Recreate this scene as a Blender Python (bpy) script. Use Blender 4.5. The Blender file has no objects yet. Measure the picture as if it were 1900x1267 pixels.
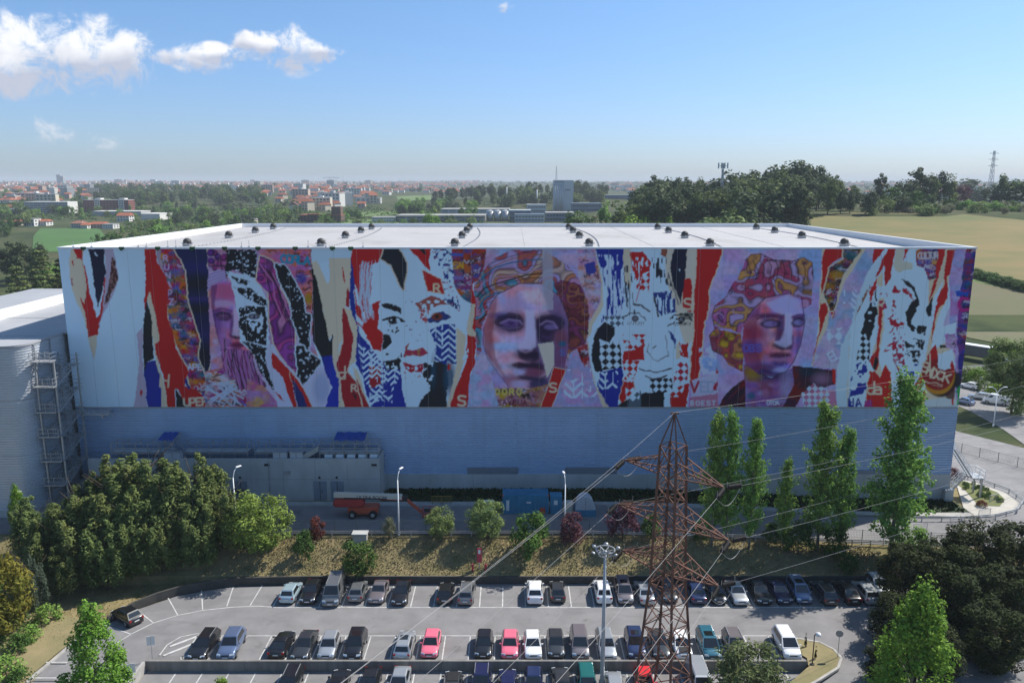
import bpy, bmesh, math, random
import numpy as np
from mathutils import Vector, Matrix
R = math.radians
SC = bpy.context.scene
COL = SC.collection
# ---------------------------------------------------------------- camera
CAM_Z, PITCH, FPX = 46.0, R(11.3), 1478.0          # drone, 28 mm equivalent
cd = bpy.data.cameras.new('camera'); cam = bpy.data.objects.new('camera', cd); COL.objects.link(cam)
cam.location = (0, 0, CAM_Z); cam.rotation_euler = (R(90)-PITCH, 0, 0)
cd.sensor_width = 36.0; cd.lens = FPX/1900*36.0; cd.clip_start = .5; cd.clip_end = 30000
SC.camera = cam
# ---------------------------------------------------------------- light
SUN_EL = R(48); SUN_V = Vector((.874*math.cos(SUN_EL), .486*math.cos(SUN_EL), math.sin(SUN_EL)))
SUN_AZ = math.atan2(SUN_V.x, SUN_V.y)
sl = bpy.data.lights.new('sun', 'SUN'); sl.energy = 4.4; sl.angle = R(.53); sl.color = (1, .955, .88)
sun = bpy.data.objects.new('sun', sl); COL.objects.link(sun); sun.rotation_euler = SUN_V.to_track_quat('Z','Y').to_euler(); sun.location = (60, 60, 120)
SC.view_settings.view_transform = 'Standard'; SC.view_settings.look = 'None'; SC.view_settings.exposure = 0.56; SC.view_settings.gamma = 1.0
SC.cycles.max_bounces = 6; SC.cycles.transparent_max_bounces = 12; SC.cycles.volume_bounces = 0
def ray(px, py):
    """viewing direction of a point of the photograph (survey helper)"""
    x = (px-950)/FPX; y = -(py-633.5)/FPX; c, s = math.cos(PITCH), math.sin(PITCH)
    return Vector((x, c+y*s, -s+y*c))
def G(px, py, z=0.0):
    d = ray(px, py); t = (z-CAM_Z)/d.z
    return Vector((d.x*t, d.y*t, z))
def W(px, py, Y):
    d = ray(px, py); t = Y/d.y
    return Vector((d.x*t, Y, CAM_Z+d.z*t))
# ---------------------------------------------------------------- sky
wo = bpy.data.worlds.new('World'); SC.world = wo; wo.use_nodes = True
nt = wo.node_tree; N = nt.nodes; N.clear()
def wn(t, **k):
    n = N.new(t)
    for a, b in k.items(): setattr(n, a, b)
    return n
def wl(a, b): nt.links.new(a, b)
def wmath(op, a, b=None, clamp=False):
    n = wn('ShaderNodeMath', operation=op, use_clamp=clamp)
    for i, v in enumerate((a, b)):
        if v is None: continue
        if isinstance(v, (int, float)): n.inputs[i].default_value = v
        else: wl(v, n.inputs[i])
    return n.outputs[0]
sky = wn('ShaderNodeTexSky', sky_type='NISHITA', sun_disc=False, sun_elevation=SUN_EL, sun_rotation=SUN_AZ, altitude=60, air_density=1.0, dust_density=.7, ozone_density=3.0)
tc = wn('ShaderNodeTexCoord'); gen = tc.outputs['Generated']
lobes = [(25,105,85,46),(120,108,95,46),(205,95,48,42),(10,150,48,24),(545,93,46,34),(580,97,34,18),(500,82,30,18),(452,74,20,13),(375,110,42,20),(400,98,26,14),(305,105,24,11),(470,88,40,12),(430,104,60,9),(610,95,30,8),(185,266,40,16),(60,235,70,16),(130,255,70,10),(940,15,18,10)]
acc = None; low = None
for px, py, rx, ry in lobes:
    c = ray(px, py).normalized(); k = c.length*FPX*math.cos(math.atan(math.hypot(px-950, py-633)/FPX))
    v = wn('ShaderNodeVectorMath', operation='SUBTRACT'); wl(gen, v.inputs[0]); v.inputs[1].default_value = c
    v2 = wn('ShaderNodeVectorMath', operation='MULTIPLY'); wl(v.outputs[0], v2.inputs[0]); v2.inputs[1].default_value = (k/rx/1.32, k/rx/1.32, k/ry/1.32)
    v3 = wn('ShaderNodeVectorMath', operation='DOT_PRODUCT'); wl(v2.outputs[0], v3.inputs[0]); wl(v2.outputs[0], v3.inputs[1])
    f = wmath('SUBTRACT', 1.0, v3.outputs['Value'], True)
    if py > 200: f = wmath('MULTIPLY', f, .40)
    elif ry < 13: f = wmath('MULTIPLY', f, .62)
    sp = wn('ShaderNodeSeparateXYZ'); wl(v2.outputs[0], sp.inputs[0]); h = wmath('MULTIPLY', f, sp.outputs['Z'])
    acc = f if acc is None else wmath('MAXIMUM', acc, f); low = h if low is None else wmath('ADD', low, h)
nz = wn('ShaderNodeTexNoise'); nz.inputs['Scale'].default_value = 30; nz.inputs['Detail'].default_value = 12; nz.inputs['Roughness'].default_value = .64; nz.inputs['Distortion'].default_value = .35; wl(gen, nz.inputs['Vector'])
nb = wn('ShaderNodeTexNoise'); nb.inputs['Scale'].default_value = 42; nb.inputs['Detail'].default_value = 9; wl(gen, nb.inputs['Vector'])
dn = wmath('ADD', acc, wmath('MULTIPLY', wmath('SUBTRACT', nz.outputs['Fac'], .55), 3.2))
mr = wn('ShaderNodeMapRange', interpolation_type='SMOOTHSTEP'); wl(dn, mr.inputs['Value']); mr.inputs['From Min'].default_value = .10; mr.inputs['From Max'].default_value = .85
dens = wmath('MULTIPLY', mr.outputs[0], wmath('MULTIPLY', acc, 2.6, True))
tone = wmath('ADD', wmath('MULTIPLY', low, 1.3), wmath('ADD', wmath('MULTIPLY', wmath('SUBTRACT', nb.outputs['Fac'], .5), 1.2), .48), True)
sz_ = wn('ShaderNodeSeparateXYZ'); wl(gen, sz_.inputs[0])      # clear-air tint: bluer towards the horizon than the model's dusty yellow
el_ = wn('ShaderNodeMapRange', interpolation_type='SMOOTHSTEP'); wl(sz_.outputs['Z'], el_.inputs['Value']); el_.inputs['From Min'].default_value = -.02; el_.inputs['From Max'].default_value = .42
tc_ = wn('ShaderNodeMix', data_type='RGBA'); wl(el_.outputs[0], tc_.inputs['Factor']); tc_.inputs['A'].default_value = (.58,.69,.95,1); tc_.inputs['B'].default_value = (.65,.84,.92,1)
tint = wn('ShaderNodeMix', data_type='RGBA', blend_type='MULTIPLY'); tint.inputs['Factor'].default_value = 1.0; wl(sky.outputs[0], tint.inputs['A']); wl(tc_.outputs['Result'], tint.inputs['B'])
cc = wn('ShaderNodeMix', data_type='RGBA'); wl(tone, cc.inputs['Factor']); cc.inputs['A'].default_value = (3.6,3.8,4.5,1); cc.inputs['B'].default_value = (6.6,6.6,6.7,1)
mx = wn('ShaderNodeMix', data_type='RGBA'); wl(wmath('MULTIPLY', dens, .93), mx.inputs['Factor']); wl(tint.outputs['Result'], mx.inputs['A']); wl(cc.outputs['Result'], mx.inputs['B'])
bgn = wn('ShaderNodeBackground'); bgn.inputs['Strength'].default_value = .110; wl(mx.outputs['Result'], bgn.inputs['Color'])
wout = wn('ShaderNodeOutputWorld'); wl(bgn.outputs[0], wout.inputs['Surface'])
# ---------------------------------------------------------------- helpers
random.seed(11)
def tag(o, label=None, cat=None, group=None, kind=None):
    if label: o['label'] = label
    if cat: o['category'] = cat
    if group: o['group'] = group
    if kind: o['kind'] = kind
    return o
def thing(name, label, cat, loc=(0,0,0), rotz=0.0, group=None):
    o = bpy.data.objects.new(name, None); COL.objects.link(o); o.empty_display_size = .3
    o.location = loc; o.rotation_euler = (0, 0, rotz)
    return tag(o, label, cat, group)
def put(name, mesh, mat=None, parent=None, loc=(0,0,0), rot=(0,0,0), scale=(1,1,1)):
    o = bpy.data.objects.new(name, mesh); COL.objects.link(o); o.location = loc; o.rotation_euler = rot; o.scale = scale
    if mat is not None:
        if len(mesh.materials) == 0: mesh.materials.append(mat)
        elif mesh.materials[0] is not mat:
            o.material_slots[0].link = 'OBJECT'; o.material_slots[0].material = mat
    if parent is not None: o.parent = parent
    return o
def copy_tree(o, parent=None):
    c = o.copy(); COL.objects.link(c); c.parent = parent
    for ch in o.children: copy_tree(ch, c)
    return c
class MB:
    """collects shapes into one mesh"""
    def __init__(s): s.v = []; s.f = []
    def add(s, vs, fs):
        b = len(s.v); s.v.extend(tuple(p) for p in vs); s.f.extend([tuple(b+i for i in f) for f in fs]); return s
    def box(s, a, b):
        x0,y0,z0 = a; x1,y1,z1 = b
        return s.add([(x0,y0,z0),(x1,y0,z0),(x1,y1,z0),(x0,y1,z0),(x0,y0,z1),(x1,y0,z1),(x1,y1,z1),(x0,y1,z1)],
                     [(3,2,1,0),(4,5,6,7),(0,1,5,4),(1,2,6,5),(2,3,7,6),(3,0,4,7)])
    def cbox(s, c, d): return s.box([c[i]-d[i]/2 for i in range(3)], [c[i]+d[i]/2 for i in range(3)])
    def bar(s, p, q, w, h=None, up=(0,0,1)):
        p = Vector(p); q = Vector(q); d = q-p
        if d.length < 1e-6: return s
        d.normalize(); u = Vector(up)
        if abs(d.dot(u)) > .98: u = Vector((1,0,0))
        a = d.cross(u).normalized(); b = a.cross(d).normalized(); h = h or w; a = a*w/2; b = b*h/2
        return s.add([p-a-b,p+a-b,p+a+b,p-a+b,q-a-b,q+a-b,q+a+b,q-a+b],[(0,1,2,3),(7,6,5,4),(1,0,4,5),(2,1,5,6),(3,2,6,7),(0,3,7,4)])
    def cyl(s, p, q, r, r2=None, n=8, cap=True):
        p = Vector(p); q = Vector(q); d = (q-p).normalized(); u = Vector((0,0,1)) if abs(d.z) < .95 else Vector((1,0,0))
        a = d.cross(u).normalized(); b = d.cross(a).normalized(); r2 = r if r2 is None else r2; vs = []
        for P_, rr in ((p, r), (q, r2)):
            for k in range(n): t = 2*math.pi*k/n; vs.append(P_+a*rr*math.cos(t)+b*rr*math.sin(t))
        fs = [(k,(k+1)%n,n+(k+1)%n,n+k) for k in range(n)]
        if cap: fs += [tuple(range(n-1,-1,-1)), tuple(range(n,2*n))]
        return s.add(vs, fs)
    def tube(s, pts, r, n=5, rr=None):
        for i in range(len(pts)-1): s.cyl(pts[i], pts[i+1], (rr[i] if rr else r), (rr[i+1] if rr else r), n, i in (0, len(pts)-2))
        return s
    def lathe(s, prof, c=(0,0,0), n=12):
        vs = []; fs = []; m = len(prof)
        for k in range(n):
            t = 2*math.pi*k/n
            for r, z in prof: vs.append((c[0]+r*math.cos(t), c[1]+r*math.sin(t), c[2]+z))
        for k in range(n):
            k2 = (k+1)%n
            for i in range(m-1): fs.append((k*m+i, k2*m+i, k2*m+i+1, k*m+i+1))
        return s.add(vs, fs)
    def prism(s, poly, z0, z1):
        n = len(poly); vs = [(x,y,z0) for x,y in poly]+[(x,y,z1) for x,y in poly]
        return s.add(vs, [tuple(range(n-1,-1,-1)), tuple(range(n,2*n))]+[(k,(k+1)%n,n+(k+1)%n,n+k) for k in range(n)])
    def quad(s, a, b, c, d): return s.add([a,b,c,d], [(0,1,2,3)])
    def mesh(s, name, smooth=False, off=(0,0,0), bevel=0):
        me = bpy.data.meshes.new(name); vs = s.v if tuple(off) == (0,0,0) else [(x-off[0],y-off[1],z-off[2]) for x,y,z in s.v]
        me.from_pydata(vs, [], s.f); me.update()
        if bevel:
            bm = bmesh.new(); bm.from_mesh(me); bmesh.ops.bevel(bm, geom=[e for e in bm.edges if len(e.link_faces)==2 and e.calc_face_angle(0) > .5], offset=bevel, segments=2, affect='EDGES', clamp_overlap=True); bm.to_mesh(me); bm.free()
        if smooth: me.polygons.foreach_set('use_smooth', [True]*len(me.polygons))
        return me
    def build(s, name, mat, parent=None, smooth=False, world=True, bevel=0, loc=(0,0,0)):
        off = parent_loc(parent) if (parent is not None and world) else (0,0,0)
        return put(name, s.mesh(name, smooth, off, bevel), mat, parent, loc)
def parent_loc(p):
    v = Vector((0,0,0))
    while p is not None: v = v+Vector(p.location); p = p.parent
    return tuple(v)
# ---------------------------------------------------------------- materials
MATS = {}
def mat(name, col, rough=.7, metal=0.0, var=0.0, scale=4.0, col2=None, bump=0.0, bscale=30.0, coat=0.0, spec=.5, detail=5, coords='Object', isl=0.0, trans=0.0, stretch=None, obr=0.0):
    if name in MATS: return MATS[name]
    m = bpy.data.materials.new(name); m.use_nodes = True; t = m.node_tree; n = t.nodes; b = n['Principled BSDF']; L = t.links.new
    b.inputs['Base Color'].default_value = (*col, 1); b.inputs['Roughness'].default_value = rough; b.inputs['Metallic'].default_value = metal
    b.inputs['Specular IOR Level'].default_value = spec; b.inputs['Coat Weight'].default_value = coat; b.inputs['Coat Roughness'].default_value = .06
    tcn = n.new('ShaderNodeTexCoord'); vec = tcn.outputs[coords]
    if stretch:
        mp = n.new('ShaderNodeMapping'); mp.inputs['Scale'].default_value = stretch; L(vec, mp.inputs[0]); vec = mp.outputs[0]
    last = None
    if var or col2:
        nz = n.new('ShaderNodeTexNoise'); nz.inputs['Scale'].default_value = scale; nz.inputs['Detail'].default_value = detail; nz.inputs['Roughness'].default_value = .62; L(vec, nz.inputs['Vector'])
        cr = n.new('ShaderNodeMapRange'); L(nz.outputs['Fac'], cr.inputs['Value']); cr.inputs['From Min'].default_value = .32; cr.inputs['From Max'].default_value = .68
        mx = n.new('ShaderNodeMix'); mx.data_type = 'RGBA'; L(cr.outputs[0], mx.inputs['Factor'])
        c2 = col2 if col2 else tuple(min(1, c*(1+var)) for c in col); c1 = col if col2 else tuple(c*(1-var) for c in col)
        mx.inputs['A'].default_value = (*c1, 1); mx.inputs['B'].default_value = (*c2, 1); last = mx.outputs['Result']
    if isl or obr:
        hs = n.new('ShaderNodeHueSaturation'); hs.inputs['Color'].default_value = (*col, 1)
        if last: L(last, hs.inputs['Color'])
        if isl: src = n.new('ShaderNodeNewGeometry').outputs['Random Per Island']; k = isl
        else: src = n.new('ShaderNodeObjectInfo').outputs['Random']; k = obr
        mr = n.new('ShaderNodeMapRange'); L(src, mr.inputs['Value']); mr.inputs['To Min'].default_value = 1-k; mr.inputs['To Max'].default_value = 1+k; L(mr.outputs[0], hs.inputs['Value'])
        if isl:
            oi = n.new('ShaderNodeObjectInfo'); m2 = n.new('ShaderNodeMapRange'); L(oi.outputs['Random'], m2.inputs['Value']); m2.inputs['To Min'].default_value = .482; m2.inputs['To Max'].default_value = .512; L(m2.outputs[0], hs.inputs['Hue'])
        last = hs.outputs[0]
    if last: L(last, b.inputs['Base Color'])
    if bump:
        bz = n.new('ShaderNodeTexNoise'); bz.inputs['Scale'].default_value = bscale; bz.inputs['Detail'].default_value = 4; L(vec, bz.inputs['Vector'])
        bp = n.new('ShaderNodeBump'); bp.inputs['Strength'].default_value = bump; bp.inputs['Distance'].default_value = .05; L(bz.outputs['Fac'], bp.inputs['Height']); L(bp.outputs[0], b.inputs['Normal'])
    if trans:
        tr = n.new('ShaderNodeBsdfTranslucent'); ms = n.new('ShaderNodeMixShader'); ms.inputs[0].default_value = trans; o = n['Material Output']
        if last: L(last, tr.inputs['Color'])
        else: tr.inputs['Color'].default_value = (*col, 1)
        L(b.outputs[0], ms.inputs[1]); L(tr.outputs[0], ms.inputs[2]); L(ms.outputs[0], o.inputs['Surface'])
    MATS[name] = m; return m
def car_paint(name, col, metal=.0):
    return mat('paint_'+name, col, .32, metal, coat=.8, spec=.5)
M_ASPH = mat('asphalt', (.200,.192,.192), .9, var=.16, scale=.35, bump=.25, bscale=60, detail=8)
M_ASPH2 = mat('asphalt_dark', (.085,.087,.092), .9, var=.25, scale=.5, bump=.25, bscale=60, detail=8)
def overlay(m, kind, scale, lo, hi, col, amt, stretch=(1,1,1)):
    """stains and wear with a shape of their own, mixed over the base colour"""
    n = m.node_tree.nodes; L = m.node_tree.links.new; b = n['Principled BSDF']; src = b.inputs['Base Color'].links[0].from_socket
    tc = n.new('ShaderNodeTexCoord'); mp = n.new('ShaderNodeMapping'); mp.inputs['Scale'].default_value = stretch; L(tc.outputs['Object'], mp.inputs[0])
    x = n.new('ShaderNodeTexNoise' if kind == 'noise' else 'ShaderNodeTexVoronoi'); x.inputs['Scale'].default_value = scale; L(mp.outputs[0], x.inputs['Vector'])
    if kind == 'noise': x.inputs['Detail'].default_value = 7; x.inputs['Roughness'].default_value = .65; f = x.outputs['Fac']
    else: f = x.outputs['Distance']; x.feature = 'DISTANCE_TO_EDGE' if kind == 'crack' else 'F1'
    r = n.new('ShaderNodeMapRange'); L(f, r.inputs['Value']); r.inputs['From Min'].default_value = lo; r.inputs['From Max'].default_value = hi; r.inputs['To Max'].default_value = amt
    k = n.new('ShaderNodeMix'); k.data_type = 'RGBA'; L(r.outputs[0], k.inputs['Factor']); L(src, k.inputs['A']); k.inputs['B'].default_value = (*col,1); L(k.outputs['Result'], b.inputs['Base Color'])
overlay(M_ASPH, 'noise', .42, .60, .72, (.075,.072,.072), .62); overlay(M_ASPH, 'noise', .12, .56, .60, (.16,.155,.155), .5, (.5,2.5,1))
M_LINE = mat('road_paint', (.62,.62,.60), .7, col2=(.36,.355,.35), scale=1.6, detail=9)
M_CONC = mat('concrete', (.36,.345,.32), .85, var=.2, scale=.8, bump=.15, bscale=14, detail=8)
M_CONCD = mat('concrete_stained', (.25,.235,.215), .88, col2=(.13,.125,.115), scale=.9, bump=.2, bscale=12, detail=8, stretch=(1.2,1.2,.25))
M_CONCK = mat('concrete_dark', (.075,.070,.062), .9, col2=(.045,.043,.04), scale=.8, bump=.2, bscale=12, detail=8)
M_CONCW = mat('concrete_pale', (.42,.42,.41), .85, var=.13, scale=.4, detail=8, bump=.1, bscale=10, stretch=(1,1,.4))
M_WHITE = mat('white_panel', (.78,.79,.80), .45, var=.03, scale=.3)
M_COPING = mat('coping_white', (.83,.83,.83), .4, var=.03, scale=.4)
M_ROOF = mat('roof_membrane', (.415,.395,.385), .7, var=.06, scale=.12, detail=6, bump=.1, bscale=3)
M_CLAD = mat('corrugated_steel', (.36,.48,.66), .42, .2, var=.06, scale=.25)
overlay(M_CLAD, 'noise', .5, .52, .78, (.24,.32,.44), .35, (1.4,1,.10)); overlay(M_ROOF, 'noise', .10, .52, .66, (.33,.31,.295), .7, (1,.6,1)); overlay(M_ROOF, 'noise', .5, .62, .72, (.30,.285,.27), .5)
M_CLADW = mat('wing_corrugated_steel', (.50,.53,.57), .4, .25, var=.06, scale=.25)
M_GALV = mat('galvanised_steel', (.40,.41,.42), .45, .5, var=.12, scale=2)
M_DARK = mat('dark_metal', (.03,.03,.033), .5, .2)
M_BLACK = mat('black_plastic', (.012,.012,.013), .55)
M_RUST = mat('rusted_steel', (.205,.088,.056), .85, .0, col2=(.095,.052,.038), scale=1.3, bump=.15, bscale=25)
M_GRASSD = mat('dry_grass', (.27,.215,.11), .95, col2=(.17,.155,.07), scale=.30, bump=.6, bscale=5, detail=9)
M_GLASS = mat('car_glass', (.012,.014,.016), .05, .0, spec=.8, coat=.5)
M_TYRE = mat('tyre_rubber', (.012,.012,.012), .85)
M_RIM = mat('wheel_rim', (.42,.43,.44), .3, .8)
M_CHROME = mat('headlight_glass', (.65,.68,.70), .12, .3, coat=.6)
M_TAIL = mat('tail_lamp_red', (.35,.012,.012), .2, coat=.6)
M_PLATE = mat('number_plate_white', (.72,.72,.70), .4)
M_BARK = mat('bark', (.085,.062,.045), .95, var=.35, scale=3, bump=.5, bscale=9, stretch=(1,1,.3))
M_BARKP = mat('bark_pale', (.19,.17,.14), .95, var=.3, scale=3, bump=.4, bscale=9, stretch=(1,1,.3))
# ---------------------------------------------------------------- mural paint
# The mural is flat print: it is painted here in code into a colour grid (one
# row/column per cell of the wall panels) and carried by the panels as paint.
MU_X0, MU_Y0, MU_X1, MU_Y1, MU_STEP = 100.0, 452.0, 1820.0, 762.0, 1.25
class Paint:
    def __init__(s):
        s.nx = int((MU_X1-MU_X0)/MU_STEP)+1; s.ny = int((MU_Y1-MU_Y0)/MU_STEP)+1
        s.X, s.Y = np.meshgrid(MU_X0+np.arange(s.nx)*MU_STEP, MU_Y0+np.arange(s.ny)*MU_STEP)
        s.rng = np.random.default_rng(7)
        s.C = np.ones((s.ny, s.nx, 3), np.float32)*np.array([.80,.82,.84], np.float32)
        s.w1 = s.noise(26)*2-1; s.w2 = s.noise(26)*2-1; s.w3 = s.noise(7)*2-1; s.w4 = s.noise(7)*2-1
        s.o = 100.0
    FULL = (slice(None), slice(None))
    def bb(s, m):                         # window that holds all of a mask
        r = np.nonzero(m.any(axis=1))[0]; c = np.nonzero(m.any(axis=0))[0]
        if len(r) == 0: return (slice(0,1), slice(0,1))
        return (slice(r[0], r[-1]+1), slice(c[0], c[-1]+1))
    def noise(s, cell, cy=None, octv=2, w=FULL):
        out = 0; amp = 1; tot = 0; cy = cy or cell; X = s.X[w]-MU_X0; Y = s.Y[w]-MU_Y0
        for k in range(octv):
            gx = int((MU_X1-MU_X0)/cell)+3; gy = int((MU_Y1-MU_Y0)/cy)+3
            g = s.rng.random((gy, gx), dtype=np.float32)
            fx = X/cell; fy = Y/cy
            ix = fx.astype(int); iy = fy.astype(int); fx = fx-ix; fy = fy-iy
            fx = fx*fx*(3-2*fx); fy = fy*fy*(3-2*fy)
            out = out+amp*((g[iy,ix]*(1-fx)+g[iy,ix+1]*fx)*(1-fy)+(g[iy+1,ix]*(1-fx)+g[iy+1,ix+1]*fx)*fy)
            tot += amp; amp *= .5; cell *= .5; cy *= .5
        return (out/tot).astype(np.float32)
    def pts(s, pl):                       # enlarged survey coordinates -> wall pixels
        return [(s.o+x/3.838, 440+y/3.838) for x, y in pl]
    def mask(s, pl, warp=1.5):
        p = s.pts(pl); xs = [a for a,_ in p]; ys = [b for _,b in p]
        m = np.zeros((s.ny, s.nx), bool)
        i0 = max(0,int((min(xs)-MU_X0-6)/MU_STEP)); i1 = min(s.nx,int((max(xs)-MU_X0+6)/MU_STEP)+2)
        j0 = max(0,int((min(ys)-MU_Y0-6)/MU_STEP)); j1 = min(s.ny,int((max(ys)-MU_Y0+6)/MU_STEP)+2)
        if i1 <= i0 or j1 <= j0: return m
        sl = (slice(j0,j1), slice(i0,i1))
        X = s.X[sl]+warp*(s.w1[sl]*1.2+s.w3[sl]); Y = s.Y[sl]+warp*(s.w2[sl]*1.2+s.w4[sl])
        r = np.zeros(X.shape, bool); n = len(p)
        for k in range(n):
            x0,y0 = p[k]; x1,y1 = p[(k+1)%n]
            if y0 == y1: continue
            c = (Y < max(y0,y1)) & (Y >= min(y0,y1))
            r ^= c & (X < x0+(Y-y0)*(x1-x0)/(y1-y0))
        m[sl] = r
        return m
    def grow(s, m, n):
        for _ in range(n):
            q = m.copy(); q[1:] |= m[:-1]; q[:-1] |= m[1:]; q[:,1:] |= m[:,:-1]; q[:,:-1] |= m[:,1:]; m = q
        return m
    def put(s, m, col, a=1.0, w=None):
        if w is None: w = s.bb(m); m = m[w]
        f = m.astype(np.float32)[...,None]*a
        s.C[w] = s.C[w]*(1-f)+np.asarray(col, np.float32)*f
    def P(s, pl, col, warp=1.5, edge=0, ecol=(.72,.66,.50)):
        m = s.mask(pl, warp)
        if edge: s.put(s.grow(m, edge), ecol)
        s.put(m, col); return m
    def F(s, pl, col, warp=.5, a=.72): s.put(s.mask(pl, warp), col, a)
    def blur(s, m, n=2):                  # soft spray-can transitions
        w = s.bb(m); w = (slice(max(0,w[0].start-2),w[0].stop+2), slice(max(0,w[1].start-2),w[1].stop+2))
        for _ in range(n):
            c = s.C[w]; p = np.pad(c, ((1,1),(1,1),(0,0)), mode='edge')
            b = (p[:-2,1:-1]+p[2:,1:-1]+p[1:-1,:-2]+p[1:-1,2:]+p[1:-1,1:-1]*2)/6
            s.C[w] = np.where(m[w][...,None], b, c)
        s.C[w] = np.where(m[w][...,None], np.clip(s.C[w],0,1)**1.28*1.16, s.C[w])
    def shade(s, m, amt=.35, cell=40):    # worn, uneven paint
        w = s.bb(m); n = s.noise(cell, cell*2.0, w=w)
        s.C[w] = np.where(m[w][...,None], s.C[w]*(1-amt+2*amt*n[...,None]), s.C[w])
    def E(s, cx, cy, rx, ry, col, a=1.0, soft=.35, rot=0.0, clip=None):
        R = max(rx,ry)*(1+soft)/3.838; px = s.o+cx/3.838; py = 440+cy/3.838
        i0 = max(0,int((px-R-MU_X0)/MU_STEP)); i1 = min(s.nx,int((px+R-MU_X0)/MU_STEP)+2)
        j0 = max(0,int((py-R-MU_Y0)/MU_STEP)); j1 = min(s.ny,int((py+R-MU_Y0)/MU_STEP)+2)
        if i1 <= i0 or j1 <= j0: return
        w = (slice(j0,j1), slice(i0,i1)); x = (s.X[w]-px)*3.838; y = (s.Y[w]-py)*3.838
        c, q = math.cos(rot), math.sin(rot)
        d = np.sqrt(((x*c+y*q)/rx)**2+((-x*q+y*c)/ry)**2)
        f = np.clip((1+soft-d)/(2*soft), 0, 1)*a
        if clip is not None: f = f*clip[w]
        s.put(f, np.asarray(col, np.float32)**s.gam, 1.0, w)
    gam = 1.75
    def line(s, pl, w, col, a=1.0, clip=None, soft=.5, warp=0.0):
        p = s.pts(pl); w = w/3.838
        xs = [q[0] for q in p]; ys = [q[1] for q in p]; g = w+4
        i0 = max(0,int((min(xs)-MU_X0-g)/MU_STEP)); i1 = min(s.nx,int((max(xs)-MU_X0+g)/MU_STEP)+2)
        j0 = max(0,int((min(ys)-MU_Y0-g)/MU_STEP)); j1 = min(s.ny,int((max(ys)-MU_Y0+g)/MU_STEP)+2)
        if i1 <= i0 or j1 <= j0: return
        X = s.X[j0:j1,i0:i1]+warp*s.w3[j0:j1,i0:i1]; Y = s.Y[j0:j1,i0:i1]+warp*s.w4[j0:j1,i0:i1]; d = np.full(X.shape, 1e9)
        for (ax,ay),(bx,by) in zip(p[:-1],p[1:]):
            L = max((bx-ax)**2+(by-ay)**2,1e-6); t = np.clip(((X-ax)*(bx-ax)+(Y-ay)*(by-ay))/L,0,1)
            d = np.minimum(d, np.hypot(X-ax-t*(bx-ax), Y-ay-t*(by-ay)))
        f = np.clip((w/2+soft-d)/(2*soft),0,1)*a
        if clip is not None: f = f*clip[j0:j1,i0:i1]; col = np.asarray(col,np.float32)**1.6
        s.C[j0:j1,i0:i1] = s.C[j0:j1,i0:i1]*(1-f[...,None])+np.asarray(col,np.float32)*f[...,None]
    def pastel(s, m, cols, cell=34, dark=.0):
        w = s.bb(m); n = [s.noise(cell, cell*.7, w=w)**7 for _ in cols]; t = sum(n)+1e-9
        c = sum((q/t)[...,None]*np.asarray(k,np.float32)**s.gam for q,k in zip(n,cols))
        c = c*(.80+.40*s.noise(5, w=w))[...,None]*(1.16-dark)
        s.put(m[w], c, 1.0, w)
    def locks(s, m, cols, cell=26, k=7.0, dark=.75):   # wavy bands that read as carved locks of hair
        w = s.bb(m); n = s.noise(cell, cell*.8, 2, w)*k; f = n-np.floor(n); i = np.floor(n).astype(int)%len(cols)
        c = np.asarray(cols,np.float32)[i]*(1-dark*np.clip(np.abs(f-.5)*2-.35,0,1)/.65)[...,None]*(.75+.5*f[...,None])
        s.put(m[w], c, .82, w)
    def graff(s, m, cols, n=70, sz=60):   # layers of lettering-like strokes
        s.pastel(m, cols, 16); ys, xs = np.nonzero(m)
        if len(xs) == 0: return
        for _ in range(n):
            k = s.rng.integers(len(xs)); zx = (s.X[0,xs[k]]-s.o)*3.838; zy = (s.Y[ys[k],0]-440)*3.838
            c = np.asarray(cols[s.rng.integers(len(cols))])*(.35+.9*s.rng.random())
            if s.rng.random() < .25: c = np.array([.75,.7,.75])
            if s.rng.random() < .3: c = np.array([.02,.01,.05])
            q = []; 
            for i in range(7):
                q.append((zx+i*sz*.13*(.6+s.rng.random()), zy+(s.rng.random()-.5)*sz*.6))
            s.line(q, 3+8*s.rng.random(), c, .85, m)
    def streaks(s, m, col, dens=.5, cx=3, cy=16, ang=0.0):
        w = s.bb(m); s.put(m[w] & (s.noise(cx, cy, 2, w) > dens), col, 1.0, w)
    def speck(s, m, col, dens=.5, cell=4):
        w = s.bb(m); s.put(m[w] & (s.noise(cell, w=w) > dens), col, 1.0, w)
    def check(s, m, col, sz=26, ang=.78, dens=.62):
        w = s.bb(m); x = (s.X[w]-s.o)*3.838; y = (s.Y[w]-440)*3.838
        u = x*math.cos(ang)+y*math.sin(ang); v = -x*math.sin(ang)+y*math.cos(ang)
        q = (np.floor(u/sz)+np.floor(v/sz))%2 == 0
        s.put(m[w] & q & (s.noise(14, w=w) < dens), col, 1.0, w)
    def chevron(s, m, col, sz=34, wd=.38):
        w = s.bb(m); x = (s.X[w]-s.o)*3.838; y = (s.Y[w]-440)*3.838
        k = np.abs(((x/sz)%2)-1); v = ((y/sz+k*.9)%1); h = ((x/sz)%1)
        s.put(m[w] & ((v < wd) & (s.noise(22, w=w) < .6) | (h < .16) & (s.noise(18, w=w) > .55)), col, 1.0, w)
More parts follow.
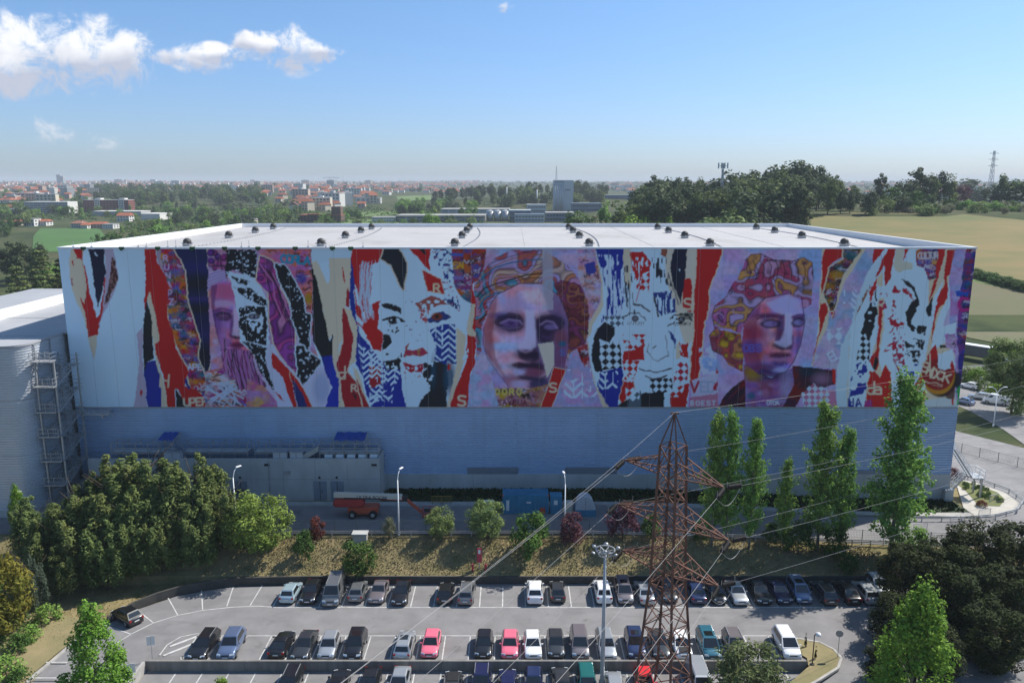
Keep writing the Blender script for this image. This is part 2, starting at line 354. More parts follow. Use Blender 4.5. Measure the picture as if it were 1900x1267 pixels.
    GL = {'S':[[(9,1),(6,0),(2,0),(0,2),(1,5),(8,7),(9,10),(7,12),(2,12),(0,11)]],'R':[[(0,12),(0,0),(6,0),(8,3),(6,6),(0,6)],[(4,6),(9,12)]],
          'H':[[(0,0),(0,12)],[(8,0),(8,12)],[(0,6),(8,6)]],'O':[[(2,0),(6,0),(9,4),(9,8),(6,12),(2,12),(0,8),(0,4),(2,0)]],'C':[[(9,1),(3,0),(0,4),(0,8),(3,12),(9,11)]],
          'K':[[(0,0),(0,12)],[(9,0),(0,7)],[(3,5),(9,12)]],'U':[[(0,0),(0,9),(3,12),(7,12),(9,9),(9,0)]],'P':[[(0,12),(0,0),(7,0),(8,4),(6,7),(0,7)]],
          'E':[[(8,0),(0,0),(0,12),(8,12)],[(0,6),(6,6)]],'V':[[(0,0),(4,12),(9,0)]],'D':[[(0,0),(0,12),(5,12),(9,8),(9,4),(5,0),(0,0)]],
          'L':[[(0,0),(0,12),(8,12)]],'A':[[(0,12),(4,0),(9,12)],[(2,8),(7,8)]],'T':[[(0,0),(9,0)],[(4,0),(4,12)]],'I':[[(4,0),(4,12)]],
          'N':[[(0,12),(0,0),(9,12),(9,0)]],'d':[[(8,0),(8,12),(3,12),(0,9),(3,6),(8,6)]],'a':[[(1,5),(6,5),(8,7),(8,12),(3,12),(0,10),(3,8),(8,8)]],'Z':[[(0,0),(9,0),(0,12),(9,12)]],'Y':[[(0,0),(4,6),(9,0)],[(4,6),(4,12)]],'B':[[(0,0),(0,12),(6,12),(8,9),(5,6),(0,6)],[(0,0),(6,0),(7,3),(5,6)]]}
    def text(s, t, x, y, h, w, col, adv=None, rot=0.0, clip=None):
        adv = adv or h*.95; c, q = math.cos(rot), math.sin(rot)
        for i, ch in enumerate(t):
            for st in s.GL.get(ch, []):
                pl = []
                for a,b in st:
                    lx = i*adv+a*h/13; ly = b*h/13; pl.append((x+lx*c-ly*q, y+lx*q+ly*c))
                s.line(pl, w, col, 1, clip)

def paint_mural():
    s = Paint(); P = s.P
    RED=(.50,.012,.03); DRED=(.36,.012,.035); NAVY=(.006,.006,.03); BLUE=(.012,.035,.28); CREAM=(.72,.66,.48); BLK=(.006,.006,.010)
    WHITE=(.80,.82,.84); MAUVE=(.55,.46,.53); BROWN=(.07,.02,.02); TEAL=(.02,.22,.30)
    GRA=[(.65,.10,.05),(.70,.35,.05),(.45,.10,.35),(.15,.25,.55),(.70,.50,.10),(.55,.06,.16),(.10,.35,.40)]
    GRB=[(.60,.30,.45),(.35,.30,.60),(.70,.45,.30),(.30,.45,.65),(.65,.25,.30)]
    PAS=[(.62,.50,.70),(.70,.55,.66),(.45,.58,.74),(.72,.66,.74),(.60,.42,.58)]
    # --- left torn strips
    s.o = 100
    P([(130,80),(205,80),(205,180),(235,330),(232,480),(300,570),(330,640),(315,705),(292,872),(265,800),(245,705),(230,620),(190,520),(140,400),(112,300),(110,150)],CREAM)
    P([(360,80),(420,80),(438,130),(455,300),(412,440),(350,545),(325,655),(316,640),(345,500),(365,300),(368,200)],MAUVE)
    P([(135,80),(200,80),(205,175),(168,150)],RED)
    P([(200,190),(215,210),(240,300),(250,380),(280,460),(305,572),(330,540),(352,400),(358,270),(366,290),(352,500),(330,600),(318,692),(248,710),(235,600),(215,520),(187,410),(222,482),(235,370),(225,290)],RED)
    m=P([(245,80),(360,80),(355,180),(368,240),(345,380),(320,505),(300,420),(285,320),(268,190)],NAVY); s.line([(292,110),(298,125),(308,132)],9,WHITE)
    m=P([(415,140),(437,170),(440,240),(455,300),(430,350),(405,400),(395,455),(365,480),(375,390),(400,250)],BROWN); s.speck(m,(.25,.14,.12),.58)
    P([(130,165),(143,170),(140,205),(133,205)],RED); P([(115,290),(132,295),(138,350),(122,340)],(.45,.2,.17))
    P([(630,640),(585,690),(600,780),(610,870),(600,1000),(580,1150),(568,1230),(665,1230),(655,1060),(640,950),(632,850)],MAUVE)
    P([(614,1085),(632,1095),(625,1135),(612,1120)],RED)
    # graffiti band behind the torn edges
    m=s.mask([(755,80),(850,80),(935,200),(945,330),(965,470),(1000,600),(1040,720),(1030,870),(1080,1000),(1110,900),(1330,900),(1330,1230),(1080,1230),(1050,1110),(975,1080),(950,980),(965,940),(920,860),(870,760),(840,660),(825,600),(810,470),(820,340),(780,260)])
    s.put(s.grow(m,2),CREAM); s.graff(m,GRA,150)
    for i in range(6): s.text('RUNAPZ'[i],780+8*i,130+62*i,44,9,(.62,.50,.68))
    s.text('APEKRI',955,905,42,9,(.72,.70,.78),36)
    # big navy strip
    m=P([(850,80),(1090,80),(1092,200),(1105,450),(1120,600),(1115,880),(1085,1000),(1030,860),(1045,730),(1000,590),(965,460),(940,250),(910,160)],(.010,.012,.07),edge=2)
    for y,h,c in ((215,40,(.10,.09,.30)),(440,14,(.16,.12,.34)),(700,50,(.10,.09,.28)),(580,70,(.015,.02,.18)),(330,60,(.005,.005,.02)),(850,90,(.005,.005,.02)),(510,30,(.004,.004,.02))):
        s.E(1030,y,150,h,c,.8,.6,.0,m)
    P([(640,80),(720,80),(735,180),(800,290),(820,350),(810,470),(815,580),(840,650),(870,790),(920,880),(960,960),(940,1010),(930,1060),(1010,1090),(1050,1120),(1100,1180),(1090,1230),(960,1230),(880,1080),(860,1080),(870,1230),(805,1230),(790,1050),(770,960),(730,830),(720,760),(750,740),(745,680),(720,560),(700,470),(685,380),(665,450),(655,530),(640,520),(650,340),(655,230)],RED)
    P([(722,80),(760,80),(765,180),(790,260),(770,240),(740,180)],(.45,.36,.42))
    P([(665,430),(685,380),(700,460),(720,560),(750,690),(750,740),(722,765),(735,850),(765,980),(790,1060),(805,1230),(765,1230),(745,1000),(720,800),(700,690),(690,560),(670,470)],CREAM)
    P([(660,450),(690,560),(700,690),(717,870),(660,890),(645,970),(632,720),(640,540)],BLK)
    m=P([(645,970),(660,890),(725,880),(760,1000),(765,1230),(668,1230),(655,1050)],BLUE); s.shade(m,.5)
    P([(865,1075),(975,1230),(875,1230)],BLK); P([(940,1000),(975,1090),(950,1080),(928,1020)],(.02,.03,.2))
    s.text('H',762,975,95,12,CREAM,rot=.08); s.text('UPER',925,1150,56,13,CREAM,44,rot=-.05)
    # --- bearded head, half in stencil
    s.o = 380
    bg=s.mask([(20,80),(380,80),(660,80),(775,80),(770,740),(820,900),(700,1230),(0,1230),(40,960),(30,480)],.5)
    s.put(bg,(.66,.58,.70)); s.pastel(bg&(s.Y<700),[(.62,.50,.66),(.70,.48,.52),(.66,.62,.74),(.72,.40,.35)],26)
    g=s.mask([(0,960),(150,930),(300,1000),(420,1080),(560,1230),(0,1230)]); s.graff(g,GRA+[(.75,.72,.76)]*3,60)
    for k in range(26): s.line([(10+s.rng.random()*260,1000+s.rng.random()*200),(20+s.rng.random()*280,1010+s.rng.random()*190)],11,(.74,.74,.80),.9,g)
    g=s.mask([(370,80),(775,80),(760,520),(775,700),(720,540),(640,300),(520,190),(400,130)]); s.graff(g,[(.70,.30,.10),(.72,.35,.30),(.70,.45,.50),(.62,.35,.55)],50)
    s.text('CORLA',545,125,58,15,(.02,.30,.42),42,.08); s.E(690,295,38,40,(.10,.16,.50),.8); s.E(735,440,30,40,(.62,.48,.05),.8)
    # curly hair and band, painted head
    for k in range(26):
        ex=35+s.rng.random()*110; ey=105+s.rng.random()*130; s.E(ex,ey,24,22,(.06,.02,.10),1,.2); s.E(ex-3,ey-4,18,16,((.50,.18,.40),(.34,.16,.46),(.66,.36,.54))[k%3],1,.4)
    s.P([(20,260),(90,235),(165,245),(160,310),(80,350),(22,390)],(.50,.42,.62)); 
    for k in range(5): s.line([(22,270+24*k),(90,250+22*k),(165,235+18*k)],5,(.28,.18,.42),.8)
    f=P([(40,350),(120,310),(215,330),(255,480),(250,600),(215,700),(270,740),(330,800),(350,900),(360,950),(300,960),(150,900),(105,760),(70,640),(50,500)],(.66,.44,.60),.8); s.pastel(f,[(.72,.46,.60),(.80,.48,.52),(.62,.50,.74)],24)
    for cx,cy,rx,ry,c,a in ((150,390,80,60,(.68,.32,.46),.8),(120,470,80,35,(.66,.52,.68),.8),(135,560,70,34,(.24,.12,.34),.9),(130,565,42,14,(.50,.34,.50),.9),(215,610,24,90,(.72,.60,.74),.9),(190,650,14,80,(.36,.20,.46),.7),(120,650,50,60,(.62,.44,.62),.8),(215,700,40,18,(.22,.10,.32),.8),(90,600,25,120,(.34,.22,.46),.6),(230,765,55,22,(.45,.10,.28),.9),(230,800,40,12,(.64,.42,.58),.9)):
        s.E(cx,cy,rx,ry,c,a,.5,0,f)
    DK=(.030,.010,.045); MD=(.16,.07,.20); LT=(.72,.62,.74)
    s.put(s.mask([(40,350),(90,330),(70,480),(80,640),(120,780),(105,760),(70,640),(50,500)],.6)&f,(.08,.03,.14),.6); s.F([(90,370),(180,335),(225,350),(235,430),(150,440),(95,430)],(.56,.22,.34),.8); s.F([(70,455),(150,450),(235,470),(230,500),(150,492),(75,500)],(.62,.48,.62),.6)
    s.F([(75,545),(120,528),(180,540),(192,570),(160,598),(105,592)],DK,.6); s.E(132,566,46,17,(.48,.32,.46),1,.15); s.line([(82,560),(130,574),(188,562)],6,(.06,.02,.08)); s.line([(66,525),(120,508),(195,525)],9,(.12,.04,.14))
    s.F([(205,500),(240,500),(246,640),(238,700),(200,705),(188,680),(208,600)],LT,.5); s.F([(188,560),(208,560),(200,680),(186,690)],MD,.5); s.F([(186,700),(240,704),(262,722),(215,730)],DK,.5); s.F([(168,772),(225,752),(280,762),(270,785),(215,782)],(.14,.02,.08),.6); s.E(225,795,36,9,(.52,.30,.42),1,.2); s.blur(f,2)
    b=P([(110,710),(170,720),(200,745),(150,790),(270,800),(330,810),(350,900),(370,960),(440,1060),(380,1120),(300,1080),(240,1090),(200,1000),(130,950)],(.42,.18,.40),1.2)
    for k in range(30):
        x=112+k*10; s.line([(x,725+s.rng.random()*80),(x+16*math.sin(k),820),(x+10+16*math.sin(k*2+1),900),(x+30+14*math.sin(k*2),980),(x+50,1080)],7,((.03,.008,.05),(.66,.42,.58),(.42,.10,.28),(.03,.01,.05))[k%4],1,b)
    s.pastel(s.mask([(300,1000),(420,1060),(560,1230),(300,1230)]),[(.62,.30,.46),(.60,.44,.62),(.70,.55,.20)],18)
    # stencil half
    w=s.mask([(160,240),(370,280),(450,450),(460,760),(450,900),(520,1085),(480,1085),(330,820),(250,740),(240,560),(190,340)]); s.put(w,(.76,.76,.80))
    for pl in ([(150,90),(360,95),(385,285),(330,290),(280,260),(200,225),(158,290)],[(200,345),(330,370),(440,450),(455,500),(300,440)],[(190,270),(260,290),(330,320),(300,345),(220,310)],[(250,500),(330,480),(445,500),(448,640),(430,770),(300,745),(245,640)],[(270,740),(440,790),(430,850),(525,1085),(480,1085),(400,960),(330,820)]):
        m=P(pl,BLK,2.6); s.speck(m,(.74,.75,.80),.70,3.5)
    s.P([(300,545),(350,530),(410,560),(420,640),(380,690),(330,650),(300,600)],(.74,.75,.80),2); s.E(350,565,42,20,BLK,1,.2); s.E(350,565,26,11,(.5,.52,.6),1,.2); s.E(352,566,9,9,BLK,1,.2); s.speck(s.mask([(290,590),(430,600),(420,760),(300,740)]),BLK,.56,5)
    # flowing hair
    h=P([(390,135),(480,170),(520,250),(540,370),(600,500),(640,640),(640,760),(655,970),(600,920),(490,760),(465,600),(455,400),(370,310)],(.46,.16,.40),1.0,edge=2)
    s.pastel(h,[(.50,.12,.30),(.40,.16,.44),(.62,.28,.46),(.22,.08,.32)],26)
    s.locks(h,[(.50,.10,.30),(.34,.10,.38),(.64,.30,.46),(.22,.05,.24)],40,8)
    for k in range(8):
        x=385+k*24; s.line([(x-20,170+k*18),(x+60+20*math.sin(k),300+k*18),(x+90,420+k*22),(x+150,560+k*22)],8,((.03,.006,.04),(.70,.40,.58),(.35,.06,.22),(.04,.01,.06))[k%4],1,h)
    for pl in ([(500,185),(580,200),(640,300),(690,420),(720,540),(755,560),(748,680),(740,800),(700,790),(640,640),(610,500),(540,330)],[(650,770),(700,780),(760,830),(825,880),(770,980),(700,1045),(660,980)]):
        m=P(pl,BLK,2.5,edge=2,ecol=(.74,.72,.74)); s.speck(m,(.72,.73,.78),.72,4)
    # pale area, red flashes
    P([(440,760),(490,770),(600,930),(650,975),(700,1050),(830,900),(905,960),(870,1230),(520,1230),(500,1080),(440,900)],(.68,.66,.76),2)
    s.E(830,1070,60,110,(.50,.60,.74),.7)
    P([(480,815),(510,835),(600,950),(665,1230),(632,1230),(560,1000),(480,925)],RED); P([(600,955),(640,985),(700,1075),(778,1230),(720,1230),(640,1090)],RED,edge=1)
    P([(612,1000),(640,1030),(700,1120),(735,1230),(670,1230),(640,1110)],(.02,.03,.14)); P([(500,1100),(540,1125),(575,1170),(540,1150)],RED)
    # cream / black / blue
    P([(760,70),(1045,70),(1045,160),(760,190)],(.74,.78,.80))
    P([(760,180),(800,165),(870,330),(890,330),(885,150),(1040,150),(1062,380),(1050,400),(1000,500),(980,600),(985,700),(940,830),(912,900),(900,800),(915,690),(880,740),(860,600),(800,330)],CREAM,1)
    P([(765,195),(800,330),(860,600),(890,750),(915,685),(905,800),(905,845),(825,850),(770,740)],BLK,1.5)
    m=P([(825,845),(907,840),(950,1000),(955,1230),(850,1230),(905,1070),(870,990)],BLUE); s.shade(m,.4)
    P([(912,880),(985,750),(1000,980),(1000,1230),(955,1230),(950,1000)],CREAM)
    P([(985,505),(1050,530),(1062,700),(1040,860),(1010,950),(975,1030),(940,900),(985,750),(980,600)],DRED,edge=2); P([(1008,360),(1030,400),(1030,500),(1003,490)],DRED); P([(975,200),(985,230),(1003,335),(985,300)],RED,.5)
    P([(960,1030),(1010,960),(1100,1060),(1190,1230),(1000,1230)],DRED,edge=2); m=P([(1050,920),(1100,960),(1140,1090),(1190,1230),(1130,1230),(1090,1080)],CREAM); P([(1075,1000),(1110,1060),(1180,1230),(1140,1230)],DRED)
    s.text('R',1045,1050,52,10,CREAM); P([(1050,1100),(1090,1130),(1080,1160)],BLK); s.text('d',940,920,95,11,CREAM)
    # --- stencil face in white
    s.o = 640
    P([(40,70),(800,70),(860,640),(870,820),(720,1230),(180,1230),(75,900),(45,400)],WHITE,.5)
    P([(40,150),(65,260),(92,330),(60,380),(100,690),(155,745),(80,880),(55,640),(30,420)],(.02,.04,.26))
    P([(0,500),(45,520),(90,640),(75,880),(40,920),(60,720)],CREAM)
    m=P([(45,70),(270,70),(240,180),(190,200),(178,480),(255,455),(240,560),(228,655),(272,690),(262,810),(200,795),(150,700),(90,620),(68,400),(60,250),(40,150)],RED,2)
    for k in range(16): s.line([(110+k*7,200+30*math.sin(k*2)),(100+k*6,420+60*math.sin(k)),(130+k*5,560+50*math.cos(k*3))],4+3*(k%3),(.76,.76,.80),1,m,warp=2)
    P([(65,330),(95,400),(108,500),(85,480)],WHITE); P([(70,540),(130,610),(120,640),(85,600)],WHITE); P([(125,540),(140,530),(150,570),(140,590)],WHITE)
    P([(280,70),(375,70),(445,190),(440,260),(415,382),(370,280),(330,200),(255,160)],(.010,.012,.018),edge=2)
    m=P([(445,70),(625,70),(600,170),(612,245),(520,140)],RED,2); P([(530,80),(575,80),(580,130)],BLK); P([(550,235),(680,300),(707,405),(590,385)],RED,1,edge=1); s.text('R',633,335,62,13,(.72,.64,.42))
    m=s.mask([(610,70),(760,70),(790,300),(800,420),(840,560),(700,420),(690,250),(630,130)]); s.speck(m,(.03,.05,.22),.66,5); s.speck(m,(.35,.05,.08),.76,4)
    m=P([(262,480),(320,465),(390,505),(400,545),(340,515),(280,505)],BLK,2); m=P([(250,605),(300,570),(350,560),(400,575),(440,600),(400,605),(380,580),(300,590)],BLK,1.5); s.E(338,595,30,26,BLK,1,.15); s.E(330,590,7,7,WHITE,1)
    s.speck(s.mask([(290,620),(400,610),(395,690),(310,670)]),BLK,.66,4); P([(275,690),(325,700),(332,745),(292,790),(268,800)],BLK,2)
    m=s.mask([(500,470),(620,420),(700,440),(800,480),(690,475),(560,540)]); s.speck(m,(.35,.10,.08),.45,6); m=s.mask([(690,440),(800,440),(800,520)]); s.speck(m,(.02,.05,.16),.5,4)
    m=P([(590,590),(640,540),(700,535),(755,575),(700,590),(650,610),(600,610)],(.03,.05,.18),2); s.E(655,565,38,26,(.42,.16,.04),1,.25); s.E(655,565,14,13,BLK,1); s.speck(s.mask([(520,500),(600,470),(590,620),(540,600)]),(.5,.1,.1),.6,5)
    s.speck(s.mask([(430,380),(470,380),(600,640),(560,760),(420,760)]),(.25,.2,.3),.78,4)
    m=P([(600,665),(700,620),(785,615),(792,900),(700,905),(640,860),(655,780)],(.012,.045,.26),2); s.chevron(m,WHITE,46)
    m=P([(420,850),(430,780),(450,750),(440,800),(480,810),(560,790),(595,820),(540,850),(480,845)],(.42,.05,.09),2); s.speck(m,(.4,.3,.1),.66,6)
    m=P([(415,890),(480,910),(560,900),(550,960),(500,950),(470,960),(430,930)],(.42,.02,.05),2); s.speck(m,WHITE,.68,7)
    s.speck(s.mask([(410,960),(560,960),(540,1050),(430,1010)]),(.5,.2,.2),.7,5); s.speck(s.mask([(280,800),(400,800),(420,880),(300,880)]),BLK,.68,5)
    m=P([(270,885),(395,860),(405,960),(340,950),(290,945)],BLK,2); s.speck(m,WHITE,.66,6)
    m=P([(90,745),(150,745),(280,900),(300,950),(400,940),(405,1080),(445,1230),(190,1230),(130,1010),(75,900)],BLUE,2); s.chevron(s.mask([(90,745),(280,900),(405,960),(350,1060),(340,1230),(190,1230),(130,1010)]),WHITE,44,.42)
    P([(170,920),(250,920),(260,1040),(180,1080)],DRED,2); s.chevron(s.mask([(165,800),(280,800),(300,1100),(180,1230)]),WHITE,38,.5)
    P([(560,900),(620,870),(735,905),(722,1230),(522,1230),(545,1160),(610,1090),(560,980)],(.008,.010,.016),2); s.E(745,1000,40,110,TEAL,.9,.5); s.E(630,960,18,100,TEAL,.7,.6); s.speck(s.mask([(540,880),(640,870),(620,1100),(540,1000)]),WHITE,.62,6)
    P([(735,905),(760,905),(750,950),(735,945)],RED)
    P([(792,640),(862,700),(845,880),(800,1050),(735,1230),(715,1230),(770,1040),(792,900)],CREAM,1)
    g=s.mask([(760,70),(1010,70),(1000,250),(910,330),(900,480),(830,430),(775,330)]); s.graff(g,[(.55,.16,.06),(.60,.30,.10),(.40,.16,.34),(.20,.22,.45),(.15,.35,.40)],70)
    s.line([(765,125),(940,128)],22,(.10,.14,.42)); s.text('SABOR',770,180,46,9,(.65,.40,.06),35); s.line([(780,290),(900,290)],26,(.22,.18,.42))
    # --- large classical woman's head
    s.o = 860
    bg=s.mask([(80,70),(945,70),(960,180),(1005,300),(1000,450),(900,620),(880,740),(920,920),(1040,1230),(20,1230),(90,850),(70,480)],.5)
    s.pastel(bg,[(.60,.56,.74),(.70,.56,.68),(.48,.62,.76),(.74,.66,.72),(.62,.44,.58)],40)
    g=s.mask([(810,80),(940,80),(985,330),(980,430),(900,590),(880,420),(820,300)]); s.graff(g,[(.70,.50,.62),(.70,.45,.35),(.60,.55,.72),(.72,.66,.70)],40); P([(865,190),(940,180),(940,270),(880,270)],(.05,.06,.30),3)
    g=s.mask([(0,70),(170,70),(140,250),(100,330),(60,300),(0,330)]); s.graff(g,[(.55,.16,.06),(.60,.30,.10),(.40,.16,.34),(.20,.22,.45)],30)
    hair=P([(75,360),(130,250),(220,150),(340,92),(560,92),(740,200),(825,310),(890,460),(892,640),(862,760),(760,825),(735,940),(700,930),(745,560),(680,420),(560,330),(400,330),(240,410),(185,490),(130,640),(125,810),(95,860),(78,480)],(.44,.26,.34),1)
    s.pastel(hair,[(.60,.30,.28),(.36,.36,.58),(.62,.36,.44),(.24,.50,.60),(.66,.46,.30),(.40,.24,.50)],40)
    rt=s.mask([(640,330),(700,300),(830,340),(892,460),(895,640),(862,770),(740,830),(750,600),(690,440)]); s.pastel(rt,[(.22,.05,.06),(.32,.10,.08),(.14,.03,.06),(.30,.06,.16)],20)
    for k in range(40):
        a=s.rng.random()*6.28; s.E(660+s.rng.random()*220,350+s.rng.random()*440,26,22,((.10,.02,.04),(.42,.18,.12),(.26,.08,.14))[k%3],.6,.6,a,rt)
    lt=s.mask([(78,360),(240,330),(420,300),(400,340),(240,410),(185,490),(130,640),(125,810),(95,860),(78,480)]); s.pastel(lt,[(.46,.18,.10),(.56,.30,.14),(.34,.12,.18),(.22,.14,.30)],18)
    for k in range(26):
        y=120+k*14; c=((.18,.08,.22),(.66,.48,.42),(.20,.42,.55),(.50,.16,.18),(.60,.42,.60))[k%5]
        s.line([(90+k*1.5,y+160-k*2),(200,y+70+20*math.sin(k)),(330,y+40-14*math.sin(k*1.7)),(470,y+12*math.sin(k*2.3)),(600,y-10),(720,y+70)],5+3*(k%2),c,.8,hair)
    f=P([(187,490),(240,410),(400,330),(560,330),(680,420),(745,560),(752,760),(722,940),(610,1060),(480,1130),(340,1090),(240,960),(145,810),(138,640)],(.64,.60,.76),.6)
    s.pastel(f,[(.74,.68,.80),(.82,.62,.68),(.64,.72,.84),(.84,.74,.76),(.80,.56,.58)],34)
    q=s.mask([(540,360),(680,420),(745,560),(752,760),(722,940),(610,1060),(560,1080),(600,980),(580,800),(530,720),(520,600),(640,540)],1)
    s.put(q,(.34,.24,.44),.45)
    for cx,cy,rx,ry,c,a in ((175,720,40,170,(.66,.36,.34),.5),(150,880,40,60,(.04,.12,.38),.6),(300,1030,120,50,(.46,.14,.26),.6),(330,605,112,68,(.16,.07,.24),.95),(330,612,60,26,(.30,.20,.38),.9),(335,612,34,14,(.10,.05,.18),.9),(250,560,70,24,(.30,.26,.50),.7),
        (610,615,105,68,(.13,.07,.24),.95),(620,625,48,22,(.38,.32,.52),.9),(570,600,24,12,(.06,.03,.14),.9),(580,700,55,70,(.20,.10,.30),.85),(475,640,34,130,(.72,.70,.82),.85),(470,780,60,44,(.70,.60,.72),.8),
        (455,838,78,34,(.14,.05,.16),.95),(510,820,30,50,(.18,.08,.22),.85),(530,900,40,80,(.20,.10,.26),.7),(450,915,105,24,(.14,.05,.18),.95),(500,960,80,32,(.36,.16,.28),.9),(400,955,48,26,(.68,.66,.78),.9),(450,1000,75,18,(.16,.07,.20),.9),(530,1040,70,50,(.18,.14,.30),.8),(690,720,50,60,(.60,.28,.06),.75),(680,850,50,90,(.55,.20,.22),.6),(340,480,110,60,(.64,.66,.82),.6)):
        s.E(cx,cy,rx,ry,c,a,.45,0,f)
    s.line([(260,590),(330,570),(410,575)],8,(.07,.03,.14)); s.line([(540,600),(600,580),(660,625)],9,(.07,.03,.14)); s.line([(350,910),(410,895),(450,905),(560,900)],6,(.06,.02,.10))
    DK=(.035,.012,.055); MD=(.14,.08,.20); LT=(.74,.72,.84); PK=(.42,.16,.24)
    s.put(s.mask([(560,335),(690,430),(748,570),(752,770),(722,940),(600,1060),(575,1010),(610,900),(640,740),(640,600),(600,520)],.6)&f,(.10,.06,.18),.55)
    s.put(s.mask([(140,640),(190,490),(245,415),(225,560),(205,700),(230,860),(300,1000),(240,950),(150,810)],.6)&f,(.32,.08,.10),.5)
    s.F([(440,520),(505,520),(515,700),(532,770),(480,802),(400,792),(388,768),(432,730),(446,650)],LT,.5); s.F([(506,560),(532,610),(548,740),(540,800),(518,800),(516,700)],MD,.5)
    s.F([(212,605),(250,560),(330,534),(400,545),(428,580),(428,640),(400,668),(330,676),(275,655),(236,632)],DK,.6); s.E(335,616,62,24,(.42,.32,.50),1,.15); s.E(338,612,24,18,(.24,.16,.34),.8,.4); s.line([(262,612),(320,586),(400,596),(420,622)],9,(.50,.40,.58)); s.line([(255,640),(330,652),(405,640)],6,(.36,.26,.42))
    s.F([(512,590),(556,558),(640,553),(704,570),(724,612),(700,655),(650,668),(640,740),(590,760),(535,745),(520,690)],DK,.6); s.E(622,640,50,20,(.46,.40,.56),1,.15); s.line([(545,625),(590,596),(640,606),(668,650)],10,(.48,.38,.56)); s.line([(560,700),(600,720),(630,700)],10,MD)
    s.F([(378,798),(430,828),(480,812),(536,815),(545,862),(500,892),(440,884),(398,862)],DK,.6); s.line([(400,800),(440,822),(490,806)],7,(.60,.44,.52)); s.F([(520,860),(560,880),(590,960),(560,930)],MD,.6)
    s.F([(342,910),(400,888),(440,900),(485,893),(562,908),(588,952),(500,930),(440,932),(390,938)],(.05,.012,.05),.6); s.F([(400,942),(445,938),(520,934),(578,958),(540,992),(470,994),(425,975)],(.30,.12,.18),.6); s.E(400,960,40,16,LT,.95,.3); s.F([(385,975),(440,1002),(540,1004),(586,980),(566,1034),(480,1018),(420,1004)],DK,.6)
    s.F([(470,1030),(590,1004),(602,1060),(540,1085),(480,1092)],(.06,.05,.14),.8); s.E(395,1045,60,26,LT,.8,.4)
    s.blur(f,3)
    s.locks(hair&~f&~rt,[(.62,.26,.10),(.60,.34,.46),(.10,.40,.52),(.50,.10,.10),(.52,.44,.68),(.66,.50,.40)],46,10,.7)
    for k in range(12):
        y=100+k*33; c=((.02,.008,.03),(.55,.30,.12),(.03,.30,.42),(.35,.03,.05),(.60,.48,.62),(.03,.01,.04))[k%6]; ph=k*1.3
        s.line([(88+k*2.2,y+175-k*3.4),(150,y+105-k*2+14*math.sin(ph)),(230,y+58-k+16*math.sin(ph+1)),(330,y+30+12*math.sin(ph+2.2)),(450,y+6+12*math.sin(ph+3.1)),(560,y-8)],4.5+2.5*(k%3),c,1,hair&~f)
    s.locks(rt,[(.28,.07,.06),(.16,.03,.05),(.40,.16,.10),(.24,.05,.14)],26,8)
    for k in range(14):
        cx=650+s.rng.random()*235; cy=330+s.rng.random()*480; r=14+14*s.rng.random(); a0=s.rng.random()*6
        s.line([(cx+r*math.cos(a0+q*.55),cy+r*math.sin(a0+q*.55)) for q in range(6)],5,((.012,.004,.01),(.55,.26,.16),(.30,.06,.05))[k%3],1,rt)
    s.line([(187,490),(240,410),(400,330),(560,330),(680,420),(745,560),(752,760)],5,(.03,.01,.04)); s.line([(145,640),(138,760),(170,860),(240,960),(340,1090)],4,(.05,.02,.08))
    s.F([(565,70),(630,70),(640,520),(560,520)],(.66,.62,.62),.5,.55); s.E(600,200,40,180,(.62,.60,.66),.5)
    P([(530,760),(640,740),(645,910),(590,1000),(570,880)],(.72,.68,.56),1); s.E(705,760,26,20,(.05,.30,.42),.9); s.text('S',690,800,44,9,(.10,.16,.45))
    g=s.mask([(205,1075),(470,1075),(600,1050),(560,1230),(250,1230)]); s.graff(g,[(.55,.35,.30),(.60,.45,.55),(.40,.18,.28),(.62,.50,.10)],34); s.text('OORO',225,1080,44,12,(.66,.58,.20),52); s.text('EAYEUA',245,1160,36,8,(.30,.04,.14),36,clip=g)
    P([(90,850),(175,905),(255,1230),(20,1230),(40,1010)],(.62,.60,.72),1); s.pastel(s.mask([(90,850),(175,905),(255,1230),(20,1230),(40,1010)],1),[(.55,.64,.74),(.68,.54,.68),(.72,.66,.74)],20)
    P([(640,930),(725,945),(655,1140),(620,1230),(540,1230),(600,1080)],RED,1,edge=1); s.text('S',615,1040,66,13,CREAM)
    g=s.mask([(735,940),(790,810),(890,900),(1030,1230),(630,1230)]); s.pastel(g,[(.64,.50,.66),(.70,.60,.70),(.55,.56,.70)],18); s.chevron(s.mask([(740,940),(930,930),(1000,1130),(700,1150)]),(.76,.76,.82),60,.4)
    s.graff(s.mask([(800,780),(880,760),(900,920),(860,930)]),[(.5,.08,.10),(.62,.40,.45)],14)
    P([(935,70),(950,70),(975,200),(1005,330),(998,480),(915,640),(895,740),(935,930),(965,1060),(1045,1230),(1000,1230),(920,1000),(880,760),(890,620),(980,450),(985,330),(955,200)],CREAM,1)
    # red with hook between the heads
    s.o = 640
    P([(905,300),(915,400),(935,480),(930,560),(928,900),(892,960),(872,1230),(735,1230),(800,1050),(862,880),(872,700),(900,600),(895,480)],RED,1.5); m=P([(900,480),(930,480),(918,570),(905,650),(935,680),(925,710),(880,700),(862,660),(880,560)],CREAM,1); s.speck(s.mask([(830,780),(890,780),(860,900),(820,900)]),WHITE,.5,6)
    s.text('S',807,1130,74,15,CREAM)
    # --- smiling stencil face
    s.o = 1080
    P([(90,70),(830,70),(830,900),(770,1230),(250,1230),(100,1060),(60,900),(40,720),(150,560),(150,330)],WHITE,.5)
    P([(285,70),(345,70),(340,400),(300,300)],CREAM); P([(590,70),(830,70),(800,480),(810,700),(740,800),(600,300)],(.72,.68,.54),1)
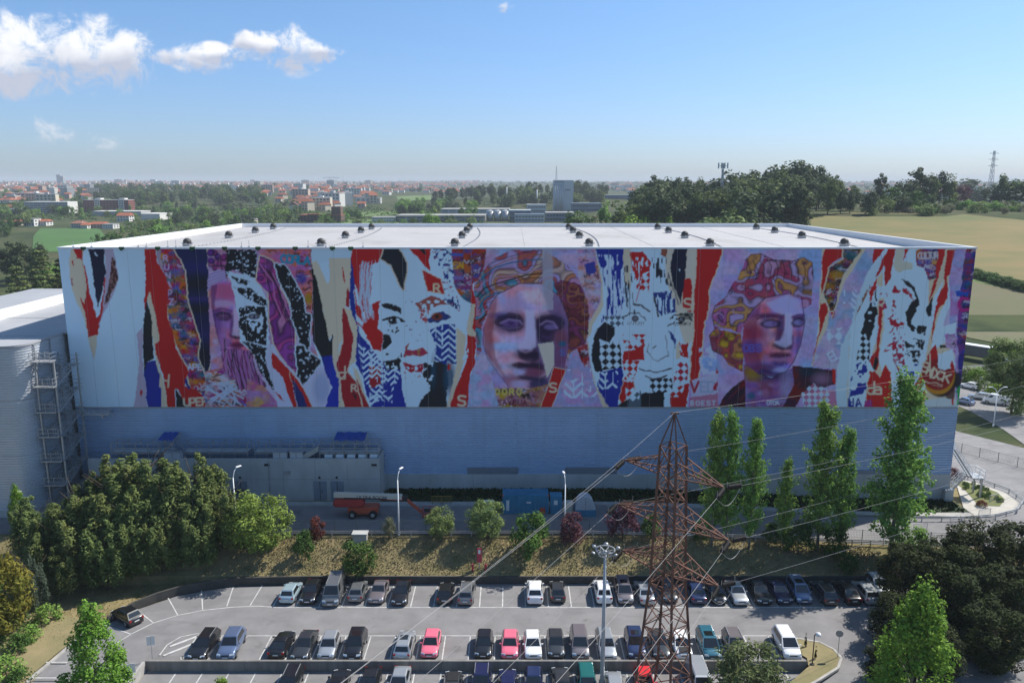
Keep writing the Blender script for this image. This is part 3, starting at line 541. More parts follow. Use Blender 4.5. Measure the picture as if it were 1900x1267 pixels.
    m=P([(92,60),(290,60),(290,160),(300,450),(270,560),(200,560),(130,620),(190,400),(130,230)],BLUE,2); s.streaks(m&(s.Y>472),(.76,.77,.82),.50,2.6,18)
    m=P([(340,106),(435,106),(482,170),(492,300),(470,395),(390,360),(345,200)],RED,2); s.streaks(m&(s.Y>478),WHITE,.56,3,12); s.check(s.mask([(430,200),(500,200),(500,400),(420,400)]),WHITE,32)
    m=s.mask([(300,200),(345,200),(380,540),(320,560),(300,400)]); s.streaks(m,(.03,.03,.05),.52,2.6,16); P([(565,70),(615,70),(600,150),(560,120)],(.30,.10,.06),2); m=s.mask([(490,140),(600,140),(640,360),(560,330),(500,260)]); s.streaks(m,(.02,.02,.03),.55,2.6,14); m=s.mask([(500,400),(650,380),(690,520),(560,560),(520,500)]); s.streaks(m,(.03,.05,.22),.48,2.6,12); s.line([(510,420),(545,560)],10,BLK,warp=2)
    s.line([(425,310),(385,460)],5,RED); s.line([(620,280),(690,480)],7,BLK,.8,warp=2)
    P([(660,60),(750,60),(738,250),(720,380),(700,475),(650,350),(632,200)],(.008,.008,.03),1.5,edge=1); P([(690,225),(700,222),(696,255)],WHITE,.5); P([(725,300),(772,288),(782,360),(776,535),(712,500)],RED,1.5); s.text('S',728,440,80,14,CREAM)
    for cx,cy,r in ((378,580,1),(708,585,1)):
        s.E(cx,cy,24,22,BLK,1,.2); s.E(cx,cy,12,11,(.6,.6,.65),1,.3); s.E(cx,cy,6,6,BLK,1,.3); s.line([(cx-80,cy-10),(cx-40,cy-36),(cx+10,cy-38),(cx+60,cy-14),(cx+80,cy+14)],8,BLK,1,warp=3)
        for k in range(9): s.line([(cx-50+14*k,cy+24),(cx-54+14*k,cy+44)],4,BLK,.9,warp=2)
    s.line([(370,480),(420,490),(480,520)],12,BLK,.9,warp=3); s.line([(615,635),(660,600)],9,BLK,.9,warp=3); s.E(755,560,40,26,BLK,.7,.3); s.speck(s.mask([(640,540),(790,540),(780,620),(640,630)]),BLK,.6,4)
    s.line([(475,760),(462,820),(500,870),(545,885),(610,840),(605,780),(590,700)],6,BLK,.8,warp=3); s.line([(505,790),(525,775)],9,BLK,.9)
    s.line([(410,938),(450,955),(540,958),(600,945),(635,935)],8,BLK,1,warp=2); s.line([(455,990),(500,1010),(560,1000),(605,985)],9,BLK,1,warp=2); s.check(s.mask([(480,1010),(640,1000),(650,1080),(560,1130),(480,1080)]),BLK,32,dens=.8)
    m=P([(75,720),(110,650),(160,600),(230,640),(232,690),(200,760),(120,720),(130,860),(150,950),(90,950),(65,850)],(.006,.006,.012),2); s.E(140,680,40,30,(.03,.03,.10),.7); s.check(s.mask([(110,780),(270,740),(290,930),(130,940)]),BLK,38,dens=.85); s.check(s.mask([(150,560),(300,560),(290,640),(200,640)]),(.10,.14,.18),30)
    m=P([(130,950),(285,930),(300,1000),(250,1230),(200,1230),(110,1060)],BLUE,2); s.chevron(s.mask([(90,960),(260,950),(250,1080),(130,1080)]),WHITE,54,.4)
    m=P([(290,820),(380,800),(440,755),(440,875),(300,882)],RED,2); s.check(s.mask([(290,690),(460,690),(420,800),(300,790)]),RED,30,dens=.5); s.check(s.mask([(290,880),(410,880),(370,1010),(310,1000)]),RED,34,dens=.8)
    P([(300,1000),(375,1005),(378,1090),(290,1180),(268,1150)],RED,2,edge=1); s.speck(s.mask([(290,980),(380,980),(380,1040),(300,1030)]),WHITE,.55,5); P([(260,1200),(330,1150),(410,1110),(592,1105),(592,1230),(255,1230)],(.010,.010,.014),2); P([(335,1150),(420,1080),(420,1230),(335,1230)],(.10,.14,.16),2); s.check(s.mask([(310,1070),(420,1070),(400,1170),(320,1160)]),WHITE,36,dens=.8); s.E(480,1160,40,20,(.05,.05,.08),.7)
    P([(612,665),(640,680),(668,720),(660,790)],(.02,.05,.22),2); P([(668,790),(690,720),(700,860),(670,870)],CREAM)
    m=P([(690,745),(755,750),(760,860),(700,840)],RED,2); s.streaks(m,WHITE,.62,3,8); m=P([(680,900),(750,880),(760,1020),(700,1040),(650,1060)],(.46,.03,.06),3); s.check(m,WHITE,34,dens=.9); P([(628,1120),(700,1060),(765,1050),(735,1230),(640,1230)],RED,2); s.check(s.mask([(630,1040),(740,1040),(700,1140),(630,1140)]),WHITE,36,dens=.8)
    # --- second classical head
    s.o = 1290
    bg=s.mask([(40,70),(930,70),(905,250),(885,520),(860,760),(1000,940),(1010,1230),(-60,1230),(-20,900),(40,600)],.5)
    s.pastel(bg,[(.62,.54,.74),(.68,.54,.70),(.50,.62,.78),(.70,.62,.74)],36)
    s.o = 1080
    P([(810,70),(1005,60),(985,160),(960,230),(900,380),(910,470),(870,600),(860,700),(842,900),(822,1025),(770,1020),(782,820),(800,680),(795,480),(800,380),(820,200)],RED,2,edge=2)
    g=s.mask([(780,1020),(970,960),(970,1230),(770,1230)]); s.put(g,(.66,.60,.72)); s.speck(s.mask([(830,780),(960,760),(950,1010),(840,1010)]),(.74,.70,.78),.5,6); s.put(s.mask([(765,1140),(970,1110),(970,1230),(765,1230)]),(.50,.08,.16),.7); s.text('V',775,1030,78,17,(.42,.02,.05)); s.text('ED',845,1030,76,13,(.42,.50,.62),52); s.text('BOEST',775,1165,34,8,(.74,.70,.74),38); P([(960,930),(975,970),(950,970)],RED,1); P([(945,1040),(975,1030),(960,1090),(940,1090)],(.45,.03,.08),2)
    s.o = 1290
    robe=P([(365,1000),(250,1080),(200,1140),(150,1230),(700,1230),(760,1130),(820,1100),(1000,1050),(975,950),(860,935),(690,912),(690,1000),(540,1010)],(.20,.03,.06),1)
    s.pastel(robe,[(.24,.02,.05),(.16,.03,.10),(.34,.05,.08),(.10,.06,.14)],28); s.E(840,955,140,34,(.04,.10,.16),.85,.4,.08,robe); s.E(900,1010,60,40,(.56,.44,.56),.6,.6,0,robe)
    neck=P([(345,900),(540,1000),(690,930),(705,1040),(640,1180),(620,1230),(360,1230)],(.46,.30,.50),1); s.pastel(neck,[(.44,.28,.52),(.55,.32,.44),(.36,.10,.16),(.50,.46,.64)],22); s.E(540,985,130,40,(.12,.06,.22),.85,.5,0,neck); s.E(410,970,60,50,(.60,.48,.14),.7,.6,0,neck); s.E(640,1080,40,110,(.60,.56,.72),.6,.6,0,neck); s.E(400,1130,30,24,(.04,.30,.40),.8)
    hair=P([(355,165),(400,125),(470,118),(560,165),(640,160),(700,170),(770,145),(832,180),(842,300),(835,400),(830,480),(775,515),(750,430),(670,398),(500,430),(420,500),(350,600),(325,690),(250,655),(140,655),(118,560),(140,490),(220,420),(270,320),(300,300),(340,210)],(.40,.16,.34),1)
    s.pastel(hair,[(.44,.16,.32),(.36,.22,.50),(.56,.30,.48),(.50,.14,.20),(.52,.46,.62),(.62,.44,.22)],28)
    for k in range(70):
        cx=150+s.rng.random()*680; cy=140+s.rng.random()*480; r=22+26*s.rng.random(); a=s.rng.random()*6; c=((.13,.03,.17),(.72,.56,.70),(.50,.10,.18),(.22,.12,.36))[k%4]
        s.line([(cx+r*math.cos(a+t*.5),cy+r*.8*math.sin(a+t*.5)) for t in range(7)],6,c,.8,hair)
    low=P([(140,655),(325,690),(345,780),(340,960),(240,912),(190,840),(120,805),(100,700)],(.50,.22,.14),1); s.pastel(low,[(.46,.08,.12),(.62,.42,.08),(.50,.20,.20),(.26,.10,.16)],20)
    s.locks(low,[(.46,.08,.10),(.66,.44,.08),(.55,.24,.12),(.30,.08,.14)],26,8)
    for k in range(6):
        cx=110+s.rng.random()*220; cy=680+s.rng.random()*250; s.line([(cx+24*math.cos(t*.6+k),cy+20*math.sin(t*.6+k)) for t in range(7)],5,((.16,.03,.08),(.70,.54,.22))[k%2],.8,low)
    f=P([(345,610),(420,505),(500,432),(670,398),(758,440),(782,600),(752,760),(705,880),(645,960),(545,992),(440,970),(352,900),(330,780)],(.52,.44,.66),.6)
    s.pastel(f,[(.70,.46,.62),(.78,.42,.42),(.64,.56,.78),(.54,.50,.80),(.80,.58,.50)],30)
    for cx,cy,rx,ry,c,a in ((420,680,80,60,(.62,.16,.18),.7),(400,790,70,50,(.22,.16,.48),.75),(430,850,80,40,(.58,.26,.12),.6),(640,470,90,70,(.62,.60,.78),.8),(520,560,110,18,(.28,.12,.28),.85),(530,616,62,26,(.22,.12,.30),.9),(530,618,42,17,(.58,.48,.66),.95),(560,615,12,14,(.20,.12,.30),.9),(600,640,24,70,(.26,.18,.40),.7),(745,575,52,16,(.20,.14,.32),.85),(735,606,44,26,(.20,.16,.34),.9),(735,608,30,17,(.58,.54,.70),.95),
        (660,660,26,120,(.70,.66,.80),.9),(625,740,36,60,(.30,.24,.46),.6),(610,770,56,18,(.16,.08,.22),.9),(690,740,14,60,(.26,.20,.40),.7),(600,835,74,16,(.36,.12,.26),.9),(605,862,70,22,(.60,.42,.58),.9),(600,892,50,13,(.24,.14,.34),.8),(600,948,76,24,(.60,.56,.72),.8),(740,760,24,110,(.24,.20,.44),.6),(480,930,120,40,(.16,.12,.32),.7),(450,730,60,90,(.50,.26,.42),.4)):
        s.E(cx,cy,rx,ry,c,a,.45,0,f)
    s.line([(535,845),(580,835),(625,842),(670,832)],6,(.16,.04,.14)); s.line([(470,590),(530,568),(610,580)],7,(.20,.08,.22)); s.line([(685,590),(730,568),(775,575)],6,(.18,.10,.26)); s.line([(345,610),(420,505),(500,432),(670,398)],6,(.18,.06,.20),.8)
    DK=(.030,.012,.055); MD=(.12,.08,.22); LT=(.70,.70,.86)
    s.put(s.mask([(345,620),(420,510),(470,470),(440,600),(430,760),(470,900),(560,980),(440,970),(352,900),(330,780)],.6)&f,(.26,.05,.14),.55)
    s.put(s.mask([(470,930),(560,960),(650,950),(700,880),(752,760),(760,800),(700,900),(645,962),(545,994),(440,972)],.6)&f,(.05,.04,.16),.7)
    s.F([(500,470),(660,410),(740,450),(770,540),(690,560),(640,560),(560,530)],(.62,.62,.82),.6)
    s.F([(642,540),(690,545),(694,640),(688,760),(640,790),(575,780),(560,745),(600,735),(636,650)],LT,.5); s.F([(600,560),(640,545),(634,660),(604,735),(566,742),(590,650)],MD,.5); s.F([(562,752),(600,775),(650,790),(690,768),(684,800),(620,806),(575,790)],DK,.5)
    s.F([(462,618),(500,586),(560,580),(612,606),(600,640),(540,650),(490,645)],DK,.5); s.E(535,617,48,20,(.56,.48,.66),1,.15); s.E(560,614,14,15,(.40,.30,.50),.7,.4); s.line([(440,585),(500,562),(560,556),(625,570)],10,(.18,.05,.14))
    s.F([(680,612),(705,582),(750,572),(778,590),(770,625),(730,645),(695,638)],DK,.5); s.E(733,608,34,20,(.54,.52,.70),1,.15); s.E(752,604,11,14,(.38,.32,.52),.7,.4); s.line([(688,572),(730,552),(778,556)],9,(.10,.06,.18))
    s.F([(528,846),(575,828),(612,838),(640,830),(680,838),(640,852),(580,856)],(.12,.02,.08),.5); s.F([(540,858),(600,858),(668,846),(650,880),(600,894),(560,884)],(.46,.26,.42),.5); s.line([(530,850),(600,857),(680,842)],5,DK); s.line([(560,905),(610,912),(650,900)],8,MD); s.E(610,945,50,18,LT,.8,.4)
    s.E(590,690,40,30,(.42,.10,.18),.5,.4); s.blur(f,2)
    s.locks(hair&~f,[(.50,.16,.34),(.30,.10,.34),(.62,.36,.55),(.42,.06,.12),(.55,.44,.66),(.62,.34,.10)],34,9)
    for k in range(40):
        cx=140+s.rng.random()*690; cy=130+s.rng.random()*520; r=16+22*s.rng.random(); a0=s.rng.random()*6; c=((.02,.006,.03),(.70,.58,.74),(.45,.05,.10),(.10,.05,.22),(.70,.42,.10),(.06,.30,.42))[(k*7)%6] if k%2 else (.025,.008,.04)
        s.line([(cx+r*math.cos(a0+q*.5),cy+r*.8*math.sin(a0+q*.5)) for q in range(7)],5,c,1,hair&~f)
    for k in range(9): s.line([(360+k*50,150+18*math.sin(k)),(400+k*48,230+20*math.cos(k)),(380+k*50,300)],6,(.03,.01,.05),.9,hair&~f)
    s.line([(345,610),(420,505),(500,432),(670,398),(758,440),(782,600),(752,760),(705,880),(645,960),(545,992),(440,970)],5,(.02,.01,.05)); s.line([(355,165),(400,125),(470,118),(560,165),(700,170),(770,145),(832,180),(842,300)],5,(.03,.01,.05)); s.line([(140,490),(118,560),(140,655),(100,700),(120,805),(190,840)],5,(.03,.01,.04))
    for k in range(12): s.line([(200+k*40,1180-abs(k-6)*6),(260+k*40,1090),(330+k*38,1030)],6,((.02,.005,.015),(.40,.06,.08))[k%2],.8,robe&~neck)
    s.text('OBS',345,765,52,13,(.16,.12,.42),44); s.text('OTOA',510,1165,30,8,(.72,.70,.78),22)
    s.put(s.mask([(760,1120),(840,1040),(920,1090),(1000,1090),(1010,1230),(790,1230)]),(.56,.20,.30),.8); s.check(s.mask([(755,1110),(840,1035),(960,1100),(960,1230),(780,1230)]),(.76,.75,.80),30,dens=.85); P([(975,935),(1000,930),(1012,1060),(985,1040)],RED,2)
    # --- torn strips to the right
    s.o = 1290
    P([(905,70),(1330,70),(1330,1230),(1010,1230),(1000,940),(860,920),(830,920),(880,680),(885,400)],(.62,.60,.70),.5)
    s.pastel(s.mask([(905,70),(1330,70),(1330,1230),(1010,1230),(1000,940),(830,920),(880,680)],.5),[(.60,.54,.70),(.68,.58,.70),(.46,.58,.70),(.70,.66,.72)],30)
    P([(905,70),(935,70),(960,200),(930,420),(960,520),(940,640),(860,800),(835,920),(825,920),(870,700),(880,500),(895,300)],CREAM,1)
    P([(930,60),(1062,60),(1062,140),(990,180),(952,210),(942,320),(905,400),(898,250),(905,150)],RED,1.5); P([(905,390),(890,480),(925,470),(950,530),(905,620),(870,740),(830,922),(850,800),(878,680),(886,520)],RED,1.5); P([(965,530),(1000,440),(1010,480),(985,590)],RED,1.5)
    g=s.mask([(1055,60),(1205,60),(1100,210),(1060,260),(1012,400),(992,525),(960,525),(918,420),(952,220),(1060,160)]); s.put(s.grow(g,2),CREAM); s.graff(g,[(.62,.40,.06),(.45,.10,.18),(.14,.30,.32),(.28,.16,.40),(.10,.05,.08)],80); s.E(1110,125,46,34,(.02,.30,.34),.8,.4,0,g); s.E(1010,270,50,30,(.66,.46,.06),.8,.4,0,g)
    P([(1200,70),(1225,70),(1130,220),(1060,330),(1010,480),(960,600),(985,560),(1010,420),(1060,280)],CREAM,1)
    m=s.mask([(1060,380),(1110,350),(1165,400),(1150,560),(1090,540),(1055,470)]); s.chevron(m,(.78,.78,.84),46,.5); m=s.mask([(920,660),(1040,640),(1050,760),(960,760)]); s.check(m,(.76,.76,.82),48,dens=.8); s.text('EL',940,830,70,10,(.78,.78,.84),42,-.5)
    P([(1190,330),(1330,70),(1330,300),(1240,460),(1150,660),(1100,760),(1120,820),(1085,1230),(1010,1230),(1010,960),(1030,800),(1100,640)],(.72,.74,.76),2); P([(1100,760),(1160,600),(1230,420),(1250,440),(1170,680),(1120,870),(1100,1230),(1080,1230)],CREAM,2)
    m=P([(1245,330),(1250,400),(1200,480),(1140,620),(1120,730),(1095,720),(1130,590),(1190,460),(1200,400)],(.28,.12,.06),3); s.speck(m,(.66,.60,.58),.62,7)
    s.o = 1500
    P([(300,650),(470,300),(540,300),(560,1230),(280,1230)],WHITE,.5)
    P([(470,420),(480,360),(492,560),(460,660),(440,730),(378,700),(400,560),(440,470)],BLK,2); s.speck(s.mask([(420,430),(500,360),(500,600),(430,600)]),WHITE,.56,8); m=P([(340,880),(380,660),(440,740),(432,890)],BLK,1.5); s.check(m,WHITE,32,dens=.9)
    m=P([(325,920),(400,870),(415,960),(405,1230),(280,1230),(310,1010)],BLUE,2); s.speck(m,WHITE,.50,11); s.text('HA',285,1150,56,11,(.02,.05,.25),52)
    P([(455,820),(500,700),(490,500),(500,440),(540,430),(535,700),(500,860),(530,1010),(560,1230),(440,1230),(470,960)],CREAM,1.5)
    P([(463,60),(553,60),(510,140),(452,192)],RED,2); m=P([(565,60),(632,60),(602,160),(592,290),(540,345),(542,200),(482,285),(470,290),(520,180),(545,140)],(.46,.03,.02),2); P([(690,60),(722,60),(690,150),(675,170)],RED,2); P([(632,60),(690,60),(670,170),(740,180),(740,240),(640,250),(600,200)],(.66,.66,.52),2); P([(530,240),(525,350),(490,350),(480,300)],CREAM,2)
    P([(440,350),(480,290),(470,400),(430,470)],RED,3); m=P([(505,480),(530,500),(520,640),(500,900),(470,960),(430,880),(490,780)],RED,2); P([(480,840),(500,880),(470,950),(455,930)],BLK,1)
    P([(430,960),(470,950),(505,1000),(545,900),(580,960),(600,1230),(405,1230)],RED,2,edge=1); s.text('d',412,1030,92,14,CREAM); s.text('a',462,1030,92,14,CREAM); P([(400,1170),(440,1150),(470,1230),(400,1230)],(.36,.06,.22),2)
    f=s.mask([(560,330),(640,260),(700,230),(780,230),(830,280),(870,420),(870,640),(870,780),(830,900),(760,1060),(700,1110),(600,960),(540,880),(530,700),(560,560)],2); s.put(f,WHITE)
    m=P([(655,300),(700,310),(750,350),(790,480),(765,500),(750,560),(728,610),(760,650),(735,665),(700,620),(690,540),(735,460),(760,430),(735,370),(690,330)],BLK,2); s.E(745,500,16,40,(.05,.06,.08),.7)
    m=P([(735,665),(770,630),(838,622),(830,670),(790,690),(760,680)],BLK,3); s.speck(m,WHITE,.66,5); P([(815,690),(838,670),(830,705)],BLK,1); m=s.mask([(680,740),(750,720),(825,740),(815,830),(760,870),(700,830)]); s.put(m,BLK); s.speck(m,WHITE,.50,5); s.speck(s.mask([(680,820),(800,830),(780,900),(720,880)]),BLK,.58,4)
    for pl in ([(580,395),(610,350),(640,370),(690,360),(735,410),(735,450),(700,400),(640,390),(600,410)],[(600,460),(620,480),(605,540),(595,520)],[(570,590),(625,545),(640,600),(680,615),(620,650),(565,700),(600,640)],[(535,800),(625,750),(620,800),(560,815)]):
        m=P(pl,(.42,.02,.05),4); s.speck(m,WHITE,.66,6)
    s.speck(s.mask([(590,780),(670,760),(690,900),(640,950),(600,880)]),(.36,.04,.08),.50,4); s.speck(s.mask([(600,610),(690,620),(680,780),(600,760)]),(.36,.10,.16),.66,4); s.speck(s.mask([(500,400),(560,400),(580,520),(510,520)]),(.45,.05,.1),.62,6)
    m=P([(690,930),(770,900),(760,1060),(740,1160),(690,1130)],(.03,.06,.30),3); s.speck(m,WHITE,.5,8)
    g=s.mask([(765,100),(840,60),(985,60),(905,300),(862,310),(820,220),(768,200)]); s.graff(g,[(.55,.16,.12),(.30,.14,.40),(.60,.32,.14),(.20,.20,.48)],40); s.text('CULTURA',780,112,46,10,(.70,.62,.60),23,-.03); s.text('BXTE',785,168,28,7,(.12,.16,.42),24); s.text('NA',885,165,26,7,(.66,.45,.15),24)
    P([(860,310),(910,290),(985,60),(1000,60),(960,300),(900,420),(870,500),(850,480)],CREAM,1); P([(830,520),(885,430),(880,560),(850,570)],BLK,2); P([(920,60),(978,60),(950,200),(890,400),(860,470),(880,340),(910,290)],RED,2)
    P([(1000,60),(1070,60),(1040,200),(1000,300),(990,440),(930,560),(890,690),(870,790),(905,800),(940,770),(1010,740),(1045,830),(1030,900),(1050,1230),(820,1230),(760,1230),(760,1060),(830,880),(862,700),(900,560),(960,300)],CREAM,1)
    P([(985,100),(1052,90),(1000,270),(985,290),(995,430),(920,540),(885,690),(872,770),(880,640),(905,540),(925,440),(965,330),(972,200)],RED,2)
    P([(1050,70),(1200,60),(1200,300),(1130,800),(1090,1230),(1050,1230),(1040,800),(980,740),(960,640),(1010,480),(1000,280)],(.60,.56,.72),1); m=s.mask([(1050,70),(1200,60),(1200,300),(1130,800),(1090,1230),(1050,1230),(1045,800),(1000,700),(1010,480),(1005,280)],1); s.pastel(m,[(.62,.54,.72),(.52,.58,.74),(.60,.42,.62),(.68,.62,.74)],20)
    g=s.mask([(1132,60),(1200,60),(1150,560),(1125,800),(1090,1050),(1070,1050),(1060,600),(1100,230)]); s.graff(g,[(.20,.14,.40),(.05,.25,.30),(.50,.12,.10),(.30,.12,.16),(.40,.20,.45),(.10,.16,.48)],70); P([(1040,390),(1140,385),(1130,425),(1060,420)],(.02,.10,.45),3); s.text('C',1072,435,95,22,(.45,.04,.22)); P([(1055,960),(1085,970),(1085,1050),(1065,1090),(1045,1060)],(.01,.01,.03),1); s.E(1085,900,26,70,(.06,.10,.40),.8)
    P([(960,640),(1050,610),(1055,700),(1000,760),(950,690)],WHITE,2); P([(930,770),(990,765),(985,785),(940,790)],BLK,1); s.graff(s.mask([(970,690),(1050,690),(1050,830),(980,780)]),[(.60,.42,.62),(.66,.56,.70)],12)
    # round red label
    P([(760,1060),(800,960),(830,1090),(830,1230),(765,1230)],RED,2); s.text('d',762,1010,90,13,CREAM)
    s.E(945,1010,118,128,(.010,.010,.012),1,.06); s.E(1010,1100,34,80,(.18,.06,.07),.9,.1); s.E(925,985,118,135,(.66,.45,.18),1,.04); s.E(922,965,115,125,(.46,.015,.03),1,.04); P([(880,790),(905,760),(925,860),(860,880),(840,850)],(.46,.015,.03),1)
    P([(925,820),(1030,800),(1045,930),(980,945),(915,930)],WHITE,3); P([(1010,910),(1025,870),(1040,930),(1035,1000)],(.46,.015,.03),1)
    s.text('S',815,890,70,13,CREAM,rot=.15); s.text('H',856,915,66,13,CREAM,rot=.3); s.text('O',878,935,66,15,CREAM,rot=.2); s.text('C',925,950,62,14,CREAM,rot=.25); s.text('K',972,965,66,13,CREAM,rot=.3); s.line([(865,830),(868,1000)],10,CREAM); s.line([(830,1025),(870,1040),(900,1040),(955,1052)],7,CREAM,warp=2); s.line([(880,1050),(955,1065)],3,CREAM)
    P([(825,1030),(835,1075),(805,1115),(790,1110)],WHITE,1); P([(830,1160),(950,1140),(1030,1150),(1090,1150),(1090,1230),(830,1230)],(.70,.68,.64),1); P([(1060,1080),(1085,1060),(1085,1190),(1060,1185)],(.02,.35,.10),4); P([(1018,1150),(1035,1145),(1033,1195),(1020,1190)],RED,1)
    lum = s.C.mean(2,keepdims=True); s.C = np.clip(lum+(s.C-lum)*1.22,.003,1); sat = s.C.max(2)-s.C.min(2); nw = (np.clip(1-(sat-.06)/.12,0,1)*np.clip((s.C.mean(2)-.4)/.2,0,1))[...,None]     # near-white areas are shifted towards blue, other colours slightly towards red
    s.C = s.C*(nw*np.array([.90,1.06,1.15],np.float32)+(1-nw)*np.array([1.12,1.0,1.04],np.float32))
    s.C *= (.94+.12*s.noise(60,120))[...,None]
    return s
# ---------------------------------------------------------------- terrain
def sstep(a, b, x):
    t = min(1.0, max(0.0, (x-a)/(b-a))); return t*t*(3-2*t)
def lerp(a, b, t): return a+(b-a)*t
def plateau(x): return 3.2-1.6*sstep(12, 58, x)
BGY = [112,165,250,600,1000,1500,2000,3500,6000,9500]; BGZ = [1.6,0.2,1.5,7.5,9.5,13,17,30,45.2,47]
HLY = [112,165,235,300,450,600,850,1100,2000,9500]; HLZ = [1.6,0,0,9,28.5,31,24,14,17,47]
def terr(x, y):
    """height of the land"""
    if y < 85.8:
        if -36 < x < 30: return -.6 if y < 69.75 else 0.0
        return lerp(-.6, 0.0, sstep(58, 76, y))
    p = plateau(x)
    if y < 91.5: return lerp(.95, p, sstep(85.8, 91.5, y)*.6+.4*(y-85.8)/5.7)
    if y < 112: return p
    a = x/y
    b = float(np.interp(y, BGY, BGZ)); h = float(np.interp(y, HLY, HLZ)); w = sstep(.05, .24, a)
    z = b+max(0.0, h-b)*w
    if y > 900: z += (3.0*math.sin(x/410.0+y/700)+2.0*math.sin(x/173.0-y/390))*sstep(900, 2500, y)
    if y > 800: z += 17*math.exp(-((x-70)/190)**2-((y-1230)/150)**2)
    if a < -.05 and y > 1000: z += 9*sstep(-.05,-.25,a)*math.exp(-((y-1750)/500)**2)
    return lerp(p, z, sstep(112, 165, y))
def GT(px, py, tmin=112):
    """where the sight line of a survey point meets the land"""
    d = ray(px, py); t = tmin/d.y
    while t < 12000:
        if CAM_Z+d.z*t <= terr(d.x*t, d.y*t): break
        t *= 1.01; t += .5
    return Vector((d.x*t, d.y*t, terr(d.x*t, d.y*t)))
def on(x, y): return Vector((x, y, terr(x, y)))
ys = [8,30,50,58,62,66,69.7,69.8,72,76,80,85.75,85.85,87,88.4,89.8,91.5,95,99,104,108,112,118,126,136,148,165,185,210,235,262,300,340,380,420,450,500,560,640,740,860,1000,1150,1300,1450,1600,1750,1900,2100,2400,2800,3300,3900,4600,5400,6300,7500,9400]
xs0 = [-1.0+2*k/90 for k in range(91)]
me_v = []; me_f = []
for j, y in enumerate(ys):
    half = 105 if y < 112 else 105+(y-112)*.95
    for u in xs0:
        x = u*half; me_v.append((x, y, terr(x, y)-(.14 if y < 85.8 else .03 if y < 140 else 0)))
nc = len(xs0)
for j in range(len(ys)-1):
    for i in range(nc-1): me_f.append((j*nc+i, j*nc+i+1, (j+1)*nc+i+1, (j+1)*nc+i))
me = bpy.data.meshes.new('ground'); me.from_pydata(me_v, [], me_f); me.update()
# land cover: dry bank, meadows and scrub as broad patches
gm = bpy.data.materials.new('land_cover'); gm.use_nodes = True; t_ = gm.node_tree; n_ = t_.nodes; b_ = n_['Principled BSDF']; b_.inputs['Roughness'].default_value = .95; b_.inputs['Specular IOR Level'].default_value = .1
def gnoise(sc, det=6):
    z = n_.new('ShaderNodeTexNoise'); z.inputs['Scale'].default_value = sc; z.inputs['Detail'].default_value = det; z.inputs['Roughness'].default_value = .6; t_.links.new(n_['tcg'].outputs['Object'], z.inputs['Vector']); return z.outputs['Fac']
tg = n_.new('ShaderNodeTexCoord'); tg.name = 'tcg'
def gmix(f, a, b, lo=.4, hi=.6):
    m = n_.new('ShaderNodeMapRange'); t_.links.new(f, m.inputs['Value']); m.inputs['From Min'].default_value = lo; m.inputs['From Max'].default_value = hi
    x = n_.new('ShaderNodeMix'); x.data_type = 'RGBA'; t_.links.new(m.outputs[0], x.inputs['Factor'])
    for k, v in (('A', a), ('B', b)):
        if isinstance(v, tuple): x.inputs[k].default_value = (*v, 1)
        else: t_.links.new(v, x.inputs[k])
    return x.outputs['Result']
sep = n_.new('ShaderNodeSeparateXYZ'); t_.links.new(tg.outputs['Object'], sep.inputs[0])
dry = gmix(gnoise(.45, 9), (.27,.215,.11), (.14,.13,.058), .40, .68)
far = gmix(gnoise(.006, 4), gmix(gnoise(.05), (.030,.048,.018), (.070,.085,.032)), gmix(gnoise(.04), (.095,.088,.045), (.05,.068,.026)), .45, .58)
t_.links.new(gmix(sep.outputs['Y'], dry, far, 115, 135), b_.inputs['Base Color'])
bp = n_.new('ShaderNodeBump'); bp.inputs['Strength'].default_value = .7; bp.inputs['Distance'].default_value = .12; t_.links.new(gnoise(3.5, 6), bp.inputs['Height']); t_.links.new(bp.outputs[0], b_.inputs['Normal'])
tag(put('ground', me, gm), kind='structure')
def sheet(name, poly, mat_, dz, z=None, step=None, parent=None, kind='structure'):
    """flat-lying polygon that follows the land"""
    bm = bmesh.new(); vs = [bm.verts.new((p[0], p[1], 0)) for p in poly]; f = bm.faces.new(vs)
    if step:
        xs = [p[0] for p in poly]; yy = [p[1] for p in poly]
        for ax, lo, hi in ((0, min(xs), max(xs)), (1, min(yy), max(yy))):
            c = lo+step
            while c < hi:
                no = (1,0,0) if ax == 0 else (0,1,0); co = (c,0,0) if ax == 0 else (0,c,0)
                bmesh.ops.bisect_plane(bm, geom=bm.verts[:]+bm.edges[:]+bm.faces[:], plane_co=co, plane_no=no); c += step
    bmesh.ops.triangulate(bm, faces=bm.faces[:]); bm.normal_update()
    for v in bm.verts: v.co.z = (terr(v.co.x, v.co.y) if z is None else z)+dz
    if sum(fc.normal.z*fc.calc_area() for fc in bm.faces) < 0: bmesh.ops.reverse_faces(bm, faces=bm.faces[:])
    m = bpy.data.meshes.new(name); bm.to_mesh(m); bm.free(); o = put(name, m, mat_, parent)
    if kind and parent is None: o['kind'] = kind
    return o
def gp(px, py, z=0.0): v = G(px, py, z); return (v.x, v.y)
# upper and lower car park
edge_l = [gp(*p) for p in ((560,1086),(430,1088),(330,1105),(250,1132),(165,1174),(100,1222),(30,1285))]
up = [(48,85.70),(48,69.92)]+[(-36,69.92)]+[(-36,60),(-60,52)]+[edge_l[-1]]+edge_l[::-1][1:]+[(-25,85.70)]
sheet('car_park_upper', up, M_ASPH, .0, step=4)
sheet('car_park_lower', [(-35.5,69.68),(34,69.68),(34,50),(-35.5,50)], M_ASPH, .0, z=-.59)
sheet('car_park_exit', [(29,69.90),(48,69.90),(60,85.6),(66,85.6),(66,60),(40,50),(29.5,50)], M_ASPH, .012, step=4)
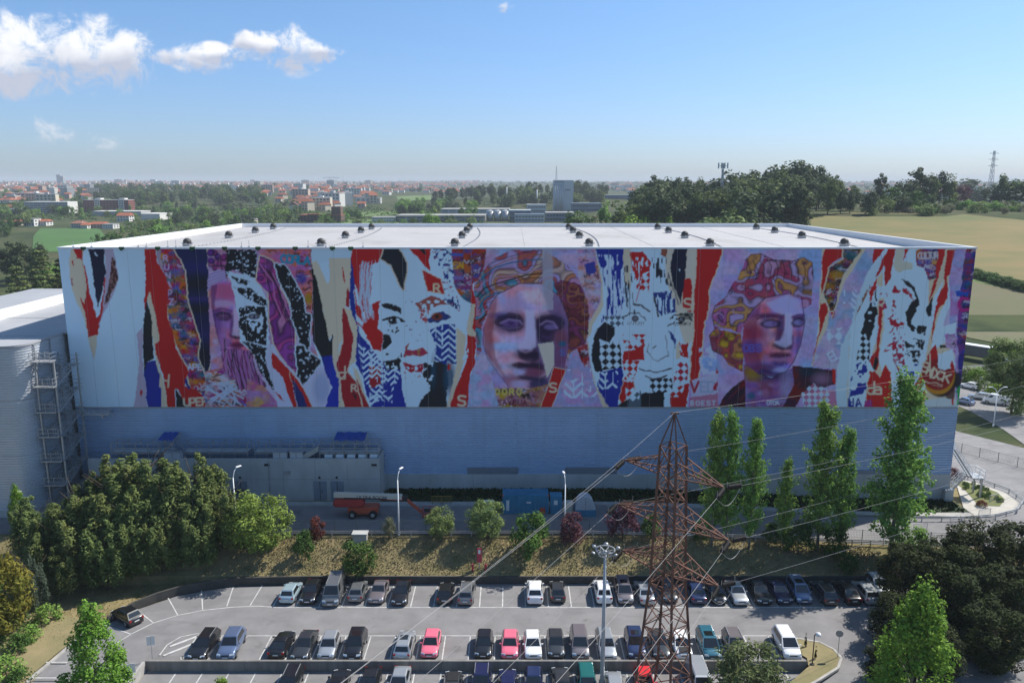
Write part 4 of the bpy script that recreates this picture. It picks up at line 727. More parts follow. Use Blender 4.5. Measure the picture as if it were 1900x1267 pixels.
# yard road in front of the building, and the road bending round its corner
road = [(-105,92.3),(-60,92.3),(40,92.3),(75,91.7),(104,91.7),(104,111),(92,122),(76,150),(70,175),(62,175),(66,140),(66.5,122),(66.0,112),(62.6,101),(-8,101),(-17,101),(-57,100.6),(-105,95)]
sheet('yard_road', road, M_ASPH, .02, step=5)
sheet('far_road', [(66,150),(78,150),(112,178),(160,196),(240,205),(240,214),(150,206),(96,190),(62,176)], M_ASPH2, .06, step=6)
M_SOIL = mat('planting_soil', (.045,.045,.025), .95, col2=(.03,.06,.018), scale=.8, bump=.6, bscale=4)
sheet('planting_strip', [(-17.6,102.3),(62.6,102.3),(62.6,106.7),(-17.6,106.7)], M_SOIL, .10, step=6)
def kerb(name, pts, w=.28, h=.13, mat_=M_CONC, zf=None):
    b = MB()
    for p, q in zip(pts[:-1], pts[1:]):
        zp = (terr(*p) if zf is None else zf); zq = (terr(*q) if zf is None else zf)
        b.bar((p[0],p[1],zp+h/2-.03), (q[0],q[1],zq+h/2-.03), w, h+.06)
    return tag(b.build(name, mat_), kind='structure')
sheet('pavement', [(-57,101.05),(62.6,101.05),(62.6,102.25),(-57,102.25)], M_CONC, .13, step=6)
kerb('kerb', [(-57,101.0),(-17,101.0),(20,101.0),(40,101.0),(62.6,101.0)])
# painted stall markings (all sheets 4 mm proud)
b = MB()
def stripe(p, q, w=.12, z=.012):
    p = Vector((p[0],p[1],0)); q = Vector((q[0],q[1],0)); d = (q-p).normalized(); n = Vector((-d.y,d.x,0))*w/2
    b.add([(p.x-n.x,p.y-n.y,z),(q.x-n.x,q.y-n.y,z),(q.x+n.x,q.y+n.y,z),(p.x+n.x,p.y+n.y,z)], [(0,1,2,3)])
pl = [gp(*p) for p in ((205,1200),(243,1176),(285,1155),(330,1141),(376,1132),(430,1126),(480,1124))]+[(-26,80.5),(-10,80.5),(15,80.5),(42.5,80.5)]
for p, q in zip(pl[:-1], pl[1:]): stripe(p, q)
for a, c in (((312,1109),(330,1141)),((374,1095),(376,1130)),((433,1088),(421,1124)),((487,1085),(464,1123)),((263,1138),(286,1156)),((193,1159),(243,1176))): stripe(gp(*a), gp(*c))
x = -16.29-2.54*4
while x < 41: stripe((x,80.5),(x,85.2)); x += 2.54
x = -14.58-2.567*7
while x < 27: stripe((x,74.9),(x,70.0)); x += 2.567
pl = [gp(*p) for p in ((296,1215),(310,1196),(335,1181),(365,1175))]+[(-30.6,74.9),(-10,74.9),(27.4,74.9)]
for p, q in zip(pl[:-1], pl[1:]): stripe(p, q)
for a, c in (((315,1199),(368,1179)),((303,1216),(362,1192)),((335,1221),(358,1211))): stripe(gp(*a), gp(*c), .3)
x = -14.58-2.567*7
while x < 27: stripe((x,69.4),(x,64.4),z=-.58); x += 2.567
for a, c in (((85,1228),(125,1228)),((50,1257),(125,1257))): stripe(gp(*a), gp(*c))
tag(b.build('parking_lines', M_LINE), kind='structure')
# dry verge and traffic island at the exit, kerbs
isl_p = [gp(*p) for p in ((1436,1188),(1482,1186),(1521,1193),(1547,1206),(1561,1222),(1555,1240),(1520,1262),(1470,1290),(1440,1290),(1500,1238),(1497,1222))]
sheet('traffic_island', isl_p, M_GRASSD, .13, z=0.0)
kerb('kerb', isl_p[:8], .25, .16, zf=0.0)
left_v = [gp(*p) for p in ((100,1215),(60,1247),(20,1285),(-80,1285),(-80,1090),(150,1150),(150,1178))]
sheet('dry_verge', left_v, M_GRASSD, .05, step=3)
kerb('kerb', [gp(*p) for p in ((160,1172),(100,1222),(60,1252),(25,1285))], .3, .16)
# low retaining wall under the bank, and the wall between the terraces
def wall_run(name, label, pts, z0, z1, w, mat_, cap=None, cat='wall', seg=3.2):
    c = pts[len(pts)//2]; t = thing(name, label, cat, (c[0], c[1], z0 if not callable(z0) else z0(*c)))
    for p, q in zip(pts[:-1], pts[1:]):
        L = math.hypot(q[0]-p[0], q[1]-p[1]); n = max(1, round(L/seg))
        for k in range(n):
            u0 = k/n+.010/L; u1 = (k+1)/n-.010/L; A = (lerp(p[0],q[0],u0), lerp(p[1],q[1],u0)); B = (lerp(p[0],q[0],u1), lerp(p[1],q[1],u1))
            za = z0(*A) if callable(z0) else z0; ta = z1(*A) if callable(z1) else z1; zb = z0(*B) if callable(z0) else z0; tb = z1(*B) if callable(z1) else z1
            m = MB(); d = Vector((B[0]-A[0],B[1]-A[1],0)).normalized(); nn = Vector((-d.y,d.x,0))*w/2
            vs = []
            for (X,Y),lo,hi in ((A,za,ta),(B,zb,tb)):
                vs += [(X-nn.x,Y-nn.y,lo),(X+nn.x,Y+nn.y,lo),(X+nn.x,Y+nn.y,hi),(X-nn.x,Y-nn.y,hi)]
            m.add(vs, [(0,3,2,1),(4,5,6,7),(0,1,5,4),(1,2,6,5),(2,3,7,6),(3,0,4,7)])
            m.build('panel', mat_, t)
    return t
bank = [(43,85.78),(-24,85.78)]+[gp(*p) for p in ((500,1084),(430,1086),(380,1093),(330,1103),(290,1115),(250,1130),(200,1154))]
wall_run('retaining_wall', 'low dark concrete wall holding the grassy bank behind the upper car row', bank, -.1, lambda x,y: .98 if y > 82 else lerp(.45,.98,sstep(74,82,y)), .22, M_CONCK)
wall_run('terrace_wall', 'stained concrete wall between the upper and lower car park rows', [(-35.6,69.8),(28.6,69.8)], -.7, .50, .26, M_CONCD)
wall_run('ramp_wall', 'sloping concrete wall beside the ramp at the left of the terraces', [(-35.7,69.6),(-35.9,58)], -.9, lambda x,y: lerp(.1,.5,sstep(60,69,y)), .26, M_CONC)
# ---------------------------------------------------------------- warehouse
BX0, BX1, BY0, BY1, BTOP, BMID, BLOW = -60.7, 62.05, 106.8, 180.0, 37.5, 15.4, 5.6
wh = thing('warehouse', 'huge white warehouse with a graffiti and torn poster mural above grey corrugated cladding', 'warehouse', (0, BY0, 1.4))
# core behind the cladding, and the other three sides
MB().box((BX0+.35,BY0+.35,.8),(BX1-.35,BY1-.35,36.0)).build('core_wall', M_WHITE, wh)
MB().box((BX0,BY0+.36,BMID),(BX0+.33,BY1,BTOP-.86)).build('side_wall', M_WHITE, wh); MB().box((BX1-.33,BY0+.36,BMID),(BX1,BY1,BTOP-.86)).build('side_wall', M_WHITE, wh); MB().box((BX0+.34,BY1-.33,20),(BX1-.34,BY1,BTOP-.8)).build('rear_wall', M_WHITE, wh)
# mural panels: each cladding panel is a part and carries its piece of the print
S_ = paint_mural()
mm = bpy.data.materials.new('mural_paint'); mm.use_nodes = True; q_ = mm.node_tree.nodes; a_ = q_.new('ShaderNodeVertexColor'); a_.layer_name = 'paint'
mm.node_tree.links.new(a_.outputs[0], q_['Principled BSDF'].inputs['Base Color']); q_['Principled BSDF'].inputs['Roughness'].default_value = .55; q_['Principled BSDF'].inputs['Specular IOR Level'].default_value = .3
c_, s_ = math.cos(PITCH), math.sin(PITCH)
def wall_px(x, z):      # plane of the wall -> survey pixel, to look the paint up
    dz = z-CAM_Z; dep = BY0*c_-dz*s_; up_ = BY0*s_+dz*c_
    return 950+FPX*x/dep, 633.5-FPX*up_/dep
NP = 40; PW = (BX1-BX0)/NP; GY = 236; GX = 33
for k in range(NP):
    xa = BX0+k*PW+.012; xb = BX0+(k+1)*PW-.012
    X, Z = np.meshgrid(np.linspace(xa, xb, GX), np.linspace(BMID, BTOP-.25, GY)); px, py = wall_px(X, Z)
    fx = np.clip((px-MU_X0)/MU_STEP, 0, S_.nx-1.01); fy = np.clip((py-MU_Y0)/MU_STEP, 0, S_.ny-1.01); ix = fx.astype(int); iy = fy.astype(int); fx = (fx-ix)[...,None]; fy = (fy-iy)[...,None]
    C = (S_.C[iy,ix]*(1-fx)+S_.C[iy,ix+1]*fx)*(1-fy)+(S_.C[iy+1,ix]*(1-fx)+S_.C[iy+1,ix+1]*fx)*fy
    inset = np.where((np.arange(GX) == 0)|(np.arange(GX) == GX-1), .02, 0.0)[None,:]+0*Z
    V = np.stack([X-0, np.full_like(X, BY0)+inset-wh.location.y, Z-wh.location.z], -1).reshape(-1,3)
    idx = np.arange(GX*GY).reshape(GY,GX); F = np.stack([idx[:-1,:-1],idx[:-1,1:],idx[1:,1:],idx[1:,:-1]], -1).reshape(-1,4)
    me = bpy.data.meshes.new('wall_panel'); me.vertices.add(len(V)); me.vertices.foreach_set('co', V.astype(np.float32).ravel())
    me.loops.add(F.size); me.loops.foreach_set('vertex_index', F.astype(np.int32).ravel()); me.polygons.add(len(F)); me.polygons.foreach_set('loop_start', (np.arange(len(F))*4).astype(np.int32)); me.polygons.foreach_set('loop_total', np.full(len(F),4,np.int32)); me.update(calc_edges=True)
    ca = me.color_attributes.new('paint','FLOAT_COLOR','POINT'); ca.data.foreach_set('color', np.concatenate([np.clip(C,0,1).reshape(-1,3), np.ones((GX*GY,1))],1).astype(np.float32).ravel())
    o = put('wall_panel', me, mm, wh)
MB().box((BX0,BY0+.03,BMID),(BX1,BY0+.34,BTOP-.2)).build('panel_backing', M_GALV, wh)
# corrugated cladding below (real ribs)
def ribs(z0, z1, pitch=.22, dep=.05):
    pr = []; z = z0
    while z < z1-pitch*.5:
        pr += [(0,z),(0,z+pitch*.45),(dep,z+pitch*.55),(dep,z+pitch*.95)]; z += pitch
    pr.append((0,z1)); return pr
def clad(name, path, z0, z1, mat_, parent, pitch=.22, dep=.05):
    """horizontal ribs swept along a plan path (list of x,y); outward is to the right of travel"""
    pr = ribs(z0, z1, pitch, dep); nrm = []
    for i in range(len(path)):
        d = Vector((0,0))
        for a, b in ((i-1,i),(i,i+1)):
            if 0 <= a and b < len(path): e = Vector((path[b][0]-path[a][0], path[b][1]-path[a][1])).normalized(); d += Vector((e.y,-e.x))
        nrm.append(d.normalized())
    m = MB(); n = len(pr); vs = []
    for (x,y), nn in zip(path, nrm): vs += [(x-nn.x*e, y-nn.y*e, z) for e, z in pr]
    fs = [(i*n+j,(i+1)*n+j,(i+1)*n+j+1,i*n+j+1) for i in range(len(path)-1) for j in range(n-1)]
    return m.add(vs, fs).build(name, mat_, parent)
for k in range(10):
    xa = BX0+k*(BX1-BX0)/10+.01; xb = BX0+(k+1)*(BX1-BX0)/10-.01
    clad('cladding_sheet', [(xa,BY0-.02),(xb,BY0-.02)], BLOW, BMID-.12, M_CLAD, wh, .36, .13)
clad('cladding_sheet', [(BX1,BY0),(BX1,BY1)], BLOW, BMID-.12, M_CLAD, wh)
MB().box((BX0-.02,BY0-.10,BMID-.14),(BX1+.04,BY0+.02,BMID-.005)).build('drip_flashing', M_GALV, wh)
for k in range(20):
    xa = BX0+k*(BX1-BX0)/20+.012; xb = BX0+(k+1)*(BX1-BX0)/20-.012
    MB().box((xa,BY0-.16,.6),(xb,BY0+.3,BLOW-.01)).build('plinth_panel', M_CONCW, wh)
MB().box((BX1-.3,BY0+.32,.6),(BX1+.12,BY1,BLOW-.01)).build('plinth_panel', M_CONCW, wh)
M_VENTG = mat('louvre_grey', (.20,.225,.26), .6)
for px0, px1 in ((868,961),(1049,1144)):
    xa = W(px0,870,BY0).x; xb = W(px1,870,BY0).x; m = MB()
    for i in range(9): m.box((xa,BY0-.10,BLOW+.02+i*.1),(xb,BY0-.03,BLOW+.075+i*.1))
    m.box((xa-.05,BY0-.06,BLOW),(xb+.05,BY0-.025,BLOW+.95)); m.build('louvre', M_VENTG, wh)
xa = W(1590,870,BY0).x; MB().box((xa,BY0-.14,BLOW-.02),(W(1690,870,BY0).x,BY0-.03,BLOW+.5)).build('louvre', M_VENTG, wh)
# roof, parapet, coping
MB().box((BX0+.4,BY0+.4,35.9),(BX1-.4,BY1-.4,36.2)).build('roof', M_ROOF, wh)
for a, c in (((BX0-.06,BY0-.10,BTOP-.24),(BX1+.06,BY0+.42,BTOP)),((BX0-.06,BY1-.42,BTOP-.75),(BX1+.06,BY1+.08,BTOP-.55))):
    MB().box(a, c).build('coping', M_COPING, wh)
for x in (BX0+.2,BX1-.2): MB().bar((x,BY0+.425,BTOP-.1),(x,BY1-.425,BTOP-.65),.52,.2).build('coping', M_COPING, wh)
for a, c in (((BX0+.34,BY1-.6,36.21),(BX1-.34,BY1-.4,BTOP-.76)),):
    MB().box(a, c).build('parapet', M_WHITE, wh)
for xa, xb in ((BX0+.3,BX0+.5),(BX1-.5,BX1-.3)): MB().add([(xa,BY0+.45,36.0),(xb,BY0+.45,36.0),(xb,BY1-.62,35.9),(xa,BY1-.62,35.9),(xa,BY0+.45,BTOP-.21),(xb,BY0+.45,BTOP-.21),(xb,BY1-.62,BTOP-.76),(xa,BY1-.62,BTOP-.76)],[(3,2,1,0),(4,5,6,7),(0,1,5,4),(1,2,6,5),(2,3,7,6),(3,0,4,7)]).build('parapet', M_WHITE, wh)
M_VENT = mat('vent_dark', (.05,.048,.045), .6, var=.2, scale=3)
vb = MB().box((-.55,-.55,0),(.55,.55,.42)).box((-.85,-.12,.40),(.85,.12,.58)).box((-.12,-.85,.42),(.12,.85,.56)).mesh('vent_base')
vd = MB().lathe([(.5,.4),(.62,.55),(.64,.85),(.5,1.1),(.28,1.25),(.0,1.3)], n=12).mesh('vent_cowl', True)
for cx in (-50.5,-29.7,-8.9,12.0,30.8,51.7):
    for j, cy in enumerate((124.5,143,158,170)):
        v = put('roof_vent', vb, M_GALV, wh, (cx, cy-BY0, 36.2-1.4)); put('cowl', vd, M_VENT, v)
    m = MB(); pts = [Vector((cx+1.2+1.6*math.sin(t*3), 121+t*53, 36.26)) for t in [k/40 for k in range(41)]]
    m.tube(pts, .05, 4)
    for p in pts[::1]: m.cbox(p, (.22,.22,.14))
    m.build('lightning_cable', M_GALV, wh)
for x in (-38,-18,2,22,42): MB().box((x,BY0+.9,36.2),(x+.05,BY1-.9,36.235)).build('roof_seam', M_ROOF, wh)
for px in (134,168,255,270,310,325,447,461,571,604,673):
    x = W(px,455,BY0).x; MB().cyl((x,BY0+.25,BTOP),(x,BY0+.25,BTOP+random.uniform(.6,1.1)),.035,n=5).cbox((x,BY0+.25,BTOP+.05),(.25,.25,.1)).build('rigging_post', M_GALV, wh)
M_GREEN = mat('green_pad', (.02,.10,.03), .8)
for px in (155,226,293,357,417,479,548,617,651):
    x = W(px,460,BY0).x; MB().box((x-.35,BY0-.16,BTOP-.28),(x+.35,BY0+.1,BTOP+.05)).box((x-.2,BY0-.2,BTOP-.45),(x+.15,BY0-.11,BTOP-.3)).build('edge_pad', M_GREEN, wh, bevel=.03)
# ---------------------------------------------------------------- left wing
WX, WZ, WF = -61.3, 25.7, 97.2
wg = thing('wing_building', 'lower corrugated steel wing with a rounded corner and pale flat roof beside the warehouse', 'building', (-68, 105, 2.5))
arc = [(WX-2.6+2.6*math.sin(t), WF+2.6-2.6*math.cos(t)) for t in [R(90)*k/10 for k in range(11)]]
path = [(-92,WF)]+arc+[(WX,BY0+.3)]
for z0, z1 in ((4.2,11.6),(11.63,18.9),(18.93,WZ)): clad('cladding_sheet', path, z0, z1, M_CLADW, wg, .34, .09)
MB().prism([(-92,WF+.1)]+[(x-.1,y+.1) for x,y in arc]+[(WX-.15,BY0+.35),(WX-.15,150),(-92,150)], 1.5, WZ-.25).build('core_wall', M_CONCW, wg)
MB().prism([(-92,WF-.04)]+[(x+.04*math.sin(R(9*k)),y-.04*math.cos(R(9*k))) for k,(x,y) in enumerate(arc)]+[(WX+.04,BY0),(WX+.04,BY0+.3),(-92,BY0+.3)], 2.0, 4.19).build('plinth', M_CONCW, wg)
M_WROOF = mat('wing_roof', (.34,.345,.36), .7, var=.08, scale=.15)
MB().prism([(-92,WF-.12)]+[(x+.1*math.sin(R(9*k)),y-.1*math.cos(R(9*k))) for k,(x,y) in enumerate(arc)]+[(WX+.1,BY0-.02),(BX0-.08,BY0+.02),(BX0-.08,152),(-92,152)], WZ+.01, WZ+.26).build('roof', M_WROOF, wg)
for k in range(8): MB().box((-76.2,98+k*7.6,WZ+.27),(-75.9,98+(k+1)*7.6-.06,WZ+1.75)).build('parapet_panel', M_COPING, wg)
for k in range(3): MB().bar((-77,104+k*14,WZ+.29),(BX0-.5,104+k*14,WZ+.29),.08,.05).build('roof_seam', M_GALV, wg)
for y in (99.7,103.3): MB().box((WX+.09,y,4.2),(WX+.2,y+.18,WZ)).build('cladding_trim', M_GALV, wg)
# escape stair
st = thing('escape_stair', 'galvanised steel zigzag escape stair against the wing wall', 'staircase', (-59.6, 101.5, 3.1))
sx0, sx1, sy0, sy1, dz = WX+.35, WX+2.75, 99.2, 104.6, 3.3
for x in (sx0,sx1):
    for y in (sy0,sy1): MB().box((x-.09,y-.09,3.0),(x+.09,y+.09,23.6)).build('post', M_GALV, st)
lv = [3.9+dz*k for k in range(7)]
for k, z in enumerate(lv):
    for ya, yb in (((sy0-.9,sy0+.5),) if k < 6 else ((sy0-.9,sy0+.5),)):
        l = MB().box((sx0-.1,ya,z-.12),(sx1+.1,yb,z)).build('landing', M_GALV, st)
        r = MB()
        for zz in (z+.5,z+1.05): r.bar((sx0-.1,ya,zz),(sx1+.1,ya,zz),.05).bar((sx1+.1,ya,zz),(sx1+.1,yb,zz),.05).bar((sx0-.1,ya,zz),(sx0-.1,yb,zz),.05)
        for xx in (sx0-.1,(sx0+sx1)/2,sx1+.1): r.bar((xx,ya,z),(xx,ya,z+1.08),.05)
        r.build('railing', M_GALV, st)
    if k < 6:
        zm = z+dz/2
        MB().box((sx0-.1,sy1-.5,zm-.12),(sx1+.1,sy1+.5,zm)).build('landing', M_GALV, st)
        for s_i, (xa, za, zb, ya, yb) in enumerate(((sx1-.55,z,zm,sy0+.5,sy1-.5),(sx0+.55,zm,z+dz,sy1-.5,sy0+.5))):
            f = MB(); 
            for dx in (-.5,.5): f.bar((xa+dx,ya,za-.1),(xa+dx,yb,zb-.1),.06,.24)
            for i in range(9): u = (i+.5)/9; f.cbox((xa,lerp(ya,yb,u),lerp(za,zb,u)),(1.0,.28,.04))
            fl = f.build('flight', M_GALV, st); r = MB()
            for dx in (-.52,.52):
                for hh in (.5,1.0): r.bar((xa+dx,ya,za+hh),(xa+dx,yb,zb+hh),.05)
                for i in range(4): u = i/3; r.bar((xa+dx,lerp(ya,yb,u),lerp(za,zb,u)),(xa+dx,lerp(ya,yb,u),lerp(za,zb,u)+1.02),.045)
            r.build('handrail', M_GALV, st)
        r = MB(); r.bar((sx0,sy0,z),(sx0,sy1,zm),.07).bar((sx1,sy0,zm),(sx1,sy1,z),.07)
        for zz in (zm+.5,zm+1.05): r.bar((sx0-.1,sy1+.5,zz),(sx1+.1,sy1+.5,zz),.05)
        r.build('brace', M_GALV, st)
MB().box((sx1,104.0,15.0),(BX0+6.0,104.9,15.12)).box((BX0+5.0,104.0,14.6),(BX0+5.2,106.7,15.0)).build('gangway', M_GALV, st)
r = MB()
for zz in (15.6,16.15): r.bar((sx1,104.0,zz),(BX0+6.0,104.0,zz),.05)
for i in range(5): xx = lerp(sx1,BX0+6,i/4); r.bar((xx,104.0,15.1),(xx,104.0,16.2),.05)
r.build('railing', M_GALV, st)
# ---------------------------------------------------------------- annex with rooftop plant
AX0, AX1, AY, AZ = -57.6, -18.0, 102.9, 9.2
an = thing('annex', 'low concrete service annex along the foot of the mural wall', 'building', (-38, AY, 3.1))
for k in range(9):
    xa = lerp(AX0,AX1,k/9)+.012; xb = lerp(AX0,AX1,(k+1)/9)-.012
    MB().box((xa,AY,2.6),(xb,AY+.3,6.25)).build('wall_panel', M_CONCW, an); MB().box((xa,AY,6.28),(xb,AY+.3,AZ)).build('wall_panel', M_CONCW, an)
MB().box((AX1-.3,AY+.305,2.6),(AX1,BY0-.2,AZ)).build('wall_panel', M_CONCW, an)
MB().box((AX0,AY+.31,AZ-1.4),(AX1-.31,BY0-.2,AZ-1.1)).build('roof', M_CONCD, an)
M_DOOR = mat('steel_door', (.20,.23,.27), .6, var=.08, scale=2)
for px in (594,626,447):
    x = W(px,905,AY).x; d = MB().box((x-.9,AY-.05,3.22),(x+.9,AY+.02,6.0)).build('door', M_DOOR, an); MB().box((x-.03,AY-.07,3.25),(x+.03,AY-.05,5.98)).box((x+.25,AY-.10,4.4),(x+.32,AY-.052,4.7)).build('handle', M_DARK, d); MB().box((x-.12,AY-.2,6.45),(x+.12,AY,6.7)).build('wall_lamp', M_DARK, an)
for px in (495,694): x = W(px,858,AY).x; MB().box((x-.35,AY-.08,8.2),(x+.35,AY-.002,8.5)).build('overflow_vent', M_DARK, an)
x = W(533,870,AY).x; MB().box((x-.4,AY-.12,7.0),(x+.4,AY-.002,7.5)).build('meter_box', M_GALV, an)
x = W(500,880,AY).x; MB().cyl((x,AY-.08,3.2),(x,AY-.08,AZ-.3),.06).build('downpipe', M_GALV, an)
x = AX1+.05; MB().cyl((x,AY+.2,3.2),(x,AY+.2,AZ-.3),.07).build('downpipe', M_GALV, an)
M_BTARP = mat('blue_tarp', (.012,.06,.30), .6, var=.15, scale=1.2)
for px0, px1, lab in ((212,325,'leftmost pipe rack on the annex roof above the dark pines'),(345,463,'middle pipe rack on the annex roof'),(476,585,'pipe rack on the annex roof behind the two cabinets'),(595,705,'pipe rack with white chiller units at the right end of the annex roof')):
    xa = W(px0,835,105).x; xb = W(px1,835,105).x; t = thing('pipe_rack', lab, 'pipe rack', ((xa+xb)/2,105,AZ-1.1)); z0 = AZ-1.1
    m = MB(); n = 5
    for i in range(n+1):
        x = lerp(xa,xb,i/n)
        for y in (104.2,106.0): m.bar((x,y,z0),(x,y,z0+2.9),.09)
        m.bar((x,104.2,z0+2.8),(x,106,z0+2.8),.07)
    for y in (104.2,106.0):
        for zz in (z0+1.5,z0+2.2,z0+2.85): m.bar((xa,y,zz),(xb,y,zz),.06)
    m.build('frame', M_GALV, t)
    m = MB()
    for i, y in enumerate((104.5,104.9,105.3,105.7)): m.cyl((xa,y,z0+1.6),(xb,y,z0+1.6),.13,n=8)
    m.build('pipes', M_GALV, t)
    MB().box((xa,104.3,z0+1.3),(xb,105.9,z0+1.42)).build('tray', M_GALV, t)
    if px0 == 595:
        for i in range(5): u = MB().box((xa+.7+i*1.55,104.0,z0+.3),(xa+1.8+i*1.55,104.9,z0+1.25)).build('chiller_unit', M_WHITE, t, bevel=.04)
for px0, px1, lab in ((298,327,'left blue tarpaulin awning over the annex roof'),(622,679,'right blue tarpaulin awning over the annex roof')):
    xa = W(px0,810,105).x; xb = W(px1,810,105).x; t = thing('tarpaulin', lab, 'tarpaulin', ((xa+xb)/2,105,AZ-1.1)); zt = AZ+2.3
    m = MB(); n = 8
    for i in range(n):
        for j in range(3):
            f = lambda u,v: (lerp(xa,xb,u), lerp(103.9,106.2,v), zt+.45*v-.18*math.sin(u*math.pi)*math.sin(v*math.pi)+.06*math.sin(u*19))
            m.quad(f(i/n,j/3),f((i+1)/n,j/3),f((i+1)/n,(j+1)/3),f(i/n,(j+1)/3))
    m.build('sheet', M_BTARP, t)
    m = MB()
    for x in (xa,xb):
        for y, h in ((104,0),(106.1,.42)): m.bar((x,y,AZ-1.1),(x,y,zt+h),.06)
    m.build('poles', M_GALV, t)
for px, w, lab in ((521,1.9,'grey-blue metal cabinet on the annex roof'),(551,1.7,'metal cabinet with a sloped duct on the annex roof'),(322,2.2,'pale blue cabinet on the annex roof behind the pine tops')):
    x = W(px,838,103.9).x; t = thing('roof_cabinet', lab, 'cabinet', (x,103.9,AZ-1.1)); MB().box((x-w/2,103.35,AZ-1.1),(x+w/2,104.2,AZ+.75)).build('body', M_CLADW, t, bevel=.03); MB().box((x-w/2-.06,103.3,AZ+.752),(x+w/2+.06,104.25,AZ+.82)).build('lid', M_GALV, t)
    MB().box((x-.02,103.33,AZ-.9),(x+.02,103.348,AZ+.7)).build('door_joint', M_DARK, t)
    if px == 551: MB().add([(x+w/2,103.4,AZ-.5),(x+w/2+2.2,103.4,AZ+.9),(x+w/2+2.2,104.2,AZ+.9),(x+w/2,104.2,AZ-.5),(x+w/2,103.4,AZ+.3),(x+w/2+2.2,103.4,AZ+1.6),(x+w/2+2.2,104.2,AZ+1.6),(x+w/2,104.2,AZ+.3)],[(3,2,1,0),(4,5,6,7),(0,1,5,4),(1,2,6,5),(2,3,7,6),(3,0,4,7)]).build('duct', M_GALV, t)
# stair at the right-hand corner of the warehouse
cs = thing('corner_stair', 'white railed steel stair at the right foot of the warehouse', 'staircase', (63.6,108,1.6))
def flight(p, q, y0, y1):
    m = MB()
    for y in (y0,y1): m.bar((p[0],y,p[1]),(q[0],y,q[1]),.06,.24)
    for i in range(14): u = (i+.5)/14; m.cbox((lerp(p[0],q[0],u),(y0+y1)/2,lerp(p[1],q[1],u)),(.28,y1-y0,.04))
    m.build('flight', M_GALV, cs); m = MB()
    for y in (y0,y1):
        for h in (.55,1.05): m.bar((p[0],y,p[1]+h),(q[0],y,q[1]+h),.05)
        for i in range(5): u = i/4; m.bar((lerp(p[0],q[0],u),y,lerp(p[1],q[1],u)),(lerp(p[0],q[0],u),y,lerp(p[1],q[1],u)+1.05),.05)
    m.build('handrail', M_COPING, cs)
flight((62.4,9.0),(65.4,4.8),107.3,108.3); flight((62.9,1.75),(65.4,4.75),108.5,109.5)
MB().box((65.4,107.2,4.65),(67.2,109.6,4.78)).build('landing', M_GALV, cs); MB().box((66.9,107.4,1.5),(67.1,107.6,4.64)).build('post', M_GALV, cs); MB().box((66.9,109.2,1.5),(67.1,109.4,4.64)).build('post', M_GALV, cs)
m = MB()
for zz in (5.3,5.85): m.bar((65.4,107.2,zz),(67.2,107.2,zz),.05).bar((67.2,107.2,zz),(67.2,109.6,zz),.05).bar((67.2,109.6,zz),(65.4,109.6,zz),.05)
for xx, y in ((66.3,107.2),(67.2,107.2),(67.2,108.4),(67.2,109.6),(66.3,109.6)): m.bar((xx,y,4.78),(xx,y,5.88),.05)
m.build('railing', M_COPING, cs)
xb = W(1758,915,BY0-.4).x; t = thing('service_cabinet', 'small pale cabinet at the right foot of the concrete plinth', 'cabinet', (xb,BY0-.6,2.0)); MB().box((xb-.6,BY0-.9,1.6),(xb+.6,BY0-.25,3.4)).build('body', M_CONCW, t, bevel=.03); MB().box((xb-.66,BY0-.96,3.41),(xb+.66,BY0-.22,3.5)).build('lid', M_GALV, t)
